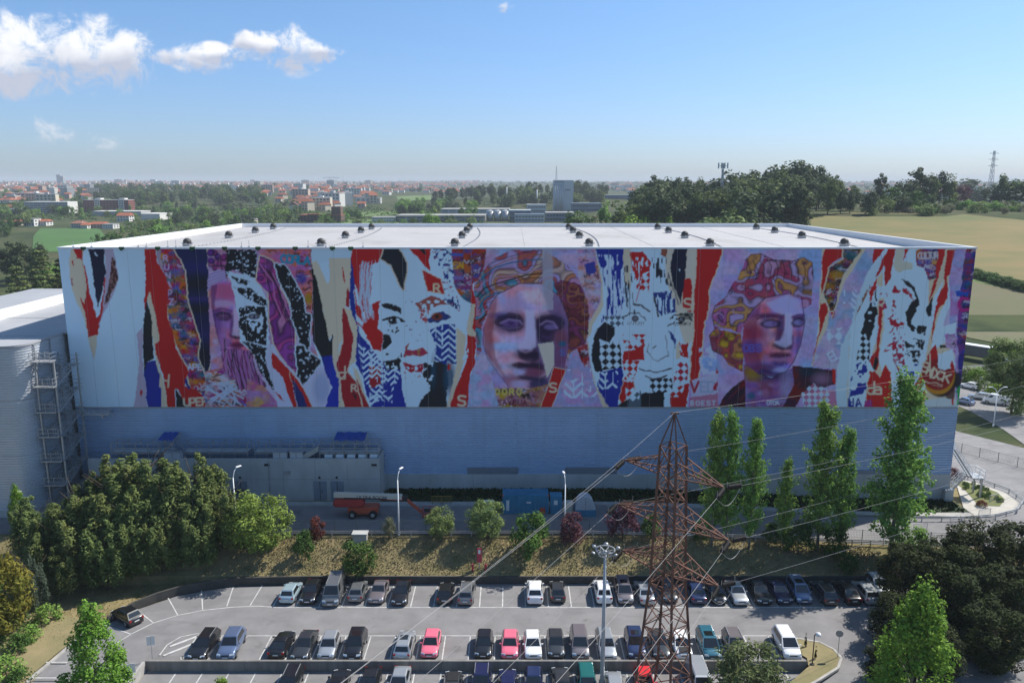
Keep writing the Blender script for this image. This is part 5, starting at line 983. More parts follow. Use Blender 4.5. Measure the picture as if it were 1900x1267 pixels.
# ---------------------------------------------------------------- cars
# front of a car points to -Y in its own space; origin on the ground
SPEC = {  # L, W, H, belt, hood height, windscreen base, roof front, roof rear, rear glass base (fractions of L from the nose)
 'hatchback': (4.0,1.73,1.46,.92,.84,.26,.44,.84,.965),
 'saloon':    (4.6,1.78,1.43,.92,.84,.28,.45,.72,.87),
 'estate':    (4.6,1.77,1.50,.93,.85,.27,.43,.88,.97),
 'suv':       (4.45,1.84,1.68,1.04,.98,.26,.42,.86,.96),
 'minivan':   (4.5,1.82,1.70,1.03,.92,.17,.37,.90,.975),
 'van':       (5.1,1.95,2.10,1.22,1.05,.12,.26,.955,.985),
 'coupe':     (4.3,1.78,1.34,.90,.82,.32,.49,.70,.93),
}
CARM = {}
def car_meshes(kind):
    if kind in CARM: return CARM[kind]
    L,Wd,H,belt,hood,a,b,c,d = SPEC[kind]; hw = Wd/2; yy = lambda f: -L/2+f*L
    st = [(0.0,.80,.30,.52),(.012,.90,.24,.62),(.05,.965,.20,hood*.86),(.14,.99,.18,hood*.95),(a,1.0,.17,hood+.03),(a+.06,1.0,.17,belt),(.5,1.0,.17,belt+.01),(c,1.0,.17,belt+.02),(min(d,.93),.985,.18,belt+.02 if d>.93 else belt-.02),(.965,.95,.20,belt-.03),(.992,.89,.25,belt*.86),(1.0,.80,.32,belt*.62)]
    prof = lambda w,zb,zt: [(.0,zb),(.80*w,zb),(.97*w,zb+.10),(w,lerp(zb,zt,.45)),(.985*w,lerp(zb,zt,.72)),(.93*w,zt-.05),(.84*w,zt-.005),(.45*w,zt+.022),(0,zt+.03)]
    vs = []; fs = []; 
    for f,wf,zb,zt in st:
        p = prof(hw*wf,zb,zt); ring = p+[(-x,z) for x,z in p[-2:0:-1]]; vs += [(x,yy(f),z) for x,z in ring]
    n = 16
    for i in range(len(st)-1):
        for j in range(n): fs.append((i*n+j,i*n+(j+1)%n,(i+1)*n+(j+1)%n,(i+1)*n+j))
    fs += [tuple(range(n-1,-1,-1)), tuple((len(st)-1)*n+k for k in range(n))]
    body = MB().add(vs, fs)
    # cabin shell: base ring at the belt, roof ring
    bw = hw*.93; rw = hw*.74; z0 = belt-.03; z1 = H
    base = [(-bw,yy(a)),( bw,yy(a)),(bw,yy(d)),(-bw,yy(d))]; mid = [(-rw,yy(b)),(rw,yy(b)),(rw,yy(c)),(-rw,yy(c))]
    ri = .86; top = [(x*ri, lerp(y,yy((b+c)/2),.10)) for x,y in mid]
    body.add([(x,y,z0) for x,y in base]+[(x,y,z1-.07) for x,y in mid]+[(x,y,z1) for x,y in top],
             [(0,1,5,4),(1,2,6,5),(2,3,7,6),(3,0,4,7),(4,5,9,8),(5,6,10,9),(6,7,11,10),(7,4,8,11),(8,9,10,11)])
    out = {'body': body.mesh('body', False)}
    me_ = out['body']; me_.polygons.foreach_set('use_smooth', [i < (len(st)-1)*n for i in range(len(me_.polygons))])
    def pane(q, k0, k1, e0=.0, e1=1.0, off=.012):   # q: 4 corners base-left, base-right, top-right, top-left
        q = [Vector(p) for p in q]; nn = (q[1]-q[0]).cross(q[3]-q[0]).normalized()*off
        f = lambda u,v: (q[0].lerp(q[1],u)).lerp(q[3].lerp(q[2],u),v)+nn
        return MB().quad(f(e0,k0),f(e1,k0),f(e1,k1),f(e0,k1))
    B = [(x,y,z0) for x,y in base]; T = [(x,y,z1-.07) for x,y in mid]
    out['windscreen'] = pane((B[0],B[1],T[1],T[0]),.10,.97,.05,.95).mesh('windscreen')
    out['rear_window'] = pane((B[2],B[3],T[3],T[2]),.25,.94,.08,.92).mesh('rear_window')
    def side(q):
        m = MB()
        for e0,e1 in ((.10,.34),(.36,.60),(.62,.86)): p_ = pane(q,.14,.93,e0,e1); m.add(p_.v,p_.f)
        return m
    if kind == 'van':
        out['side_window_r'] = pane((B[1],B[2],T[2],T[1]),.2,.93,.05,.24).mesh('side_window'); out['side_window_l'] = pane((B[3],B[0],T[0],T[3]),.2,.93,.76,.95).mesh('side_window')
    else:
        out['side_window_r'] = side((B[1],B[2],T[2],T[1])).mesh('side_window'); out['side_window_l'] = side((B[3],B[0],T[0],T[3])).mesh('side_window')
    out['underbody'] = MB().box((-hw*.9,yy(.03),.14),(hw*.9,yy(.97),.34)).mesh('underbody')
    rw_ = .33 if H < 1.6 else .37; w = MB(); prof_w = [(0.0,-.10),(rw_*.7,-.11),(rw_,-.09),(rw_,.09),(rw_*.7,.11),(0,.10)]
    ww = MB().lathe([(max(r,.001),z) for r,z in prof_w], n=14); ww.v = [(z,x,y) for x,y,z in ww.v]; out['wheel'] = ww.mesh('wheel')
    rm = MB(); 
    for k in range(5):
        t = k*2*math.pi/5; rm.bar((.122,0,0),(.122,.62*rw_*math.cos(t),.62*rw_*math.sin(t)),.10,.02,up=(1,0,0))
    rm.cyl((.105,0,0),(.118,0,0),rw_*.66,n=12); out['rim'] = rm.mesh('rim')
    ax = hw-.085; out['wpos'] = [(ax,yy(.185),rw_),(-ax,yy(.185),rw_),(ax,yy(.80),rw_),(-ax,yy(.80),rw_)]
    hz = hood*.76
    out['headlight'] = MB().add([(-.20,-.03,-.07),(.20,.10,-.06),(.19,.16,.07),(-.19,.04,.07),(-.18,.10,-.06),(.2,.2,-.06),(.19,.22,.06),(-.18,.12,.06)],[(0,1,2,3),(3,2,6,7),(1,5,6,2),(0,3,7,4),(0,4,5,1)]).mesh('headlight')
    out['hpos'] = (hw*.70, yy(.008)-.02, hz)
    out['taillight'] = MB().box((-.13,-.05,-.11),(.13,.05,.13)).mesh('taillight', bevel=.03); out['tpos'] = (hw*.78, yy(.985), belt*.80)
    out['mirror'] = MB().box((-.10,-.07,-.06),(.10,.07,.08)).mesh('mirror', bevel=.03); out['mpos'] = (hw+.07, yy(a+.075), belt+.08)
    out['plate'] = MB().box((-.26,-.012,-.055),(.26,.012,.055)).mesh('number_plate'); out['ppos'] = ((0,yy(0)-.015,.46),(0,yy(1)+.015,.60))
    out['grille'] = MB().box((-hw*.42,-.02,-.06),(hw*.42,.02,.06)).mesh('grille'); out['gpos'] = (0,yy(.006)-.005,hood*.70)
    out['sunroof'] = MB().box((-rw*.62,-.42,-.01),(rw*.62,.42,.012)).mesh('sunroof'); out['rpos'] = (0,yy(lerp(b,c,.30)),H)
    ra = MB(); ra.bar((rw*.90,yy(b+.05),H+.045),(rw*.90,yy(c-.02),H+.045),.04).bar((rw*.9,yy(b+.05),H-.06),(rw*.9,yy(b+.05),H+.045),.04).bar((rw*.9,yy(c-.02),H-.06),(rw*.9,yy(c-.02),H+.045),.04)
    out['rail'] = ra.mesh('roof_rail')
    CARM[kind] = out; return out
def car(kind, paint, loc, rotz, label, group, extra='', name='parked_car'):
    m = car_meshes(kind); t = thing(name, label, 'van' if kind == 'van' else 'car', loc, rotz, group)
    put('body', m['body'], paint, t); put('windscreen', m['windscreen'], M_GLASS, t); put('rear_window', m['rear_window'], M_GLASS, t)
    put('side_window', m['side_window_r'], M_GLASS, t); put('side_window', m['side_window_l'], M_GLASS, t); put('underbody', m['underbody'], M_BLACK, t)
    for i, p in enumerate(m['wpos']):
        w = put('wheel', m['wheel'], M_TYRE, t, p, (0,0,0 if p[0] > 0 else math.pi)); put('rim', m['rim'], M_RIM, w)
    for s in (1,-1):
        h = put('headlight', m['headlight'], M_CHROME, t, (m['hpos'][0]*s, m['hpos'][1], m['hpos'][2])); h.scale.x = s
        put('taillight', m['taillight'], M_TAIL, t, (m['tpos'][0]*s, m['tpos'][1], m['tpos'][2]))
        put('mirror', m['mirror'], paint, t, (m['mpos'][0]*s, m['mpos'][1], m['mpos'][2]))
    for p in m['ppos']: put('number_plate', m['plate'], M_PLATE, t, p)
    put('grille', m['grille'], M_BLACK, t, m['gpos'])
    if 's' in extra: put('sunroof', m['sunroof'], M_GLASS, t, m['rpos'])
    if 'r' in extra:
        for s in (1,-1): o = put('roof_rail', m['rail'], M_GALV, t); o.scale.x = s
    if 'b' in extra: put('soft_top', MB().box((-.55,-.7,-.03),(.55,.7,.06)).mesh('soft_top', bevel=.04), M_BLACK, t, (0,.1,SPEC[kind][2]))
    if 'k' in extra:
        put('bonnet_stripe', MB().box((-.45,-.45,0),(.45,.45,.012)).mesh('bonnet_stripe'), M_BLACK, t, (0,-1.35,.90))
        put('roof_mark', MB().prism([(-.42,-.5),(.42,-.5),(0,.45)],0,.02).mesh('roof_mark'), M_BLACK, t, (0,.1,SPEC[kind][2])); put('roof_mark', MB().prism([(-.2,-.3),(.2,-.3),(0,.15)],.021,.03).mesh('roof_mark'), M_PLATE, t, (0,.1,SPEC[kind][2]))
    return t
PAINT = {k: car_paint(k, c, m) for k, c, m in (('black',(.010,.010,.012),0),('charcoal',(.045,.048,.052),.3),('grey',(.20,.205,.21),.5),('silver',(.46,.48,.50),.55),('white',(.78,.78,.78),0),('red',(.74,.15,.22),0),('pale blue',(.40,.52,.58),.4),('steel blue',(.13,.18,.30),.4),('navy',(.012,.018,.07),.1),('dark blue',(.02,.035,.10),.2),('teal',(.012,.14,.13),.2),('petrol blue',(.03,.14,.20),.2),('mauve grey',(.22,.19,.20),.4),('bright red',(.65,.018,.02),0))}
ORD = ['first','second','third','fourth','fifth','sixth','seventh','eighth','ninth','tenth','eleventh','twelfth','thirteenth','fourteenth','fifteenth','sixteenth','seventeenth','eighteenth','nineteenth','twentieth','twenty-first','twenty-second','twenty-third','twenty-fourth','twenty-fifth']
rows = {
 'bank': (83.0, 0.0, 'bank row', [(540,'hatchback','pale blue',1,''),(578,'saloon','black',0,''),(620,'van','grey',0,'r'),(664,'hatchback','grey',1,''),(703,'coupe','mauve grey',0,''),(745,'saloon','black',0,''),(827,'hatchback','black',1,''),(866,'estate','grey',1,'r'),(992,'suv','white',1,''),(1034,'hatchback','charcoal',1,''),(1118,'suv','white',1,''),(1157,'minivan','mauve grey',0,'s'),(1195,'saloon','silver',1,''),(1238,'hatchback','charcoal',0,''),(1290,'saloon','dark blue',1,''),(1328,'hatchback','black',0,''),(1366,'saloon','silver',0,''),(1408,'saloon','black',0,''),(1446,'coupe','navy',0,''),(1482,'minivan','steel blue',0,'s'),(1528,'estate','charcoal',1,'r'),(1570,'saloon','black',1,''),(1606,'estate','silver',1,''),(1640,'hatchback','silver',0,'')]),
 'mid': (72.5, 0.0, 'terrace row', [(380,'estate','black',0,'r'),(430,'suv','steel blue',0,''),(523,'coupe','black',1,''),(566,'saloon','charcoal',0,''),(611,'hatchback','silver',0,''),(660,'suv','black',0,'s'),(751,'estate','silver',1,'s'),(800,'hatchback','red',0,''),(898,'hatchback','black',0,''),(946,'hatchback','red',0,''),(988,'hatchback','white',0,''),(1031,'hatchback','charcoal',0,''),(1075,'minivan','mauve grey',0,''),(1124,'estate','silver',0,''),(1178,'suv','dark blue',0,'s'),(1222,'saloon','charcoal',0,''),(1263,'hatchback','white',0,'k'),(1314,'minivan','petrol blue',0,'s'),(1363,'suv','mauve grey',0,'r'),(1459,'minivan','white',0,'')]),
 'low': (66.9, -.6, 'lowest row', [(538,'estate','black',0,'r'),(628,'coupe','black',1,''),(686,'saloon','black',0,''),(741,'saloon','silver',0,''),(840,'hatchback','charcoal',1,'b'),(893,'suv','navy',0,'r'),(942,'saloon','navy',1,''),(990,'hatchback','dark blue',0,''),(1042,'saloon','charcoal',1,''),(1089,'minivan','teal',0,''),(1140,'hatchback','silver',1,''),(1196,'hatchback','bright red',0,''),(1298,'van','silver',0,'')]),
}
for key, (Y, z, where, lst) in rows.items():
    for i, (px, kind, colr, back, ex) in enumerate(lst):
        yy_ = Y+random.uniform(-.2,.2); x = (px-950)/FPX*(yy_*math.cos(PITCH)+(CAM_Z-z-.7)*math.sin(PITCH))
        if key == 'bank' and px == 1640: yy_ += 1.6
        face = 'rear' if back else 'nose'
        lab = f'{colr} {kind}, {ORD[i]} car from the left in the '+{'bank':'row along the bank','mid':'row above the terrace wall','low':'lowest row'}[key]
        car(kind, PAINT[colr], (x, yy_, z+.012), (math.pi if back else 0)+random.uniform(-.03,.03), lab, 'cars in the '+where, ex)
p = G(236,1150,0); car('hatchback', PAINT['black'], (p.x,p.y,.02), R(180+55), 'black hatchback parked alone on the bend under the dark pines', 'cars around the site')
for px, py, kind, colr, rz, lab in ((1798,724,'hatchback','white',215,'white hatchback near the right edge of the mural, farthest of the roadside cars'),(1818,742,'estate','silver',232,'silver estate parked behind the white van by the far roadside'),(1848,752,'van','white',232,'white panel van parked under the big roadside pine'),(1788,752,'hatchback','steel blue',210,'blue hatchback half hidden behind the warehouse corner')):
    p = GT(px,py); car(kind, PAINT[colr], (p.x,p.y,p.z+.09), R(rz), lab, 'cars around the site')
# ---------------------------------------------------------------- vegetation
rgv = np.random.default_rng(5)
def leaf_mat(name, c1, c2, isl=.35, tr=.28):
    return mat(name, c1, .75, col2=c2, scale=.55, isl=isl, trans=tr, spec=.2, detail=3)
L_PINE = leaf_mat('pine_needles', (0.072,0.109,0.034), (0.203,0.250,0.076))
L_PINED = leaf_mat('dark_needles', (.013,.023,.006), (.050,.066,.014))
L_POP = leaf_mat('poplar_leaf', (0.116,0.230,0.042), (0.276,0.426,0.092))
L_BRI = leaf_mat('bright_leaf', (0.106,0.213,0.022), (0.213,0.350,0.048))
L_FEA = leaf_mat('feathery_leaf', (0.135,0.203,0.061), (0.243,0.297,0.101))
L_GRN = leaf_mat('shrub_leaf', (0.042,0.091,0.020), (0.098,0.182,0.036))
L_PUR = leaf_mat('purple_leaf', (0.084,0.031,0.042), (0.168,0.063,0.070))
L_RED = leaf_mat('red_leaf', (.12,.03,.02), (.20,.06,.04))
L_YEL = leaf_mat('yellowing_leaf', (.12,.14,.02), (.24,.20,.03))
L_EUC = leaf_mat('eucalyptus_leaf', (0.048,0.071,0.034), (0.102,0.136,0.058))
L_SAGE = leaf_mat('silvery_leaf', (.16,.17,.10), (.24,.24,.14))
def crown_mesh(name, clumps, per, leaf, spread, up=.25, aspect=1.5, seed=1):
    """leaf cards gathered in clumps; clumps: array (n,4) of x,y,z,r"""
    rg = np.random.default_rng(seed); cl = np.asarray(clumps, float); n = len(cl)*per
    c = np.repeat(cl, per, 0); d = rg.normal(size=(n,3)); d /= np.linalg.norm(d,axis=1)[:,None]
    rad = c[:,3]*np.where(rg.random(n) < .75, .75+.35*rg.random(n), rg.random(n)); P = c[:,:3]+d*rad[:,None]*np.array([1,1,spread])
    nrm = d+rg.normal(size=(n,3))*.55; nrm[:,2] += up; nrm /= np.linalg.norm(nrm,axis=1)[:,None]
    t = np.cross(nrm, rg.normal(size=(n,3))); t /= np.linalg.norm(t,axis=1)[:,None]; b = np.cross(nrm,t)
    s = (leaf*(.6+.8*rg.random(n)))[:,None]; t = t*s; b = b*s*aspect
    V = np.stack([P-b*.5, P+t*.5, P+b*.5, P-t*.5],1).reshape(-1,3)
    me = bpy.data.meshes.new(name); me.vertices.add(4*n); me.vertices.foreach_set('co', V.astype(np.float32).ravel()); me.loops.add(4*n); me.loops.foreach_set('vertex_index', np.arange(4*n,dtype=np.int32)); me.polygons.add(n); me.polygons.foreach_set('loop_start', (np.arange(n)*4).astype(np.int32)); me.polygons.foreach_set('loop_total', np.full(n,4,np.int32)); me.update(calc_edges=True)
    return me
def trunk_mesh(name, h, r, limbs=6, spread=.3, seed=1, top=.75):
    rg = random.Random(seed); m = MB(); pts = [Vector((0,0,-.3))]; 
    for k in range(1,7): pts.append(Vector((rg.uniform(-1,1)*r*.5, rg.uniform(-1,1)*r*.5, h*top*k/6)))
    m.tube(pts, r, 7, [r*(1.25-.95*k/6) for k in range(7)])
    for k in range(limbs):
        z = h*rg.uniform(.25,.65); a = rg.uniform(0,6.28); l = h*spread*rg.uniform(.5,1); p0 = Vector((0,0,z)); p1 = p0+Vector((math.cos(a)*l*.5,math.sin(a)*l*.5,l*.45)); p2 = p1+Vector((math.cos(a)*l*.5,math.sin(a)*l*.5,l*.55))
        m.tube([p0,p1,p2], r*.4, 5, [r*.45,r*.28,r*.1])
    return m.mesh(name, True)
def env(n, f, seed, r0, shell=.55):
    """clump centres in an envelope radius(z01), unit height and unit half-width"""
    rg = np.random.default_rng(seed); out = []
    while len(out) < n:
        z = rg.random(); R_ = f(z)
        if rg.random() > R_+.15: continue
        a = rg.random()*6.283; q = R_*(shell+(1-shell)*rg.random())**.6 if rg.random() < .8 else R_*rg.random()
        out.append((q*math.cos(a), q*math.sin(a), z, r0*(.6+.8*rg.random())))
    return np.array(out)
PROTO = {}
def proto(kind, v=0):
    """unit-ish trees: crown mesh and trunk mesh in metres"""
    k = (kind, v)
    if k in PROTO: return PROTO[k]
    sd = 100+17*v+len(PROTO)
    if kind == 'pine':      # 13 m, upright plumes at uneven heights
        rg = np.random.default_rng(sd); e = []
        for q in range(19):
            a = rg.random()*6.283; R_ = 3.7*math.sqrt(rg.random()); px_, py_ = R_*math.cos(a), R_*math.sin(a); zt = (12.6-1.35*R_-1.6*rg.random()); zb = .9+2.0*rg.random(); n_ = int(5+(zt-zb)*.75)
            for i in range(n_):
                u = (i+.4)/n_; z = zb+(zt-zb)*u; rr = .95*(1-u)**.55+.16; b_ = rg.random()*6.283; o_ = .75*(1-u)*rg.random()
                e.append((px_+o_*math.cos(b_)+.25*rg.normal(), py_+o_*math.sin(b_)+.25*rg.normal(), z, rr*(.7+.5*rg.random())))
        P_ = (crown_mesh('crown', e, 88, .165, 1.45, .9, 2.6, sd), trunk_mesh('trunk', 12, .22, 9, .3, sd), 13.0)
    elif kind == 'darkpine':
        e = env(80, lambda z: math.sqrt(max(0,1-(1.5*z-.75)**2)), sd, 1.0); e[:,:2] *= 4.0; e[:,2] = .8+e[:,2]*9.0; e[:,3] *= 1.15
        P_ = (crown_mesh('crown', e, 190, .20, .75, .8, 1.8, sd), trunk_mesh('trunk', 9, .20, 8, .35, sd), 10.5)
    elif kind == 'poplar':  # 20 m column of rising twigs with gaps
        rg = np.random.default_rng(sd); e = []
        for q in range(165):
            z = 1.4+17.0*rg.random()**.9; u = z/20.0; R_ = 2.55*(.45+.55*min(1,u/.22))*(1 if u < .45 else max(.05,(1.02-u)/.57)**.8); a = rg.random()*6.283; l = R_*(.55+.6*rg.random())
            for i in range(4):
                v_ = (i+1)/4; e.append((l*v_*math.cos(a)+.12*rg.normal(), l*v_*math.sin(a)+.12*rg.normal(), z+v_*(1.3+.8*rg.random()), .40*(.6+.7*rg.random())))
        P_ = (crown_mesh('crown', e, 22, .21, 1.35, .3, 1.25, sd), trunk_mesh('trunk', 18, .17, 26, .10, sd, .95), 20.0)
    elif kind == 'bright':  # dense young poplar / plane
        e = env(110, lambda z: (.55+.45*min(1,z/.3))*(1 if z < .35 else max(.0,(1.02-z)/.67)**.8), sd, 1.0, .5); e[:,:2] *= 3.3; e[:,2] = 1.5+e[:,2]*12.5; e[:,3] *= .75
        P_ = (crown_mesh('crown', e, 120, .21, 1.15, .5, 1.2, sd), trunk_mesh('trunk', 12, .17, 9, .2, sd), 14.5)
    elif kind == 'feather':
        e = env(70, lambda z: math.sqrt(max(0,1-(1.9*z-.95)**2))*.95+.05, sd, 1.0, .4); e[:,:2] *= 3.4; e[:,2] = 1.2+e[:,2]*5.6; e[:,3] *= .85
        P_ = (crown_mesh('crown', e, 85, .15, 1.0, .6, 3.2, sd), trunk_mesh('trunk', 6, .12, 9, .45, sd), 7.5)
    elif kind == 'shrub':
        e = env(34, lambda z: math.sqrt(max(0,1-(1.5*z-.55)**2)), sd, 1.0, .5); e[:,:2] *= 1.25; e[:,2] = .45+e[:,2]*2.9; e[:,3] *= .46
        P_ = (crown_mesh('crown', e, 65, .15, 1.0, .4, 1.3, sd), trunk_mesh('trunk', 2.6, .06, 6, .3, sd), 3.7)
    elif kind == 'bush':
        e = env(26, lambda z: math.sqrt(max(0,1-(z*.95)**2)), sd, 1.0, .5); e[:,:2] *= 1.2; e[:,2] = .15+e[:,2]*1.3; e[:,3] *= .42
        P_ = (crown_mesh('crown', e, 48, .14, .9, .5, 1.3, sd), trunk_mesh('trunk', 1.0, .05, 5, .4, sd), 1.8)
    elif kind == 'euc':     # background eucalyptus, 28 m
        e = env(46, lambda z: (.55+.45*math.sin(min(1,z*1.1)*3.1))*(1 if z < .8 else (1.02-z)/.22*.9+.1), sd, 1.0, .3); e[:,:2] *= 5.6; e[:,2] = 5+e[:,2]*21; e[:,3] *= 2.3
        P_ = (crown_mesh('crown', e, 46, .95, .85, .6, 1.3, sd), trunk_mesh('trunk', 24, .35, 6, .25, sd), 28.0)
    elif kind == 'round':   # background broadleaf, 12 m
        e = env(34, lambda z: math.sqrt(max(0,1-(1.8*z-.9)**2)), sd, 1.0, .45); e[:,:2] *= 4.6; e[:,2] = 1.8+e[:,2]*8.8; e[:,3] *= 1.5
        P_ = (crown_mesh('crown', e, 44, .62, .9, .6, 1.2, sd), trunk_mesh('trunk', 8, .25, 5, .3, sd), 12.0)
    elif kind == 'cedar':
        e = []
        rg = np.random.default_rng(sd)
        for k_ in range(8):
            z = 2.5+k_*1.7; R_ = 6.2*(1-k_/9.0)
            for q in range(int(6+R_*2.2)): a = rg.random()*6.28; rr = R_*math.sqrt(rg.random()); e.append((rr*math.cos(a), rr*math.sin(a), z+rg.random()*.5, 1.05))
        P_ = (crown_mesh('crown', e, 34, .55, .35, 1.2, 1.3, sd), trunk_mesh('trunk', 14, .35, 6, .2, sd), 16.5)
    elif kind == 'cone':    # background cypress / young poplar
        e = env(26, lambda z: (1-z)*.8+.2, sd, 1.0, .5); e[:,:2] *= 2.2; e[:,2] = .8+e[:,2]*10.4; e[:,3] *= .9
        P_ = (crown_mesh('crown', e, 44, .5, 1.2, .4, 1.2, sd), trunk_mesh('trunk', 8, .2, 3, .1, sd), 12.0)
    PROTO[k] = P_; return P_
def tree(name, label, kind, leaf, loc, h, v=0, wide=1.0, group=None, cat='tree', rz=None, bark=None):
    cm, tm, h0 = proto(kind, v); s = h/h0; t = thing(name, label, cat, loc, random.uniform(0,6.28) if rz is None else rz, group)
    put('crown', cm, leaf, t, scale=(s*wide,s*wide,s)); put('trunk', tm, bark or M_BARK, t, scale=(s,s,s)); return t
# left grove of pines
for i, (px, Y, h, v, w, lab) in enumerate(((270,92.0,13.6,0,1.15,'tallest pine in the middle of the left grove'),(215,90.5,13.0,1,1.0,'pine left of the tallest one in the left grove'),(365,91.5,12.4,1,1.0,'rightmost pine of the left grove beside the lamp post'),(150,88.0,11.6,0,1.1,'broad pine at the front of the left grove'),(320,89.5,11.6,2,1.0,'pine in front of the two tallest in the left grove'),(95,86.0,9.8,2,1.05,'lower pine leaning out at the left end of the grove'),(190,84.5,9.5,1,1.0,'dark pine above the lone hatchback on the bend'),(255,87.5,11.0,2,1.0,'pine with bare lower trunks over the shaded stalls'),(410,89.8,9.6,0,.95,'smaller pine at the right foot of the grove'))):
    x = (px-950)/FPX*(Y*.9806+7.6); tree('pine_tree', lab, 'pine', L_PINE, (x,Y,max(terr(x,Y),.3)), h, v, w*1.12, 'pines of the left grove')
for i, (px, Y, h, w, lab) in enumerate(((130,84.0,7.6,1.25,'low pine at the front left of the grove'),(300,86.6,8.2,1.2,'low pine above the wall in the middle of the grove'),(355,87.6,8.4,1.2,'low pine above the wall at the right of the grove'),(225,86.0,8.4,1.2,'low pine above the bend in the wall'),(60,88.5,9.0,1.1,'pine behind the left end of the grove'))):
    x = (px-950)/FPX*(Y*.9806+8.4); tree('pine_tree', lab, 'pine', L_PINE, (x,Y,max(terr(x,Y),.4)), h, i%3, w, 'pines of the left grove')
p = on(-52.5,80); tree('pine_tree', 'thin blue-green pine at the far left of the grove', 'pine', leaf_mat('blue_needles', (0.051,0.076,0.051), (0.119,0.153,0.102)), p, 8.2, 0, .62, 'pines of the left grove')
x = (490-950)/FPX*97; tree('willow_tree', 'bright yellow-green feathery tree right of the pine grove', 'feather', leaf_mat('willow_leaf', (.155,.205,.035), (.25,.31,.065)), on(x,89.2), 7.5, 0, 1.12)
for px, py, kind, leaf, h, v, w, nm, lab in ((565,1032,'shrub',L_GRN,3.6,0,.9,'shrub','dark green shrub beside the red-leaved one on the bank'),(590,1012,'shrub',L_RED,3.0,1,.85,'shrub','red-leaved shrub on the bank near the willow'),(666,1046,'shrub',L_GRN,4.2,1,1.25,'shrub','dark rounded evergreen shrub low on the bank'),(722,996,'shrub',L_SAGE,2.9,0,.7,'sapling','thin silvery sapling at the top of the bank by the lamp post'),
    (815,1003,'feather',L_FEA,4.0,0,.95,'tamarisk','smaller feathery light green tamarisk at the top of the bank'),(903,1004,'feather',L_FEA,4.9,1,1.05,'tamarisk','larger feathery light green tamarisk at the top of the bank'),(985,1030,'shrub',leaf_mat('laurel_leaf', (0.049,0.119,0.020), (0.112,0.224,0.042)),5.6,0,1.05,'laurel','bushy bright green laurel in the middle of the bank'),(1062,1018,'shrub',L_PUR,4.2,1,.95,'plum_tree','small purple-leaved plum tree left of the mast light'),(1155,1010,'shrub',L_PUR,4.8,0,1.05,'plum_tree','larger purple-leaved plum tree right of the mast light')):
    Yg = min(max(G(px,py,2.2).y, 86.6), 91.2); x = (px-950)/FPX*(Yg*.9806+8.4); tree(nm, lab, kind, leaf, on(x,Yg), h, v, w, 'shrubs on the grassy bank', 'shrub' if nm in ('shrub','sapling') else 'tree')
for px, Y, h, v, w, lab in ((1322,90.6,16.6,0,.82,'left poplar of the pair behind the pylon'),(1349,90.9,16.9,1,.80,'right poplar of the pair behind the pylon'),(1392,90.2,16.4,2,.85,'single slim poplar right of the pylon'),(1455,91.0,11.2,1,.95,'short poplar between the slim one and the broad one'),(1520,90.4,18.6,0,1.0,'broad poplar second from right'),(1560,90.9,15.4,2,.9,'lower poplar leaning on the broad one'),(1658,89.8,22.9,1,1.18,'tallest poplar at the right in front of the mural')):
    x = (px-950)/FPX*(Y*.9806+8.0); tree('poplar_tree', lab, 'poplar', L_POP, on(x,Y), h, v, w, 'poplars on the bank', bark=M_BARKP)
for i, (px, py, h, lf, lab) in enumerate(((1208,1000,3.2,L_GRN,'green shrub behind the pylon'),(1300,1010,2.6,L_GRN,'dark shrub at the foot of the poplar pair'),(1480,1030,4.4,L_GRN,'dense dark shrub under the broad poplar'),(1545,1030,4.0,L_GRN,'dark shrub right of the broad poplar'),(1690,1035,4.6,L_POP,'leafy shrub at the foot of the tallest poplar'),(1575,1052,2.6,L_GRN,'low shrub on the shaded bank left of the tallest poplar'),(1430,1005,2.6,L_GRN,'small shrub under the short poplar'))):
    Yg = min(max(G(px,py,1.8).y, 86.8), 91.2); x = (px-950)/FPX*(Yg*.9806+8.6); tree('shrub', lab, 'shrub', lf, on(x,Yg), h, i%2, 1.1, 'shrubs on the grassy bank', 'shrub')
# dark pines at the right
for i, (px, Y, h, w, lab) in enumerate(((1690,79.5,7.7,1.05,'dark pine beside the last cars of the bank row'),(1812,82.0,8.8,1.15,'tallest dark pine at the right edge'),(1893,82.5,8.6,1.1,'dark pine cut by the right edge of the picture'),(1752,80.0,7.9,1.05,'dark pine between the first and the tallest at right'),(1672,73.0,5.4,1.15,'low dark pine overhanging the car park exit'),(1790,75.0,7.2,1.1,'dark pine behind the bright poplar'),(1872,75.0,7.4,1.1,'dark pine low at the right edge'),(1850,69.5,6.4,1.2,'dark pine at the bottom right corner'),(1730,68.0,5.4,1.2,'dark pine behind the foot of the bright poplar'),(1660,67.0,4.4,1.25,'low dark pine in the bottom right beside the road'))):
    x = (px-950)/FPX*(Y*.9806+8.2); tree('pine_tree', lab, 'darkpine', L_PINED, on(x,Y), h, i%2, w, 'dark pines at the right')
tree('young_poplar', 'bright green young poplar at the bottom right', 'bright', L_BRI, on(32.8,58.5), 15.6, 0, .92, bark=M_BARKP)
tree('plane_tree', 'bright green tree in the bottom left corner', 'bright', L_BRI, on(-35.0,60.0), 12.6, 1, .95, bark=M_BARKP)
tree('acacia_tree', 'grey-green feathery tree at the bottom edge right of the pylon', 'feather', leaf_mat('acacia_leaf', (0.078,0.117,0.039), (0.169,0.195,0.078)), on(20.8,61.8), 7.7, 1, .98)
tree('sapling', 'sapling tip at the bottom edge by the lower stalls', 'shrub', L_BRI, on(-26.0,63.5), 3.6, 0, .6)
tree('maple_tree', 'yellowing tree at the left edge', 'feather', L_YEL, on(-52.5,74.0), 9.6, 0, .8)
tree('maple_tree', 'green tree behind the yellowing one at the left edge', 'feather', L_GRN, on(-57,78.0), 8.6, 1, .8)
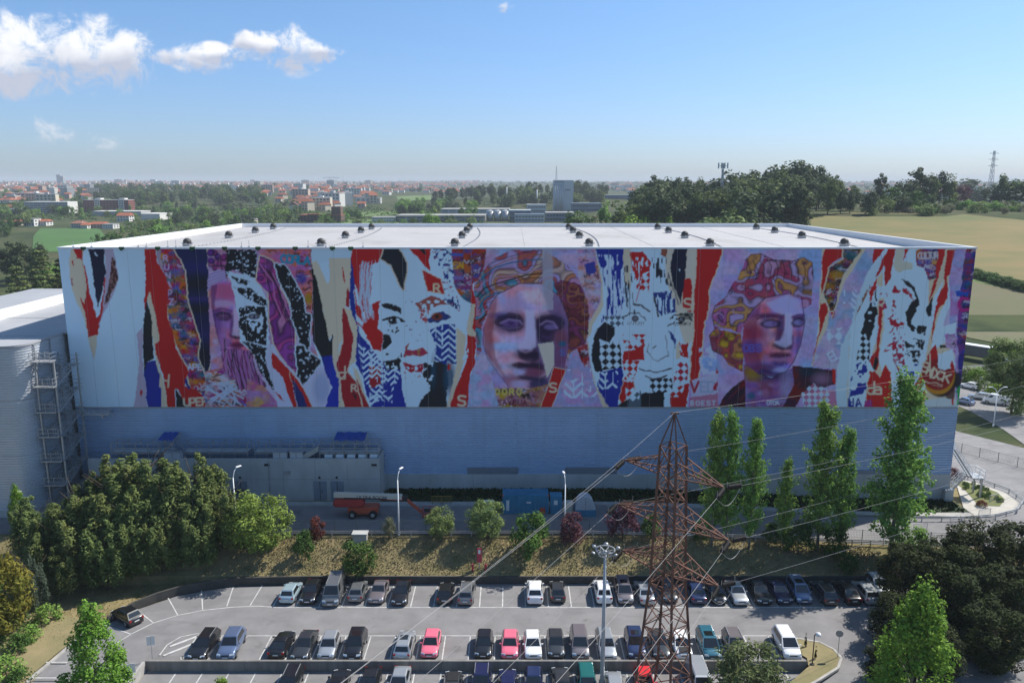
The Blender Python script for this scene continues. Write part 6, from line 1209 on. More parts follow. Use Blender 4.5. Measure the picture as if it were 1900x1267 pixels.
tree('sapling', 'bright sapling left of the pine grove by the wing', 'bright', L_BRI, on((55-950)/FPX*101,92.6), 6.5, 0, .8)
for i, (px, py, lab) in enumerate(((55,1185,'bush on the dry verge at left'),(28,1205,'low bush near the left edge on the dry verge'),(12,1250,'bush in the bottom left corner'),(35,1262,'bush at the bottom edge left of the bright tree'),(90,1150,'bush under the yellowing tree'),(24,1172,'dark bush under the left edge trees'))):
    p = G(px,py,.1); tree('bush', lab, 'bush', L_GRN if i%2 else L_POP, (p.x,p.y,terr(p.x,p.y)), 1.7+.3*(i%3), i%2, 1.0, 'bushes on the dry verge', 'bush')
for i, (px, py) in enumerate(((1356,1198),(1468,1200),(1513,1222),(1487,1217))): p = G(px+20*(i==0)+0,py,.1) if i else G(1494,1199,.1); tree('sapling', ['thin conifer sapling by the island lamp','conifer sapling near the kerb of the island','conifer sapling beside the round shadow on the island','tiny plant in the middle of the island'][i], 'cone', L_PINED, (p.x,p.y,.13), (1.5,1.6,1.4,.6)[i], 0, .5, 'plants on the traffic island', 'sapling')
# dry grass tufts of the bank (uncountable)
def tufts(name, label, boxes, n, leaf, mat_, seed=3):
    rg = np.random.default_rng(seed); V = []
    for (x0,x1,y0,y1), k in zip(boxes, n):
        x = rg.uniform(x0,x1,k); y = rg.uniform(y0,y1,k)
        for a, b in zip(x,y):
            if b < 86 and b < np.interp(a, [q[0] for q in edge_l[::-1]], [q[1] for q in edge_l[::-1]])+.8: continue
            z = terr(a,b)-.03; t = rg.uniform(0,3.14); s = leaf*rg.uniform(.5,1.4); dx, dy = math.cos(t)*s*.5, math.sin(t)*s*.5; lx, ly = rg.normal(size=2)*s*.35
            V += [(a-dx,b-dy,z),(a+dx,b+dy,z),(a+dx*.3+lx,b+dy*.3+ly,z+s*.8),(a-dx*.5+lx,b-dy*.5+ly,z+s)]
    m = bpy.data.meshes.new(name); m.from_pydata(V, [], [(4*i,4*i+1,4*i+2,4*i+3) for i in range(len(V)//4)]); m.update()
    return tag(put(name, m, mat_), label, None, None, 'stuff')
M_TUFT = mat('dry_grass_blades', (.31,.25,.135), .95, col2=(.20,.175,.085), scale=.45, isl=.18, spec=.1)
tufts('dry_grass', 'dry grass covering the bank', [(-36,44,86.0,91.4),(-62,-38,74,91)], [30000,4000], .12, M_TUFT)
M_IVY = mat('ivy', (.018,.035,.010), .9, col2=(.04,.07,.02), scale=.6, isl=.3, spec=.2)
tufts('ground_cover', 'dark ground cover along the foot of the warehouse', [(-17.5,62,104.2,106.5),(-17.5,62,102.4,106.5)], [6000,5000], .42, M_IVY, 4)
# ---------------------------------------------------------------- pylon and lines
PC = Vector((13.7, 64.6, -.6)); AR = Vector((.735,-.678,0)); LN = Vector((.678,.735,0))   # arm axis, line axis
py_ = thing('pylon', 'rusty lattice power pylon with three pairs of arms in front of the car park', 'pylon', PC)
def half(z): return float(np.interp(z, [-.6,2,11.5,24.1], [2.35,1.80,1.12,.80]))
def corner(i, z): sx, sy = ((1,1),(1,-1),(-1,-1),(-1,1))[i]; h = half(z); return Vector((PC.x,PC.y,0))+AR*sx*h+LN*sy*h+Vector((0,0,z))
lev = [-.6,2.2,4.9,7.4,9.6,11.5,13.0,14.5,16.0,17.5,19.0,20.5,22.0,24.1]
tip = Vector((PC.x,PC.y,27.0))
for i in range(4):
    m = MB()
    for a, b in zip(lev[:-1], lev[1:]): m.bar(corner(i,a), corner(i,b), .19)
    m.bar(corner(i,24.1), tip, .10); m.build('leg', M_RUST, py_)
for f in range(4):
    j = (f+1)%4; m = MB()
    for k, (a, b) in enumerate(zip(lev[:-1], lev[1:])):
        m.bar(corner(f,a), corner(j,b), .075).bar(corner(j,a), corner(f,b), .075)
        if k >= 4 or k % 2 == 0: m.bar(corner(f,b), corner(j,b), .07)
    m.build('lattice', M_RUST, py_)
M_INS = mat('insulator_brown', (.016,.012,.011), .6); M_WIRE = mat('aluminium_wire', (.24,.24,.245), .6, .3)
DR = Vector((.85,.53,0)).normalized(); DL = Vector((-.53,-.85,0)).normalized()
def ins_mesh():
    m = MB()
    for k in range(12): z = .18+k*.122; m.lathe([(.03,z-.05),(.20,z-.03),(.235,z),(.17,z+.035),(.03,z+.05)], n=10)
    m.cyl((0,0,0),(0,0,1.65),.03,n=5); return m.mesh('insulator_string', True)
IM = ins_mesh(); tips = []
for nm, z, L in (('top',21.6,4.9),('middle',17.2,5.6),('bottom',12.9,4.9)):
    for sgn, side in ((-1,'far'),(1,'near')):
        T = Vector((PC.x,PC.y,z))+AR*sgn*L; m = MB(); h = half(z)
        a0, a1 = (0,1) if sgn > 0 else (2,3); zr = z+1.4
        for c in (a0,a1):
            m.bar(corner(c,z), T, .11).bar(corner(c,zr), T, .10)
            for u in (.25,.5,.75): m.bar(corner(c,z).lerp(T,u), corner(c,zr).lerp(T,max(0,u-.18)), .06)
        for u in (.2,.45,.7): m.bar(corner(a0,z).lerp(T,u), corner(a1,z).lerp(T,u), .06).bar(corner(a0,zr).lerp(T,u), corner(a1,zr).lerp(T,u), .05).bar(corner(a0,z).lerp(T,u), corner(a1,z).lerp(T,u+.22), .05)
        m.build('cross_arm', M_RUST, py_); ends = []
        for D in (DR, DL):
            d = Vector((D.x,D.y,-.10)).normalized(); o = put('insulator_string', IM, M_INS, py_, Vector(T)+d*.25-PC); o.rotation_euler = d.to_track_quat('Z','Y').to_euler()
            e = T+d*2.0; ends.append(e); [MB().bar(e-d*u_,e-d*u_+Vector((0,0,h_)),.04).build('arcing_horn', M_GALV, py_) for u_, h_ in ((.12,.55),(1.7,.45))]
        jp = [ends[0].lerp(ends[1],u)+Vector((0,0,-1.15*math.sin(math.pi*u))) for u in [k/12 for k in range(13)]]
        MB().tube(jp,.022,5).build('jumper_cable', M_WIRE, py_); tips.append((nm, side, ends))
for nm, side, ends in tips:
    for D, e, ln, wh_ in ((DR,ends[0],150,'running right past the poplars'),(DL,ends[1],95,'running down towards the lower left')):
        pts = [e+D*(ln*u)+Vector((0,0,-4*(3.4 if ln == 150 else 1.6)*u*(1-u)*.75)) for u in [k/40 for k in range(41)]]
        o = MB().tube([p-e for p in pts],.0135,5).build('power_line', M_WIRE, None); o.location = e
        tag(o, f'{nm} conductor on the {side} side of the pylon {wh_}', 'cable', 'conductors of the power line')
for D, ln, wh_ in ((DR,150,'running right from the pylon tip'),(DL,95,'running left from the pylon tip')):
    pts = [D*(ln*u)+Vector((0,0,-4*2.2*u*(1-u))) for u in [k/40 for k in range(41)]]
    o = MB().tube(pts,.009,4).build('power_line', M_WIRE, None); o.location = tip; tag(o, 'thin earth wire '+wh_, 'cable', 'conductors of the power line')
MB().box((tip.x-.35,tip.y-.05,26.85),(tip.x+.35,tip.y+.05,27.0)).build('peak_bracket', M_RUST, py_)
# ---------------------------------------------------------------- lighting
M_POLE = mat('painted_pole', (.40,.43,.46), .45, .2)
def lamp_mast():
    x, y, z0, z1 = 8.35, 66.2, -.6, 13.7; t = thing('mast_light', 'tall grey mast with a ring of floodlights left of the pylon', 'lamp post', (x,y,z0))
    MB().cyl((x,y,z0),(x,y,z1),.22,.13,10).build('pole', M_POLE, t, True)
    m = MB(); n = 20; rr = .85
    for k in range(n):
        a, b = 2*math.pi*k/n, 2*math.pi*(k+1)/n
        for zz, r_ in ((z1+.1,rr),(z1-.35,rr*.7)): m.bar((x+r_*math.cos(a),y+r_*math.sin(a),zz),(x+r_*math.cos(b),y+r_*math.sin(b),zz),.10)
    for k in range(6): a = k*math.pi/3; m.bar((x,y,z1-.1),(x+rr*math.cos(a),y+rr*math.sin(a),z1+.1),.07).bar((x+rr*math.cos(a),y+rr*math.sin(a),z1+.1),(x+rr*.7*math.cos(a),y+rr*.7*math.sin(a),z1-.35),.05)
    m.build('ring', M_GALV, t)
    for k, a in enumerate((2.4,3.6,.35,5.4,1.4)):
        c = Vector((x+1.25*math.cos(a),y+1.25*math.sin(a),z1+.05)); f = MB(); f.lathe([(.02,.12),(.16,.10),(.22,0),(.20,-.05),(.02,-.04)],n=10); o = f.build('floodlight', M_GALV, t, True, False); o.location = c-Vector((x,y,z0)); o.rotation_euler = (.5*math.sin(a),-.5*math.cos(a),0)
lamp_mast()
def lamp(px, py, Y, z0, arm=(.25,0), lab='', two=False):
    top = W(px,py,Y); x, y, z1 = top.x, Y, top.z; t = thing('street_lamp', lab, 'lamp post', (x,y,z0), 0, 'street lamps along the yard road')
    MB().cyl((x,y,z0),(x,y,z1-1.2),.11,.07,8).cyl((x,y,z0),(x,y,z0+.5),.15,n=8).build('pole', M_COPING, t, True)
    for s in ((1,-1) if two else (1,)):
        e = (x+arm[0]*s,y+arm[1]*s,z1); MB().tube([(x,y,z1-1.2),(x+arm[0]*s*.35,y+arm[1]*s*.35,z1-.45),e],.05,6).build('arm', M_COPING, t)
        d = Vector((arm[0]*s,arm[1]*s,0)).normalized(); MB().bar(Vector(e)-d*.1,Vector(e)+d*.65,.26,.12).build('lamp_head', M_COPING, t, bevel=.03)
lamp(431,869,91.9,3.2,(.35,.5),'white street lamp in front of the annex beside the pine grove'); lamp(737,873,91.9,3.2,(.25,.6),'white street lamp in front of the boom lift'); lamp(1049,881,91.9,3.0,(-.1,.6),'white street lamp right of the blue container'); lamp(16,912,93.5,3.2,(.9,0),'white street lamp at the left edge before the wing')
p = GT(1845,795); lamp(1852,718,p.y,p.z,(1.1,0),'double-armed street lamp by the far roadside under the big pine',True)
p = G(1507,1232,.13); t = thing('island_lamp', 'short post with a hooded white lamp on the traffic island', 'lamp post', p)
MB().cyl(p,(p.x,p.y,3.3),.06,.05,8).cyl(p,(p.x,p.y,p.z+.06),.22,n=10).build('pole', M_DARK, t); MB().lathe([(.02,.28),(.20,.22),(.30,0),(.26,-.03),(.02,0)],(p.x+.35,p.y,3.25),12).build('shade', M_COPING, t, True); MB().bar((p.x,p.y,3.28),(p.x+.35,p.y,3.45),.05).build('arm', M_DARK, t)
# ---------------------------------------------------------------- signs
def sign(px, py, z, h, kind, lab, rz=0.0):
    p = G(px,py,z); t = thing('road_sign', lab, 'sign', p, rz); MB().cyl((0,0,0),(0,0,h),.035,n=6).build('pole', M_GALV, t, world=False)
    if kind == 'round': o = MB().cyl((0,-.03,h-.3),(0,-.05,h-.3),.36,n=16).build('plate', M_GALV, t, world=False)
    else:
        for dx in (-.2,.2): MB().box((dx-.17,-.06,h-.95),(dx+.17,-.035,h)).build('plate', M_PLATE, t, world=False)
sign(1554,1220,.1,2.9,'round','round road sign seen from behind on the traffic island',2.9); sign(283,1222,.0,2.5,'pair','pair of white plates on a post, the one farther up the ramp',.3); sign(247,1275,-.1,2.5,'pair','pair of white plates on a post, the one lower on the ramp',.3)
p = GT(1799,762); t = thing('road_sign', 'round sign on a post near the blue hatchback by the warehouse corner', 'sign', p); MB().cyl(p,(p.x,p.y,p.z+2.6),.04,n=6).build('pole', M_GALV, t); MB().cyl((p.x,p.y-.03,p.z+2.4),(p.x,p.y-.06,p.z+2.4),.36,n=14).build('plate', M_GALV, t)
M_PINK = mat('red_hydrant_paint', (.45,.03,.06), .5); p = on((889-950)/FPX*93,86.9); t = thing('hydrant_post', 'red hydrant marker post and valves on the bank', 'hydrant', p)
MB().box((p.x-.28,p.y-.05,p.z+.9),(p.x+.28,p.y+.02,p.z+2.7)).build('plate', M_PINK, t, bevel=.02); MB().box((p.x-.05,p.y+.02,p.z-.2),(p.x+.05,p.y+.12,p.z+2.7)).build('post', M_GALV, t); MB().box((p.x-.14,p.y-.062,p.z+2.0),(p.x+.14,p.y-.052,p.z+2.5)).build('mark', M_PLATE, t)
for dx in (-.8,.75): MB().cyl((p.x+dx,p.y-.2,p.z-.3),(p.x+dx,p.y-.2,p.z+.55),.11,n=8).lathe([(.16,.5),(.18,.6),(.1,.75),(.0,.78)],(p.x+dx,p.y-.2,p.z),8).build('valve', M_PINK, t)
p = on((670-950)/FPX*98,90.9); t = thing('concrete_chamber', 'square concrete chamber at the top of the bank', 'chamber', p); MB().box((p.x-.85,p.y-.5,p.z-.2),(p.x+.85,p.y+.5,p.z+.9)).build('body', M_CONC, t, bevel=.03); MB().box((p.x-.95,p.y-.58,p.z+.902),(p.x+.95,p.y+.58,p.z+1.02)).build('lid', M_CONCW, t)
# ---------------------------------------------------------------- fence and guard rails
M_FENCE = mat('fence_green', (.05,.065,.06), .6)
def fence(lab, pts, h, step=2.8, mat_=M_FENCE, wires=7, name='wire_fence', m0=None, vert=True):
    c = pts[len(pts)//2]; t = thing(name, lab, 'fence', on(*c)); po = MB().box((-.035,-.035,-.2),(.035,.035,h+.08)).mesh('post')
    for p, q in zip(pts[:-1], pts[1:]):
        L = math.hypot(q[0]-p[0],q[1]-p[1]); n = max(1,round(L/step))
        for k in range(n):
            a = on(lerp(p[0],q[0],k/n),lerp(p[1],q[1],k/n)); b_ = on(lerp(p[0],q[0],(k+1)/n),lerp(p[1],q[1],(k+1)/n)); put('post', po, mat_, t, a-t.location); m = MB()
            for i in range(wires): zz = Vector((0,0,.08+(h-.1)*i/(wires-1))); m.bar(a+zz,b_+zz,.028 if i in (0,wires-1) else .012)
            if vert:
                for i in range(1,14): u = i/14; m.bar(a.lerp(b_,u)+Vector((0,0,.08)),a.lerp(b_,u)+Vector((0,0,h)),.010)
            m.build('mesh_panel', mat_, t)
fence('green wire mesh fence along the top of the bank', [(-36,92.0),(-5,92.0),(30,92.0),(46,91.9),(75,91.8),(100,91.9)], 1.9)
fence('green mesh fence along the far roadside at right', [(66.5,150),(72,132),(82,118),(104,104)], 1.6, wires=5)
def guard(lab, pts, step=2.4, mat_=M_GALV, h=.75, name='guard_rail'):
    c = pts[len(pts)//2]; t = thing(name, lab, 'guard rail', on(*c)); po = MB().box((-.06,-.05,-.2),(.06,.05,h)).mesh('post')
    for p, q in zip(pts[:-1], pts[1:]):
        a, b_ = on(*p), on(*q); L = (b_-a).length; n = max(1,round(L/step))
        for k in range(n): put('post', po, mat_, t, a.lerp(b_,k/n)-t.location)
        m = MB()
        for dz_ in (h-.08,h-.30): m.bar(a+Vector((0,0,dz_)),b_+Vector((0,0,dz_)),.05,.13)
        m.build('rail', mat_, t)
guard('low galvanised rail at the top of the bank in front of the yard road', [(-32,91.65),(-10,91.65),(10,91.65),(30,91.65),(42,91.6),(58,91.6)])
inner = [(52,99.5),(60,99.6),(65,100.4),(69,102.2),(72,105.5),(72.4,109.5),(70.5,113.5),(68.5,116.5)]
guard('galvanised guard rail curving round the planted island at the warehouse corner', inner)
guard('galvanised guard rail at the right edge above the dark pines', [(78,93.0),(88,93.4),(98,95)])
# planted island and its pavement
M_PAVE = mat('island_pavement', (.42,.39,.34), .85, var=.1, scale=1.0); M_LAWN = mat('island_lawn', (.10,.135,.035), .95, col2=(.16,.15,.055), scale=1.2, bump=.4, bscale=6)
sheet('island_pavement', [(62.7,101.2),(65,101.0),(68.6,102.8),(71.4,105.8),(71.8,109.4),(70,113),(66.4,116),(66.2,112),(62.7,104)], M_PAVE, .13)
sheet('island_lawn', [(65.2,104.6),(68.0,104.4),(70.2,106.8),(70.7,109.5),(69.2,112.8),(66.8,115.2),(66.4,110)], M_LAWN, .16)
kerb('kerb', [(62.7,101.1),(65,100.9),(68.7,102.7),(71.5,105.7),(71.9,109.4),(70.1,113.1),(66.4,116.1)])
k = 0
for i in range(22):
    a = random.uniform(0,6.28); r_ = random.uniform(.2,1); x = 68.2+1.9*r_*math.cos(a); y = 109.4+4.0*r_*math.sin(a); p = on(x,y); tree('low_plant', 'small low plant in rows on the lawn of the corner island', 'bush', L_GRN, (p.x,p.y,p.z+.16), .55, i%2, .9, 'plants on the corner island', 'plant')
p = on(66.9,115.2); tree('shrub', 'purple-brown shrub at the far tip of the corner island', 'bush', L_PUR, (p.x,p.y,p.z+.14), 1.8, 0, 1.1, None, 'shrub'); p = on(65.4,104.3); tree('shrub', 'brownish shrub at the near end of the corner island', 'bush', L_RED, (p.x,p.y,p.z+.14), 1.0, 1, 1.0, None, 'shrub')
# ---------------------------------------------------------------- boom lift
M_LIFTR = mat('lift_red', (.42,.035,.03), .45, coat=.3); M_LIFTO = mat('lift_orange', (.48,.075,.03), .45, coat=.3); M_LIFTC = mat('lift_cream', (.62,.55,.45), .5)
bx, by, bz = W(662,945,98.0).x, 98.0, plateau(-20)+.02
bl = thing('boom_lift', 'red and orange telescopic boom lift parked before the annex', 'boom lift', (bx,by,bz))
MB().box((bx-1.0,by-1.0,bz+.5),(bx+2.9,by+1.0,bz+1.35)).box((bx-.4,by-1.15,bz+.75),(bx+2.4,by+1.15,bz+1.15)).build('chassis', M_LIFTO, bl, bevel=.1)
MB().prism([(bx-2.9,by-.95),(bx+.4,by-1.0),(bx+1.1,by-.6),(bx+1.1,by+.6),(bx+.4,by+1.0),(bx-2.9,by+.95)],bz+1.4,bz+2.35).build('turret', M_LIFTR, bl, bevel=.22)
for dx in (-.35,2.3):
    for s in (-1,1):
        w = MB().cyl((bx+dx,by+s*.95,bz+.55),(bx+dx,by+s*1.38,bz+.55),.55,n=16).build('wheel', M_TYRE, bl, bevel=.05); MB().cyl((bx+dx,by+s*.94,bz+.55),(bx+dx,by+s*1.395,bz+.55),.26,n=10).build('rim', M_GALV, w)
e1 = (bx+6.0,by,bz+2.55); MB().bar((bx-2.9,by,bz+2.85),e1,.62,.62).build('boom', M_LIFTC, bl, bevel=.04); MB().bar((bx+3,by,bz+2.35),(bx+6.6,by,bz+2.3),.42,.34).build('inner_boom', M_LIFTR, bl); MB().bar((bx-1.6,by-.34,bz+2.5),(bx+4,by-.34,bz+2.36),.04,.16).build('hose_guide', M_DARK, bl)
cu = bpy.data.curves.new('lettering','FONT'); cu.body = 'ULTRA BOOM'; cu.size = .62; cu.extrude = .005; cu.materials.append(mat('lettering_blue',(.02,.02,.08),.6)); lt = bpy.data.objects.new('lettering_curve', cu); COL.objects.link(lt); bpy.context.view_layer.update(); lm_ = bpy.data.meshes.new_from_object(lt.evaluated_get(bpy.context.evaluated_depsgraph_get())); bpy.data.objects.remove(lt); lt = put('lettering', lm_, None, bl); lt.location = (.1,-.335,2.45); lt.rotation_euler = (R(90),R(2),0);
MB().bar((bx+6.4,by,bz+2.3),(bx+8.6,by-.5,bz+.6),.30,.34).build('jib', M_LIFTO, bl); MB().cbox((bx+6.4,by,bz+2.35),(.6,.6,.7)).build('knuckle', M_DARK, bl, bevel=.05)
m = MB(); cx, cy = bx+9.6, by-.6
for z in (.25,.8,1.3):
    for a, b_ in (((-.9,-.45),(.9,-.45)),((.9,-.45),(.9,.45)),((.9,.45),(-.9,.45)),((-.9,.45),(-.9,-.45))): m.bar((cx+a[0],cy+a[1],bz+z),(cx+b_[0],cy+b_[1],bz+z),.07)
for a in ((-.9,-.45),(.9,-.45),(.9,.45),(-.9,.45),(0,-.45),(0,.45)): m.bar((cx+a[0],cy+a[1],bz+.2),(cx+a[0],cy+a[1],bz+1.32),.07)
m.box((cx-.92,cy-.47,bz+.15),(cx+.92,cy+.47,bz+.24)); m.build('basket', M_LIFTR, bl); MB().cbox((cx-.3,cy-.5,bz+1.15),(.7,.15,.45)).build('control_box', M_DARK, bl)
# container, cabinet, tent, crates, barriers
M_CONT = mat('container_blue', (.03,.20,.33), .55, var=.15, scale=1.0)
cx = W(975,935,99.4).x; cy = 98.4; cz = plateau(2)+.03; t = thing('shipping_container', 'blue shipping container with yellowed corner castings on the yard road', 'container', (cx,cy,cz))
path = []; n = 44
for i in range(n+1): path.append((lerp(cx-3.0,cx+3.0,i/n), cy-(.04 if (i//2)%2 else 0.0)))
m = MB()
for (xa,ya),(xb_,yb_) in zip(path[:-1],path[1:]): m.quad((xa,ya,cz+.2),(xb_,yb_,cz+.2),(xb_,yb_,cz+2.5),(xa,ya,cz+2.5))
m.build('front_wall', M_CONT, t); MB().box((cx-3.03,cy+.05,cz+.02),(cx+3.03,cy+2.4,cz+2.55)).build('body', M_CONT, t)
m = MB()
for i in range(22): x = cx-2.9+i*.27; m.box((x,cy+.1,cz+2.552),(x+.14,cy+2.35,cz+2.59))
m.build('roof_ribs', M_CONT, t)
m = MB(); 
for x in (cx-3.03,cx+2.93): m.box((x,cy-.05,cz),(x+.1,cy+.06,cz+2.6))
m.box((cx-3.03,cy-.06,cz+2.48),(cx+3.03,cy+.03,cz+2.61)).box((cx-3.03,cy-.06,cz+.02),(cx+3.03,cy+.03,cz+.2)); m.build('frame', M_CONT, t)
for x in (cx-3.06,cx+2.9):
    for z in (.0,2.46): MB().box((x,cy-.09,cz+z),(x+.17,cy+.08,cz+z+.17)).build('corner_casting', M_LIFTO if z else M_DARK, t)
MB().box((cx-2.55,cy-.075,cz+.45),(cx-2.15,cy-.062,cz+1.9)).build('sticker', M_PLATE, t); MB().box((cx+.1,cy-.075,cz+1.5),(cx+.7,cy-.062,cz+1.7)).build('sticker', M_PLATE, t)
x = cx+4.0; t = thing('equipment_cabinet', 'narrow blue cabinet standing right of the blue container', 'cabinet', (x,cy+.2,cz)); MB().box((x-.75,cy-.1,cz),(x+.75,cy+1.5,cz+2.35)).build('body', M_CONT, t, bevel=.03); MB().box((x-.3,cy-.13,cz+1.3),(x+.2,cy-.102,cz+1.9)).build('notice', M_PLATE, t); MB().box((x-.79,cy-.14,cz+2.36),(x+.79,cy+1.54,cz+2.42)).build('lid', M_CONT, t)
tx = W(1085,945,98.6).x; ty = 98.6; t = thing('tent', 'rounded white tent with a blue skirt on the yard road', 'tent', (tx,ty,cz)); m = MB(); n = 10; pr = [(1.35*math.cos(a), 2.3*math.sin(a)**.8) for a in [math.pi*k/n for k in range(n+1)]]
for (xa,za),(xb_,zb) in zip(pr[:-1],pr[1:]): m.quad((tx+xa,ty-1.1,cz+.35+za),(tx+xb_,ty-1.1,cz+.35+zb),(tx+xb_*.92,ty+1.3,cz+.35+zb*.92),(tx+xa*.92,ty+1.3,cz+.35+za*.92))
m.add([(tx+a,ty-1.09,cz+.35+b_) for a,b_ in pr],[tuple(range(len(pr)))]); m.build('canopy', mat('tent_fabric',(.46,.48,.50),.8,var=.1,scale=1.5), t, True); MB().box((tx-1.33,ty-1.15,cz),(tx+1.33,ty+1.25,cz+.9)).build('skirt', M_CONT, t); MB().box((tx-.012,ty-1.12,cz+.9),(tx+.012,ty-1.095,cz+2.5)).build('zip', M_DARK, t)
for dx, w, h, cl, lab in ((-4.9,1.3,1.5,M_WHITE,'pale crate left of the blue container'),(-3.75,.9,1.2,M_DARK,'dark crate against the left end of the container')):
    x = cx+dx; t = thing('crate', lab, 'crate', (x,cy+.4,cz)); MB().box((x-w/2,cy,cz+.1),(x+w/2,cy+.9,cz+h)).build('box', cl, t, bevel=.03); MB().box((x-w/2,cy+.05,cz),(x+w/2,cy+.85,cz+.1)).build('pallet', M_BARK, t); MB().box((x-w/2-.03,cy-.03,cz+h+.002),(x+w/2+.03,cy+.93,cz+h+.06)).build('lid', cl, t)
x = cx+5.6; t = thing('pallet_stack', 'stack of pale boxes between the cabinet and the tent', 'boxes', (x,cy+.5,cz)); 
for i in range(3): MB().box((x-.6,cy+.1,cz+i*.5+.02),(x+.6,cy+1.1,cz+i*.5+.48)).build('box', M_LIFTC, t, bevel=.02)
x = cx+2.2; t = thing('site_sign', 'orange warning board leaning before the container', 'sign', (x,cy-.6,cz)); MB().prism([(x-.35,cy-.62),(x+.35,cy-.62),(x+.35,cy-.58),(x-.35,cy-.58)],cz+.25,cz+1.1).build('board', M_LIFTO, t); MB().bar((x-.25,cy-.58,cz),(x-.25,cy-.5,cz+1.0),.05).bar((x+.25,cy-.58,cz),(x+.25,cy-.5,cz+1.0),.05).build('legs', M_GALV, t)
M_YEL = mat('barrier_yellow', (.36,.24,.04), .6)
for i, (px, lab) in enumerate(((810,'left yellow pedestrian barrier behind the boom lift jib'),(829,'right yellow pedestrian barrier behind the boom lift jib'))):
    x = W(px,925,101.6).x; z = plateau(x)+.14; t = thing('barrier', lab, 'barrier', (x,101.6,z), 0, 'yellow barriers'); m = MB(); m.bar((x-.75,101.6,z+1.05),(x+.75,101.6,z+1.05),.05).bar((x-.75,101.6,z+.2),(x+.75,101.6,z+.2),.05); m.build('frame', M_YEL, t); m = MB()
    for k in range(9): xx = x-.72+k*.18; m.bar((xx,101.6,z+.2),(xx,101.6,z+1.05),.03)
    m.build('bars', M_YEL, t); MB().box((x-.6,101.35,z-.01),(x-.54,101.85,z+.05)).box((x+.54,101.35,z-.01),(x+.6,101.85,z+.05)).build('feet', M_DARK, t)
x = W(447,925,99).x; t = thing('forklift', 'yellow site machine half hidden behind the pines and willow', 'machine', (x,99,3.2)); MB().box((x-1.4,98.2,3.7),(x+1.6,99.8,4.7)).box((x+.2,98.3,4.7),(x+1.6,99.7,5.0)).build('body', M_YEL, t, bevel=.08)
m = MB()
for dx in (-1.1,.3):
    for y in (98.3,99.7): m.bar((x+dx,y,4.7),(x+dx,y,6.0),.09)
m.box((x-1.25,98.2,6.0),(x+.45,99.8,6.1)); m.build('cab_frame', M_DARK, t)
for dx in (-.9,1.0):
    for y in (98.1,99.65): MB().cyl((x+dx,y,3.72),(x+dx,y+.3,3.72),.5,n=12).build('wheel', M_TYRE, t)
for i,(px,py,rz,lab) in enumerate(((1707,985,.2,'leftmost steel crowd barrier on the bend'),(1826,958,.3,'middle steel crowd barrier on the bend'),(1775,975,.15,'crowd barrier between the other two on the bend'),(1843,930,.5,'farthest steel crowd barrier on the bend'))):
    p = G(px,py,1.65); t = thing('crowd_barrier', lab, 'barrier', p, rz, 'crowd barriers'); m = MB(); m.bar((-1,0,1.05),(1,0,1.05),.05).bar((-1,0,.2),(1,0,.2),.05).bar((-1,0,.2),(-1,0,1.05),.05).bar((1,0,.2),(1,0,1.05),.05); m.build('frame', M_GALV, t, world=False); m = MB()
    for k in range(1,12): m.bar((-1+k/6,0,.2),(-1+k/6,0,1.05),.018)
    m.build('bars', M_GALV, t, world=False); MB().box((-.8,-.3,0),(-.74,.3,.05)).box((.74,-.3,0),(.8,.3,.05)).box((-.79,-.03,.05),(-.75,.03,.2)).box((.75,-.03,.05),(.79,.03,.2)).build('feet', M_GALV, t, world=False)
# big roadside pine, hedges, lorry at the right
p = GT(1876,772); sp_ = tree('stone_pine', 'big round-headed pine by the far roadside at right', 'darkpine', L_PINE, p, 11.5, 1, 1.25); sp_.children[0].location.z = 3.4; sp_.children[1].scale.z *= 1.2; p = GT(1858,700); tree('ash_tree', 'light green tree behind the big roadside pine', 'round', L_BRI, p, 9, 0, .8)
for i, (px, py, h, lab) in enumerate(((1797,708,3.6,'bright hedge shrub by the warehouse edge'),(1815,715,4.0,'bright hedge shrub in the middle of the roadside hedge'),(1832,728,3.6,'hedge shrub behind the silver estate'),(1850,738,3.2,'bright hedge shrub above the white van'),(1886,770,3.0,'hedge shrub under the big pine'))): p = GT(px,py); tree('hedge_shrub', lab, 'bush', L_BRI if i in (1,3) else L_FEA, p, h, i%2, 1.0, 'roadside hedge', 'shrub')
p = GT(1806,668); t = thing('lorry', 'long white semi-trailer lorry parked at the edge of the field', 'lorry', (p.x,p.y,p.z), R(-52)); M_CURT = mat('trailer_side',(.10,.10,.11),.6)
MB().box((-6.6,-1.27,3.7),(6.6,1.27,3.85)).build('trailer_roof', M_COPING, t, world=False); MB().box((-6.55,-1.24,1.15),(6.55,1.24,3.69)).build('trailer_body', M_CURT, t, world=False)
MB().box((7.2,-1.2,.7),(9.3,1.2,3.4)).box((7.3,-1.1,3.41),(8.6,1.1,3.8)).build('cab', M_COPING, t, world=False, bevel=.1); MB().box((9.29,-1.05,1.9),(9.34,1.05,3.0)).build('windscreen', M_GLASS, t, world=False); MB().box((-6.4,-.5,.8),(8.8,.5,1.14)).build('chassis', M_DARK, t, world=False)
for dx in (-5.4,-4.2,-3.0,6.0,8.3):
    for s in (-1,1): MB().cyl((dx,s*.85,.5),(dx,s*1.22,.5),.5,n=12).build('wheel', M_TYRE, t, world=False)
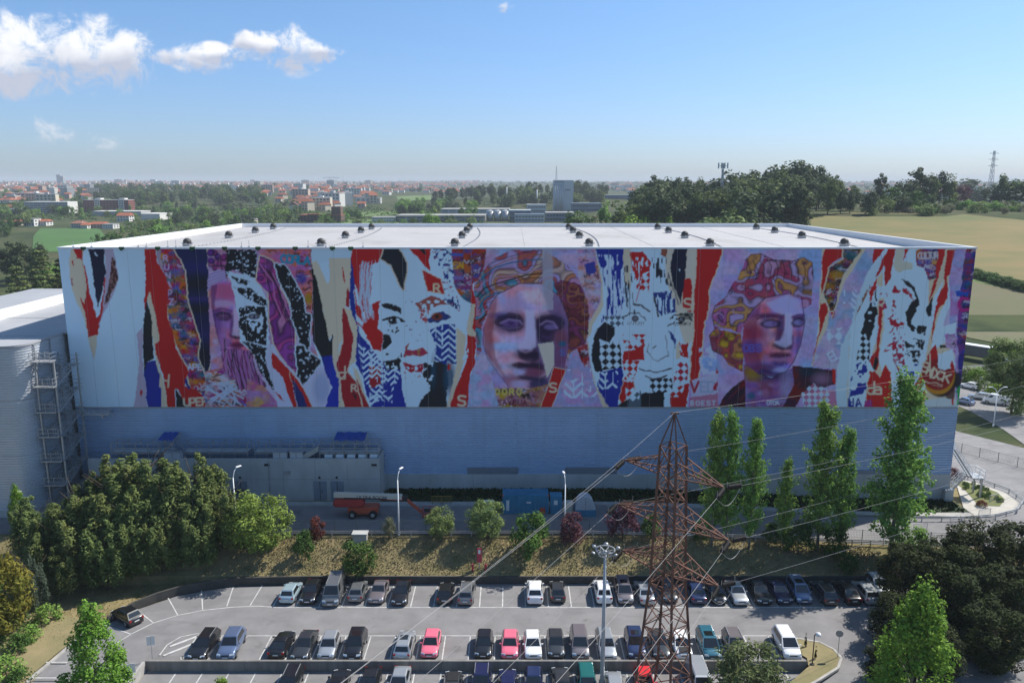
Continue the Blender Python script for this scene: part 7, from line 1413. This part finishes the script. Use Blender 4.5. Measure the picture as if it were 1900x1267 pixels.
# ---------------------------------------------------------------- fields
def field(name, px, mat_, dz, step, tm=190):
    return sheet(name, [tuple(GT(a,b_,tm).xy) for a,b_ in px], mat_, dz, step=step)
M_FLD = mat('stubble_field', (.215,.155,.052), .95, col2=(.090,.118,.026), scale=.028, detail=9, stretch=(.6,1.6,1), bump=.5, bscale=1.0)
M_FLD2 = mat('ploughed_field', (.135,.115,.060), .95, col2=(.10,.115,.038), scale=.05, detail=8, bump=.5, bscale=1.5)
M_FLDG = mat('green_field', (.055,.13,.022), .95, var=.15, scale=.03, detail=6)
M_FLDL = mat('meadow', (.105,.16,.035), .95, var=.25, scale=.03, detail=6)
field('stubble_field', [(1440,412),(1560,396),(1700,395),(1800,400),(1920,412),(2050,420),(2050,560),(1920,536),(1800,512),(1600,470),(1440,440)], M_FLD, .15, 18)
field('grass_strip', [(1440,440),(1600,470),(1800,512),(1920,536),(2050,560),(2050,574),(1920,550),(1800,526),(1600,482),(1440,452)], M_FLDL, .22, 18)
sheet('roadside_parking', [tuple(GT(a,b_,112).xy) for a,b_ in ((1772,700),(1815,700),(1860,722),(1930,765),(1930,850),(1860,800),(1800,765),(1770,752))], M_ASPH, .07, step=5)
field('ploughed_field', [(1790,522),(1920,545),(2050,570),(2050,690),(1920,652),(1800,632),(1700,600)], M_FLD2, .2, 12)
field('green_field', [(75,424),(185,425),(195,440),(185,452),(120,470),(60,470),(62,440)], M_FLDG, .3, 25); field('meadow', [(690,393),(752,394),(750,400),(640,404),(640,398)], M_FLDL, .3, 30); field('meadow', [(632,408),(740,408),(740,418),(600,420)], M_FLDL, .3, 30); field('meadow', [(735,365),(800,363),(800,372),(740,373)], M_FLDL, .4, 60)
# ---------------------------------------------------------------- background buildings
M_BW = [mat('render_white',(.62,.60,.56),.85,var=.06,scale=.2), mat('render_cream',(.55,.48,.37),.85,var=.06,scale=.2), mat('render_grey',(.40,.40,.40),.85,var=.06,scale=.2), mat('render_pink',(.50,.36,.29),.85,var=.06,scale=.2)]
M_RT = [mat('roof_tile',(.36,.105,.05),.85,col2=(.26,.085,.045),scale=.6), mat('roof_tile_brown',(.25,.11,.075),.85,var=.15,scale=.6), mat('roof_grey',(.28,.28,.29),.8,var=.1,scale=.3)]
M_WIN = mat('window_dark', (.035,.045,.055), .15, spec=.6); M_BRICK = mat('brick_red',(.26,.075,.055),.85,col2=(.20,.06,.05),scale=.6); M_BRK2 = mat('brick_brown',(.16,.085,.065),.9,col2=(.11,.065,.055),scale=.4)
M_IND = mat('industrial_grey',(.42,.45,.47),.7,var=.07,scale=.1); M_INDB = mat('industrial_blue',(.13,.17,.22),.6,var=.1,scale=.1); M_INDR = mat('fibre_roof',(.36,.345,.315),.85,col2=(.26,.25,.235),scale=.1)
def windows_rect(x0, x1, z0, z1, nx, nz, y, sx=.5, sz=.5, axis='x'):
    m = MB(); w = (x1-x0)/nx; h = (z1-z0)/nz
    for i in range(nx):
        for j in range(nz):
            a = x0+(i+.5-sx/2)*w; b_ = x0+(i+.5+sx/2)*w; c = z0+(j+.5-sz/2)*h; d = z0+(j+.5+sz/2)*h
            if axis == 'x': m.box((a,y-.08,c),(b_,y+.05,d))
            else: m.box((y-.05,a,c),(y+.08,b_,d))
    return m
def bspan(px0, px1, ytop, ybase, tm=190):
    p = GT((px0+px1)/2, ybase, tm); k = (p.y*math.cos(PITCH)+(CAM_Z-p.z)*math.sin(PITCH))/FPX
    return p, (px1-px0)*k, (ybase-ytop)*k
def block(name, label, px0, px1, ytop, ybase, dep, wm, rm, nx, nz, roof='flat', rz=0.0, cat='building', sx=.5, sz=.45, group=None, tm=190):
    p, w, h = bspan(px0, px1, ytop, ybase, tm); t = thing(name, label, cat, (p.x,p.y+dep/2,p.z), rz, group); hb = h if roof == 'flat' else h*.68
    MB().box((-w/2,-dep/2,-3),(w/2,dep/2,hb)).build('wall', wm, t, world=False)
    if roof == 'flat':
        MB().box((-w/2-.2,-dep/2-.2,hb+.01),(w/2+.2,dep/2+.2,hb+.5)).build('roof', rm, t, world=False)
    else:
        e = .6; m = MB(); m.add([(-w/2-e,-dep/2-e,hb-.15),(w/2+e,-dep/2-e,hb-.15),(w/2+e,dep/2+e,hb-.15),(-w/2-e,dep/2+e,hb-.15),(-w/2+(0 if roof=='gable' else w*.25),0,h),(w/2-(0 if roof=='gable' else w*.25),0,h)],[(0,1,5,4),(1,2,5),(2,3,4,5),(3,0,4),(3,2,1,0)]); m.build('roof', rm, t, world=False)
    if nx:
        o = windows_rect(-w/2+.5,w/2-.5,.6,hb-.3,nx,nz,-dep/2,sx,sz).build('windows', M_WIN, t, world=False); o['kind'] = 'stuff'
        ny = max(2,int(dep/4)); o = windows_rect(-dep/2+.5,dep/2-.5,.6,hb-.3,ny,nz,w/2,sx,sz,'y').build('windows', M_WIN, t, world=False); o['kind'] = 'stuff'
    return t, w, h
t, w, h = block('apartment_block','long red brick apartment block with two white stair towers',156,240,372,394,16,M_BRICK,M_BW[2],14,5)
for u in (-.19,.34): MB().box((u*w-w*.06,-8.6,-2),(u*w+w*.06,-8.05,h+1.0)).build('stair_tower', M_BW[0], t, world=False); o = windows_rect(u*w-w*.05,u*w+w*.05,1,h,3,7,-8.65,.7,.55).build('windows', M_WIN, t, world=False); o['kind']='stuff'; MB().box((u*w-w*.05,-7,h+.6),(u*w+w*.07,2,h+2.4)).build('rooftop_room', M_BW[0], t, world=False)
t, w, h = block('office_block','long pale grey block with ribbon windows and a sunlit white end wall',47,127,376,397,22,M_BW[2],M_BW[0],10,5,sx=.9,sz=.35); MB().box((w/2-.02,-11.1,-2),(w/2+.25,11.1,h+.3)).build('end_wall', M_BW[0], t, world=False)
block('storage_hall','white flat warehouse beyond the left fields',262,297,398,409,30,M_BW[0],M_BW[0],0,0); block('storage_hall','long low pale hall before the red apartment block',172,262,393,401,25,M_BW[2],M_BW[0],0,0)
block('villa','white villa with a red roof below the office block',20,44,385,398,12,M_BW[0],M_RT[2],4,2,'hip'); block('villa','cream house left of the office block',3,20,380,394,12,M_BW[1],M_RT[0],3,2,'hip')
for i, (a,b_,c,d,wm,rm,rf,lab) in enumerate(((0,17,409,420,0,1,'gable','brown roofed farmhouse at the left edge above the green field'),(17,40,409,419,1,0,'hip','long orange roofed farmhouse above the green field'),(44,64,408,421,0,2,'flat','white two-storey house with grey roof above the green field'),(66,86,408,420,0,0,'gable','white house with two gables above the green field'),(132,152,410,424,2,1,'hip','grey house with brown roof at the edge of the green field'),(150,162,414,425,0,0,'gable','small white house between two farmhouses by the green field'),(167,192,412,424,3,0,'gable','orange roofed farmhouse right of the small white house'),(190,210,417,425,0,2,'flat','low white house at the right end of the green field'),(217,240,396,412,0,0,'gable','white house among trees before the flat warehouse'),(382,404,405,414,0,0,'hip','red roofed cottage near the left end of the warehouse roof'),(442,472,404,415,1,2,'hip','cream house just above the warehouse roof'))):
    block('farmhouse', lab, a, b_, c, d, 11, M_BW[wm], M_RT[rm], 4, 2, rf, cat='house', group='houses near the green field')
# brown mill with tower
t, w, h = block('old_mill','derelict brown brick mill with a square tower',556,633,400,414,18,M_BRK2,M_RT[0],12,2,sx=.35,sz=.5); MB().box((w/2-9,-8,0),(w/2-.3,2,h+8)).build('tower', M_BRK2, t, world=False); MB().box((-w*.3,-9.6,h+.51),(w*.25,-2,h+1.2)).build('tiled_ridge', M_RT[0], t, world=False)
# industrial plant
t, w, h = block('silo_tower','tall pale grey silo tower of the factory',1027,1063,337,393,20,M_IND,M_IND,0,0)
MB().box((-w/2-.6,-10.4,-2),(-w*.06,-9.8,h*.92)).build('left_bay', M_IND, t, world=False)
for k in range(5): MB().cyl((-w/2+1.6+k*2.3,-10.5,-2),(-w/2+1.6+k*2.3,-10.5,h*.9),1.05,n=12).build('silo_rib', M_IND, t, True, False)
MB().box((w*.02,-10.9,h*.62),(w/2+.4,-10.1,h+.2)).build('head_house', M_IND, t, world=False); MB().box((w*.08,-11.1,h*.68),(w*.36,-10.92,h*.72)).build('sign_band', M_INDB, t, world=False); MB().box((-w*.04,-10.6,1),(w*.0,-10.2,h*.9)).build('lift_shaft', M_INDB, t, world=False)
o = windows_rect(-w/2+1,w/2-1,h*.93,h*.99,9,1,-10.0,.6,.6).build('windows', M_WIN, t, world=False); o['kind']='stuff'
for a,b_,c,d,dep,wm,rm,lab in ((735,900,401,413,40,M_INDR,M_INDR,'long low fibre-roofed factory hall behind the roof'),(818,946,389,400,40,M_IND,M_INDR,'upper pale factory hall with a long flat roof'),(945,985,392,411,25,M_INDB,M_IND,'blue factory block beside the steel tanks'),(978,1013,381,397,20,M_IND,M_IND,'pale blue factory box with rooftop plant'),(1013,1066,396,412,30,M_INDB,M_INDR,'blue glazed factory hall under the silo tower'),(1062,1116,379,395,25,M_INDB,M_INDB,'dark blue factory block right of the silo tower'),(955,1010,399,413,18,M_IND,M_INDB,'factory link building with pipes'),(690,738,404,413,20,M_BW[0],M_INDR,'low white factory shed at the left of the long hall')):
    block('factory_hall', lab, a,b_,c,d,dep,wm,rm,9,2,sx=.8,sz=.3)
for i,px in enumerate((909,923,937)):
    p, w, h = bspan(px-6.5,px+6.5,393,411); t = thing('steel_tank', ('left','middle','right')[i]+' steel tank in front of the blue factory block', 'tank', p, 0, 'factory tanks'); MB().cyl((0,0,-1),(0,0,h),w/2,n=20).build('shell', M_GALV, t, True, False); MB().lathe([(w/2+.1,h),(w/2*.5,h+1.2),(.01,h+1.6)],n=20).build('lid', M_GALV, t, True, False); MB().bar((w*.3,-w*.45,0),(w*.3,-w*.45,h+1),.4).build('ladder', M_GALV, t, world=False)
for px,yt,lab in ((940,345,'left factory chimney'),(996,349,'right factory chimney')):
    p, w, h = bspan(px-2,px+2,yt,385); t = thing('chimney', 'tall slim '+lab, 'chimney', p); MB().cyl((0,0,-1),(0,0,h),1.15,.85,12).build('stack', M_BW[0], t, True, False); MB().cyl((0,0,h-2.5),(0,0,h+.1),.95,.95,12).build('cap', M_BRK2, t, True, False)
    MB().box((-2.5,-2.5,-1),(2.5,2.5,5)).build('base', M_IND, t, world=False)
t, w, h = block('road_bridge','blue-grey motorway bridge beyond the factory',1122,1182,364,371,12,M_INDB,M_IND,0,0,cat='bridge',tm=700)
block('storage_hall','white sheds far behind the motorway bridge',1118,1172,345,352,40,M_BW[0],M_BW[0],0,0,tm=1400)
# right-hand houses beyond the field
for a,b_,c,d,wm,rm,rf,lab in ((1723,1760,355,370,0,3 if False else 1,'hip','house with a broad pinkish roof beyond the stubble field'),(1800,1824,346,362,0,2,'flat','tall white house among trees beyond the field'),(1783,1801,352,363,3,0,'gable','red house left of the tall white one'),(1706,1722,356,367,0,0,'gable','small white house left of the pinkish roof'),(1886,1905,364,376,2,2,'gable','grey house at the right edge beyond the field')):
    block('house', lab, a,b_,c,d,12,M_BW[wm],M_RT[rm],4,2,rf,cat='house',group='houses beyond the stubble field',tm=430)
# sheds beside the wing at the left
for x,y,w,d,h,wm,rm,lab in ((-92,196,50,30,13,M_BW[2],M_INDR,'grey corrugated shed behind the wing at left'),(-86,168,44,16,12.5,M_BW[0],M_COPING,'white flat shed just behind the wing parapet'),(-96,228,60,14,13.5,M_BW[0],M_COPING,'long white shed behind the grey one at left'),(-62,236,24,24,15.5,M_BW[0],M_COPING,'white shed roof peeping out left of the mural')):
    z = terr(x,y); t = thing('shed', lab, 'shed', (x,y,z)); MB().box((x-w/2,y-d/2,z-1),(x+w/2,y+d/2,z+h)).build('wall', wm, t)
    m = MB(); m.add([(x-w/2-.5,y-d/2-.5,z+h+.01),(x+w/2+.5,y-d/2-.5,z+h+.01),(x+w/2+.5,y+d/2+.5,z+h+.01),(x-w/2-.5,y+d/2+.5,z+h+.01),(x-w/2-.5,y,z+h+1.6),(x+w/2+.5,y,z+h+1.6)],[(0,1,5,4),(1,2,5),(2,3,4,5),(3,0,4)]); m.build('roof', rm, t)
    for k in range(int(w/3)): MB().bar((x-w/2+k*3+1,y-d/2-.5,z+h+.06),(x-w/2+k*3+1,y,z+h+1.66),.12).build('roof_rib', rm, t)
# town houses on the slopes (shared meshes)
HP = []
for w,d,h,rf in ((11,9,6,'g'),(16,10,7,'h'),(9,9,9,'g'),(22,12,14,'f'),(30,13,20,'f'),(14,9,5,'h')):
    wm = MB().box((-w/2,-d/2,-4),(w/2,d/2,h)); win = windows_rect(-w/2+.6,w/2-.6,.6,h-.2,max(2,int(w/4)),max(1,int(h/3)),-d/2)
    if rf == 'f': rm = MB().box((-w/2-.2,-d/2-.2,h+.01),(w/2+.2,d/2+.2,h+.6)).box((-2,-2,h+.6),(2,2,h+2.6))
    else: i_ = 0 if rf == 'g' else w*.28; rm = MB().add([(-w/2-.6,-d/2-.6,h-.1),(w/2+.6,-d/2-.6,h-.1),(w/2+.6,d/2+.6,h-.1),(-w/2-.6,d/2+.6,h-.1),(-w/2+i_,0,h+2.8),(w/2-i_,0,h+2.8)],[(0,1,5,4),(1,2,5),(2,3,4,5),(3,0,4)])
    HP.append((wm.mesh('wall'), win.mesh('windows'), rm.mesh('roof'), rf))
def town(px, py, ti, sc, wmat, rmat, group, label, tm):
    p = GT(px,py,tm); t = thing('town_house', label, 'house', p, random.choice((0,.2,-.3,.6,-.6,1.57+.2)), group); wm, win, rm, rf = HP[ti]
    put('wall', wm, wmat, t, scale=(sc,)*3); o = put('windows', win, M_WIN, t, scale=(sc,)*3); o['kind'] = 'stuff'; put('roof', rm, rmat, t, scale=(sc,)*3)
rt = random.Random(23)
zones = [((0,330),(344,354),60,'houses on the far left skyline','small far house on the left skyline of the town',1500),((0,110),(353,384),46,'houses on the left slope','red or pale roofed house on the left slope above the office block',700),((110,180),(352,372),26,'houses above the red block','house on the slope above the red apartment block',900),((480,810),(343,356),64,'houses on the middle skyline','small far house on the middle skyline of the town',1500),((490,720),(356,378),42,'houses on the middle slope','house on the middle slope behind the warehouse roof',900),((545,680),(378,394),18,'red roofs by the mill','red roofed house near the derelict mill',600),((1120,1190),(347,356),8,'houses beyond the bridge','pale far house beyond the motorway bridge',1500),((180,480),(338,344),20,'houses behind the wood','far house behind the wooded hill',2500),((1800,1900),(333,338),5,'houses on the right skyline','far house on the right skyline',1200)]
for (xa,xb_),(ya,yb_),n,grp,lab,tm in zones:
    for _ in range(n):
        py = rt.uniform(ya,yb_); ti = rt.choice((0,0,1,1,2,5,3,4) if py < 350 else (0,0,1,1,2,5,3)); rf = HP[ti][3]
        town(rt.uniform(xa,xb_), py, ti, rt.uniform(.9,1.3), rt.choice(M_BW[:2]+M_BW[:1]+M_BW[2:]), M_BW[rt.choice((0,2))] if rf == 'f' else M_RT[rt.choice((0,0,0,1))], grp, lab, tm)
for a,b_,c,d,lab in ((106,113,325,343,'grey tower block on the left skyline'),(114,118,327,343,'slim tower block beside the grey one on the left skyline')): block('tower_block', lab, a,b_,c,d,18,M_BW[2],M_BW[2],4,12,tm=1800)
for a,b_,c,d,lab in ((50,58,348,362,'cream apartment house, left of three on the left slope'),(62,70,348,361,'white apartment house, middle of three on the left slope'),(72,80,346,361,'pink apartment house, right of three on the left slope'),(605,620,355,366,'cream apartment block on the middle slope'),(165,178,341,347,'pale block before the wooded hill skyline'),(370,450,344,350,'long cream building on the skyline above the wood'),(660,706,368,378,'long pale hall on the middle slope')): block('apartment_house', lab, a,b_,c,d,14,M_BW[1] if 'cream' in lab else M_BW[0] if 'white' in lab or 'pale' in lab else M_BW[3],M_RT[0] if 'pink' in lab else M_BW[2],5,4,tm=900)
# the far town reads as one mass: thousands of roofs and walls on the horizon slopes
mw, mr_, mf = MB(), MB(), MB()
for _ in range(1300):
    px = rt.choice((rt.uniform(-60,500),rt.uniform(450,900),rt.uniform(-60,900),rt.uniform(1100,1960))); Y = rt.uniform(1900,6200); x = W(px,380,Y).x; z = terr(x,Y); w = rt.uniform(8,22); d = rt.uniform(8,14); h = rt.choice((4.5,5,6,6,7,9))*rt.uniform(.8,1.2)
    (mw if rt.random() < .75 else mf).box((x-w/2,Y-d/2,z-3),(x+w/2,Y+d/2,z+h))
    if h < 12: mr_.add([(x-w/2-.4,Y-d/2-.4,z+h+.02),(x+w/2+.4,Y-d/2-.4,z+h+.02),(x+w/2+.4,Y+d/2+.4,z+h+.02),(x-w/2-.4,Y+d/2+.4,z+h+.02),(x-w/2+w*.2,Y,z+h+3),(x+w/2-w*.2,Y,z+h+3)],[(0,1,5,4),(1,2,5),(2,3,4,5),(3,0,4)])
ft = thing('far_town', 'far town of pale houses and red roofs along the horizon', None, (0,3000,20)); ft['kind'] = 'stuff'
mw.build('walls', M_BW[0], ft); mf.build('walls', M_BW[1], ft); mr_.build('roofs', M_RT[0], ft)
# masts
def mast(name, lab, px, ytop, ybase, w, tm, kind='lattice', dist=None):
    p, _, h = bspan(px-1,px+1,ytop,ybase,tm)
    if dist: p = on(*W(px,ybase,dist).xy); h = W(px,ytop,dist).z-p.z
    t = thing(name, lab, 'mast', p); m = MB(); n = 9
    for k in range(n):
        z0, z1 = h*k/n, h*(k+1)/n; a = lerp(w,w*.25,k/n); b_ = lerp(w,w*.25,(k+1)/n); C0 = [(-a,-a),(a,-a),(a,a),(-a,a)]; C1 = [(-b_,-b_),(b_,-b_),(b_,b_),(-b_,b_)]
        for i in range(4): j = (i+1)%4; m.bar((*C0[i],z0),(*C1[i],z1),.28).bar((*C0[i],z0),(*C1[j],z1),.2)
    m.build('lattice', M_GALV, t, world=False)
    if kind == 'arms':
        m = MB()
        for u in (.72,.84,.95): m.bar((-5.5,0,h*u),(5.5,0,h*u),.3).bar((-5.5,0,h*u),(0,0,h*u+1.5),.2).bar((5.5,0,h*u),(0,0,h*u+1.5),.2)
        m.build('cross_arms', M_GALV, t, world=False)
    if kind == 'panels':
        for x in (-2.6,-.9,.9,2.6): MB().box((x-.35,-.5,h-3),(x+.35,.1,h+.2)).build('antenna_panel', M_BW[0], t, world=False)
        MB().bar((-2.8,0,h-1.5),(2.8,0,h-1.5),.25).build('head_frame', M_GALV, t, world=False)
mast('lattice_mast','lattice mast on the hill behind the silo tower',1032,309,350,1.8,900,'lattice',1250); mast('antenna_mast','mobile antenna mast rising from the eucalyptus grove',1338,303,380,1.0,380,'panels',470); mast('power_pylon','far power pylon on the right skyline',1838,280,345,2.6,700,'arms',900); mast('radio_mast','thin mast on the middle skyline',637,325,345,1.2,3000,'lattice',3600)
p = W(612,345,3300); t = thing('tower_crane','tower crane on the middle skyline','crane',(p.x,p.y,terr(p.x,p.y))); z = terr(p.x,p.y); H_ = W(612,329,3300).z; MB().bar((0,0,0),(0,0,H_-z),1.8).build('tower', M_GALV, t, world=False); MB().bar((-28,0,H_-z-3),(42,0,H_-z-3),1.4).build('jib', M_GALV, t, world=False); MB().bar((-28,0,H_-z-3),(0,0,H_-z+3),.6).bar((42,0,H_-z-3),(0,0,H_-z+3),.6).build('tie', M_GALV, t, world=False)
# ---------------------------------------------------------------- background trees
def sky_h(px, prof): return float(np.interp(px, [a for a,_ in prof], [b_ for _,b_ in prof]))
prof = [(1175,352),(1190,326),(1230,317),(1290,318),(1325,330),(1350,310),(1400,312),(1440,300),(1480,297),(1525,306),(1565,326),(1600,345),(1640,345)]
rb = random.Random(8); cnt = 0
for Y in (520,485,455,430,408,388):
    px = 1178+rb.uniform(0,14)
    while px < (1605 if Y > 450 else 1475):
        zt = W(px, sky_h(px,prof)+rb.uniform(0,16)+(520-Y)*.22, Y).z; x = W(px,400,Y).x; z = terr(x,Y)
        h = min(max((zt-z)*1.08,14), 50); lf_ = L_EUC if rb.random() < .8 else L_PINE; tree('eucalyptus_tree', ('grey-green' if lf_ is L_EUC else 'dark olive')+(' tall' if h > 30 else ' lower')+' eucalyptus in the '+('front' if Y < 420 else 'middle' if Y < 480 else 'back')+' of the grove behind the warehouse roof', 'euc' if rb.random() < .85 else 'round', lf_, (x,Y+rb.uniform(-8,8),z-.5), h, cnt%3, rb.uniform(.9,1.3)*min(1,34/h), 'eucalyptus grove'); cnt += 1; px += rb.uniform(17,30)
for i,(px,yt,Y,kd,lf,w,lab) in enumerate(((1608,352,470,'round',L_EUC,1.1,'dark tree at the left of the row behind the stubble field'),(1630,316,520,'euc',L_EUC,.9,'tall eucalyptus standing apart behind the stubble field'),(1655,345,480,'round',L_GRN,1.2,'green tree below the tall eucalyptus behind the field'),(1678,330,500,'round',L_EUC,1.1,'dark tree left of the tallest one behind the field'),(1700,304,510,'euc',L_EUC,1.2,'tallest spreading tree behind the stubble field'),(1722,318,510,'euc',L_PINE,1.0,'tree right of the tallest one behind the field'),(1740,310,520,'euc',L_EUC,.8,'thin tall tree second in height behind the field'),(1758,322,515,'cone',L_PINE,1.3,'pointed dark tree behind the pinkish roof'),(1700,352,470,'round',L_GRN,1.3,'rounded tree at the field edge below the tallest one'),(1672,360,465,'round',L_EUC,1.2,'low dark tree at the field edge'),(1640,362,462,'round',L_FEA,1.2,'pale low tree at the field edge'),(1735,376,452,'round',L_GRN,1.0,'dark bush-like tree at the end of the field'),(1780,340,560,'round',L_PUR,1.0,'reddish tree left of the tall white house'),(1835,340,560,'round',L_EUC,1.1,'dark tree right of the tall white house'),(1855,316,560,'cone',L_PINE,1.0,'pointed conifer on the right skyline'),(1875,330,560,'round',L_GRN,1.5,'broad green tree near the right edge skyline'),(1900,324,560,'round',L_GRN,1.7,'broad green tree at the right edge skyline'),(1800,330,900,'round',L_EUC,2.0,'hazy clump on the far right skyline'))):
    x = W(px,400,Y).x; z = terr(x,Y); h = max(6, W(px,yt,Y).z-z); tree('field_tree', lab, kd, lf, (x,Y,z-.3), h, i%3, w, 'trees behind the stubble field')
for i in range(44):
    px = 1600+rb.uniform(0,310); Y = rb.uniform(452,520) if px > 1760 else rb.uniform(448,470); x = W(px,400,Y).x; tree('orchard_tree', 'pale orchard bush on the slope beyond the stubble field', 'bush' if i%3 else 'round', rb.choice((L_FEA,L_SAGE,L_GRN,L_POP)), (x,Y,terr(x,Y)-.3), rb.uniform(3.5,7), i%2, 1.2, 'bushes beyond the stubble field', 'bush')
for i in range(16): px = 1806+i*8; p = GT(px,516+i*2.1,230); tree('hedge_bush', 'bush of the dark hedge between the two right-hand fields', 'bush', L_GRN, p, rb.uniform(2.6,3.6), i%2, 1.5, 'hedge between the fields', 'bush')
# wood behind the factory, wooded hill at left
LOOK = {(k,l.name): a+' '+s_ for k,s_ in (('euc','tall tree'),('round','rounded tree'),('cone','pointed tree')) for l,a in ((L_EUC,'grey-green'),(L_PINE,'dark olive'),(L_GRN,'deep green'),(L_FEA,'pale green'),(L_POP,'fresh green'))}
def wood(n, pxr, Yr, hr, kinds, leafs, name, lab, grp, wide=(1.0,1.5)):
    for i in range(n):
        px = rb.uniform(*pxr); Y = rb.uniform(*Yr); x = W(px,380,Y).x
        if 50 < px < 215 and Y < 760: continue
        kd_ = rb.choice(kinds); lf_ = rb.choice(leafs); tree(name, LOOK.get((kd_,lf_.name),'tree')+' '+lab, kd_, lf_, (x,Y,terr(x,Y)-.8), rb.uniform(*hr), i%3, rb.uniform(*wide), grp)
wood(58,(878,1122),(1040,1290),(15,24),('euc','euc','round'),(L_EUC,L_EUC,L_PINE),'forest_tree','in the wood behind the silo tower','wood behind the factory')
wood(26,(735,880),(820,1100),(12,18),('round','euc'),(L_EUC,L_GRN,L_POP),'forest_tree','in the wood left of the factory','wood left of the factory'); wood(22,(800,925),(1150,1350),(16,22),('euc',),(L_EUC,),'forest_tree','far off on the hill left of the factory','far hill wood')
wood(175,(182,492),(1150,1850),(14,23),('euc','euc','round'),(L_EUC,L_PINE,L_GRN),'forest_tree','on the wooded hill beyond the red apartment block','wooded hill at left')
wood(210,(0,560),(560,1150),(7,14),('round','round','cone'),(L_EUC,L_GRN,L_FEA,L_POP),'valley_tree','scattered among the fields and houses at left','valley trees at left'); wood(70,(560,880),(480,900),(6,11),('round',),(L_GRN,L_POP,L_FEA),'valley_tree','in the valley between the mill and the factory','valley trees in the middle')
wood(60,(-20,185),(880,1700),(8,15),('round','round','euc'),(L_EUC,L_GRN,L_POP),'valley_tree','on the built-up slope at far left','slope trees at far left'); wood(70,(0,820),(1900,3600),(11,18),('round','euc'),(L_EUC,L_GRN),'town_tree','among the far houses of the town','town trees',(1.4,2.2))
for i,(px,py,Y,yt,kd,lf,w,lab) in enumerate(((1072,412,430,388,'round',L_GRN,.9,'dark green tree just behind the roof under the silo tower'),(1100,412,430,394,'round',L_SAGE,1.0,'brownish tree just behind the roof'),(1118,412,470,374,'cone',L_POP,1.0,'slim poplar left of the cypress'),(1124,412,470,370,'cone',L_POP,1.0,'slim poplar beside the cypress'),(1151,412,400,372,'cone',L_PINE,1.5,'pointed cypress behind the roof'),(1183,412,400,378,'cone',L_BRI,1.5,'bright green pointed tree behind the roof'),(1176,412,380,395,'round',L_BRI,1.0,'bright green round tree behind the roof'),(1206,412,380,394,'round',L_BRI,1.0,'bright green bush-like tree behind the roof'),(1232,412,380,398,'round',L_BRI,.9,'low bright tree behind the roof'),(1262,412,390,394,'round',L_GRN,.8,'green tree left of the big bright willow'),(1345,412,350,381,'round',L_FEA,1.45,'big bright rounded willow before the eucalyptus grove'),(1395,412,360,352,'round',L_EUC,1.2,'rounded dark tree right of the bright willow'),(800,412,560,392,'round',L_BRI,.8,'bright bush above the long factory hall'))):
    x = W(px,400,Y).x; z = terr(x,Y); tree('garden_tree', lab, kd, lf, (x,Y,z-.3), max(5,W(px,yt,Y).z-z), i%3, w, 'trees just behind the warehouse')
for i,(px,Y,yt,kd,lf,w,lab) in enumerate(((66,300,455,'cedar',L_PINE,1.1,'spreading cedar at the left beyond the sheds'),(105,290,470,'cedar',L_PINED,.9,'dark cedar close to the mural edge'),(15,280,485,'cedar',L_PINE,1.0,'cedar at the left edge'),(35,340,440,'euc',L_EUC,1.3,'dark eucalyptus clump left of the green field'),(8,350,442,'euc',L_EUC,1.3,'dark eucalyptus at the left edge'),(62,360,446,'euc',L_EUC,1.1,'dark eucalyptus nearest the green field'),(90,262,512,'round',L_PINED,.7,'dark round bush by the grey shed'),(85,330,480,'round',L_POP,.8,'light green tree under the green field'),(175,480,432,'round',L_GRN,.8,'left of two dark trees right of the green field'),(205,490,428,'round',L_GRN,1.3,'right of two dark trees right of the green field'),(60,255,500,'cedar',L_PINE,.8,'lower cedar before the spreading one'),(125,330,463,'cone',L_GRN,1.2,'pointed tree behind the mural corner'))):
    x = W(px,400,Y).x; z = terr(x,Y); tree('park_tree', lab, kd, lf, (x,Y,z-.3), max(6,W(px,yt,Y).z-z), i%3, w, 'trees left of the mural')
# scrub near the warehouse and the far horizon woods: uncountable
def mass(name, label, pts, per, leaf, mat_, spread, seed): return tag(put(name, crown_mesh(name, pts, per, leaf, spread, .6, 1.2, seed), mat_), label, None, None, 'stuff')
pts = []
for _ in range(2400):
    px = rb.uniform(-60,900); Y = rb.uniform(430,1100); x = W(px,380,Y).x; r_ = rb.uniform(1.2,4.2)
    if px < 230 and Y < 800: continue
    pts.append((x,Y,terr(x,Y)+r_*.3,r_))
mass('scrub','scrub scattered over the fields behind the warehouse',pts,16,1.3,L_GRN,.6,31)
pts = []
for _ in range(1500):
    px = rb.uniform(-80,1980); Y = rb.uniform(2300,8200); x = W(px,380,Y).x; r_ = rb.uniform(6,14); pts.append((x,Y,terr(x,Y)+r_*.2,r_))
mass('distant_woods','woods and gardens fading into the far horizon',pts,14,6.5,L_EUC,.7,32)
# ---------------------------------------------------------------- haze
hz = MB().box((-9500,-400,-6),(9500,9600,98)).build('haze', None); tag(hz, 'thin pale blue haze over the whole valley', None, None, 'stuff')
hm = bpy.data.materials.new('haze_air'); hm.use_nodes = True; hn_ = hm.node_tree.nodes; hn_.remove(hn_['Principled BSDF']); pv = hn_.new('ShaderNodeVolumePrincipled')
pv.inputs['Color'].default_value = (.86,.93,1.0,1); pv.inputs['Density'].default_value = 1.2e-4; pv.inputs['Anisotropy'].default_value = .0
hm.node_tree.links.new(pv.outputs[0], hn_['Material Output'].inputs['Volume']); hz.data.materials.append(hm)
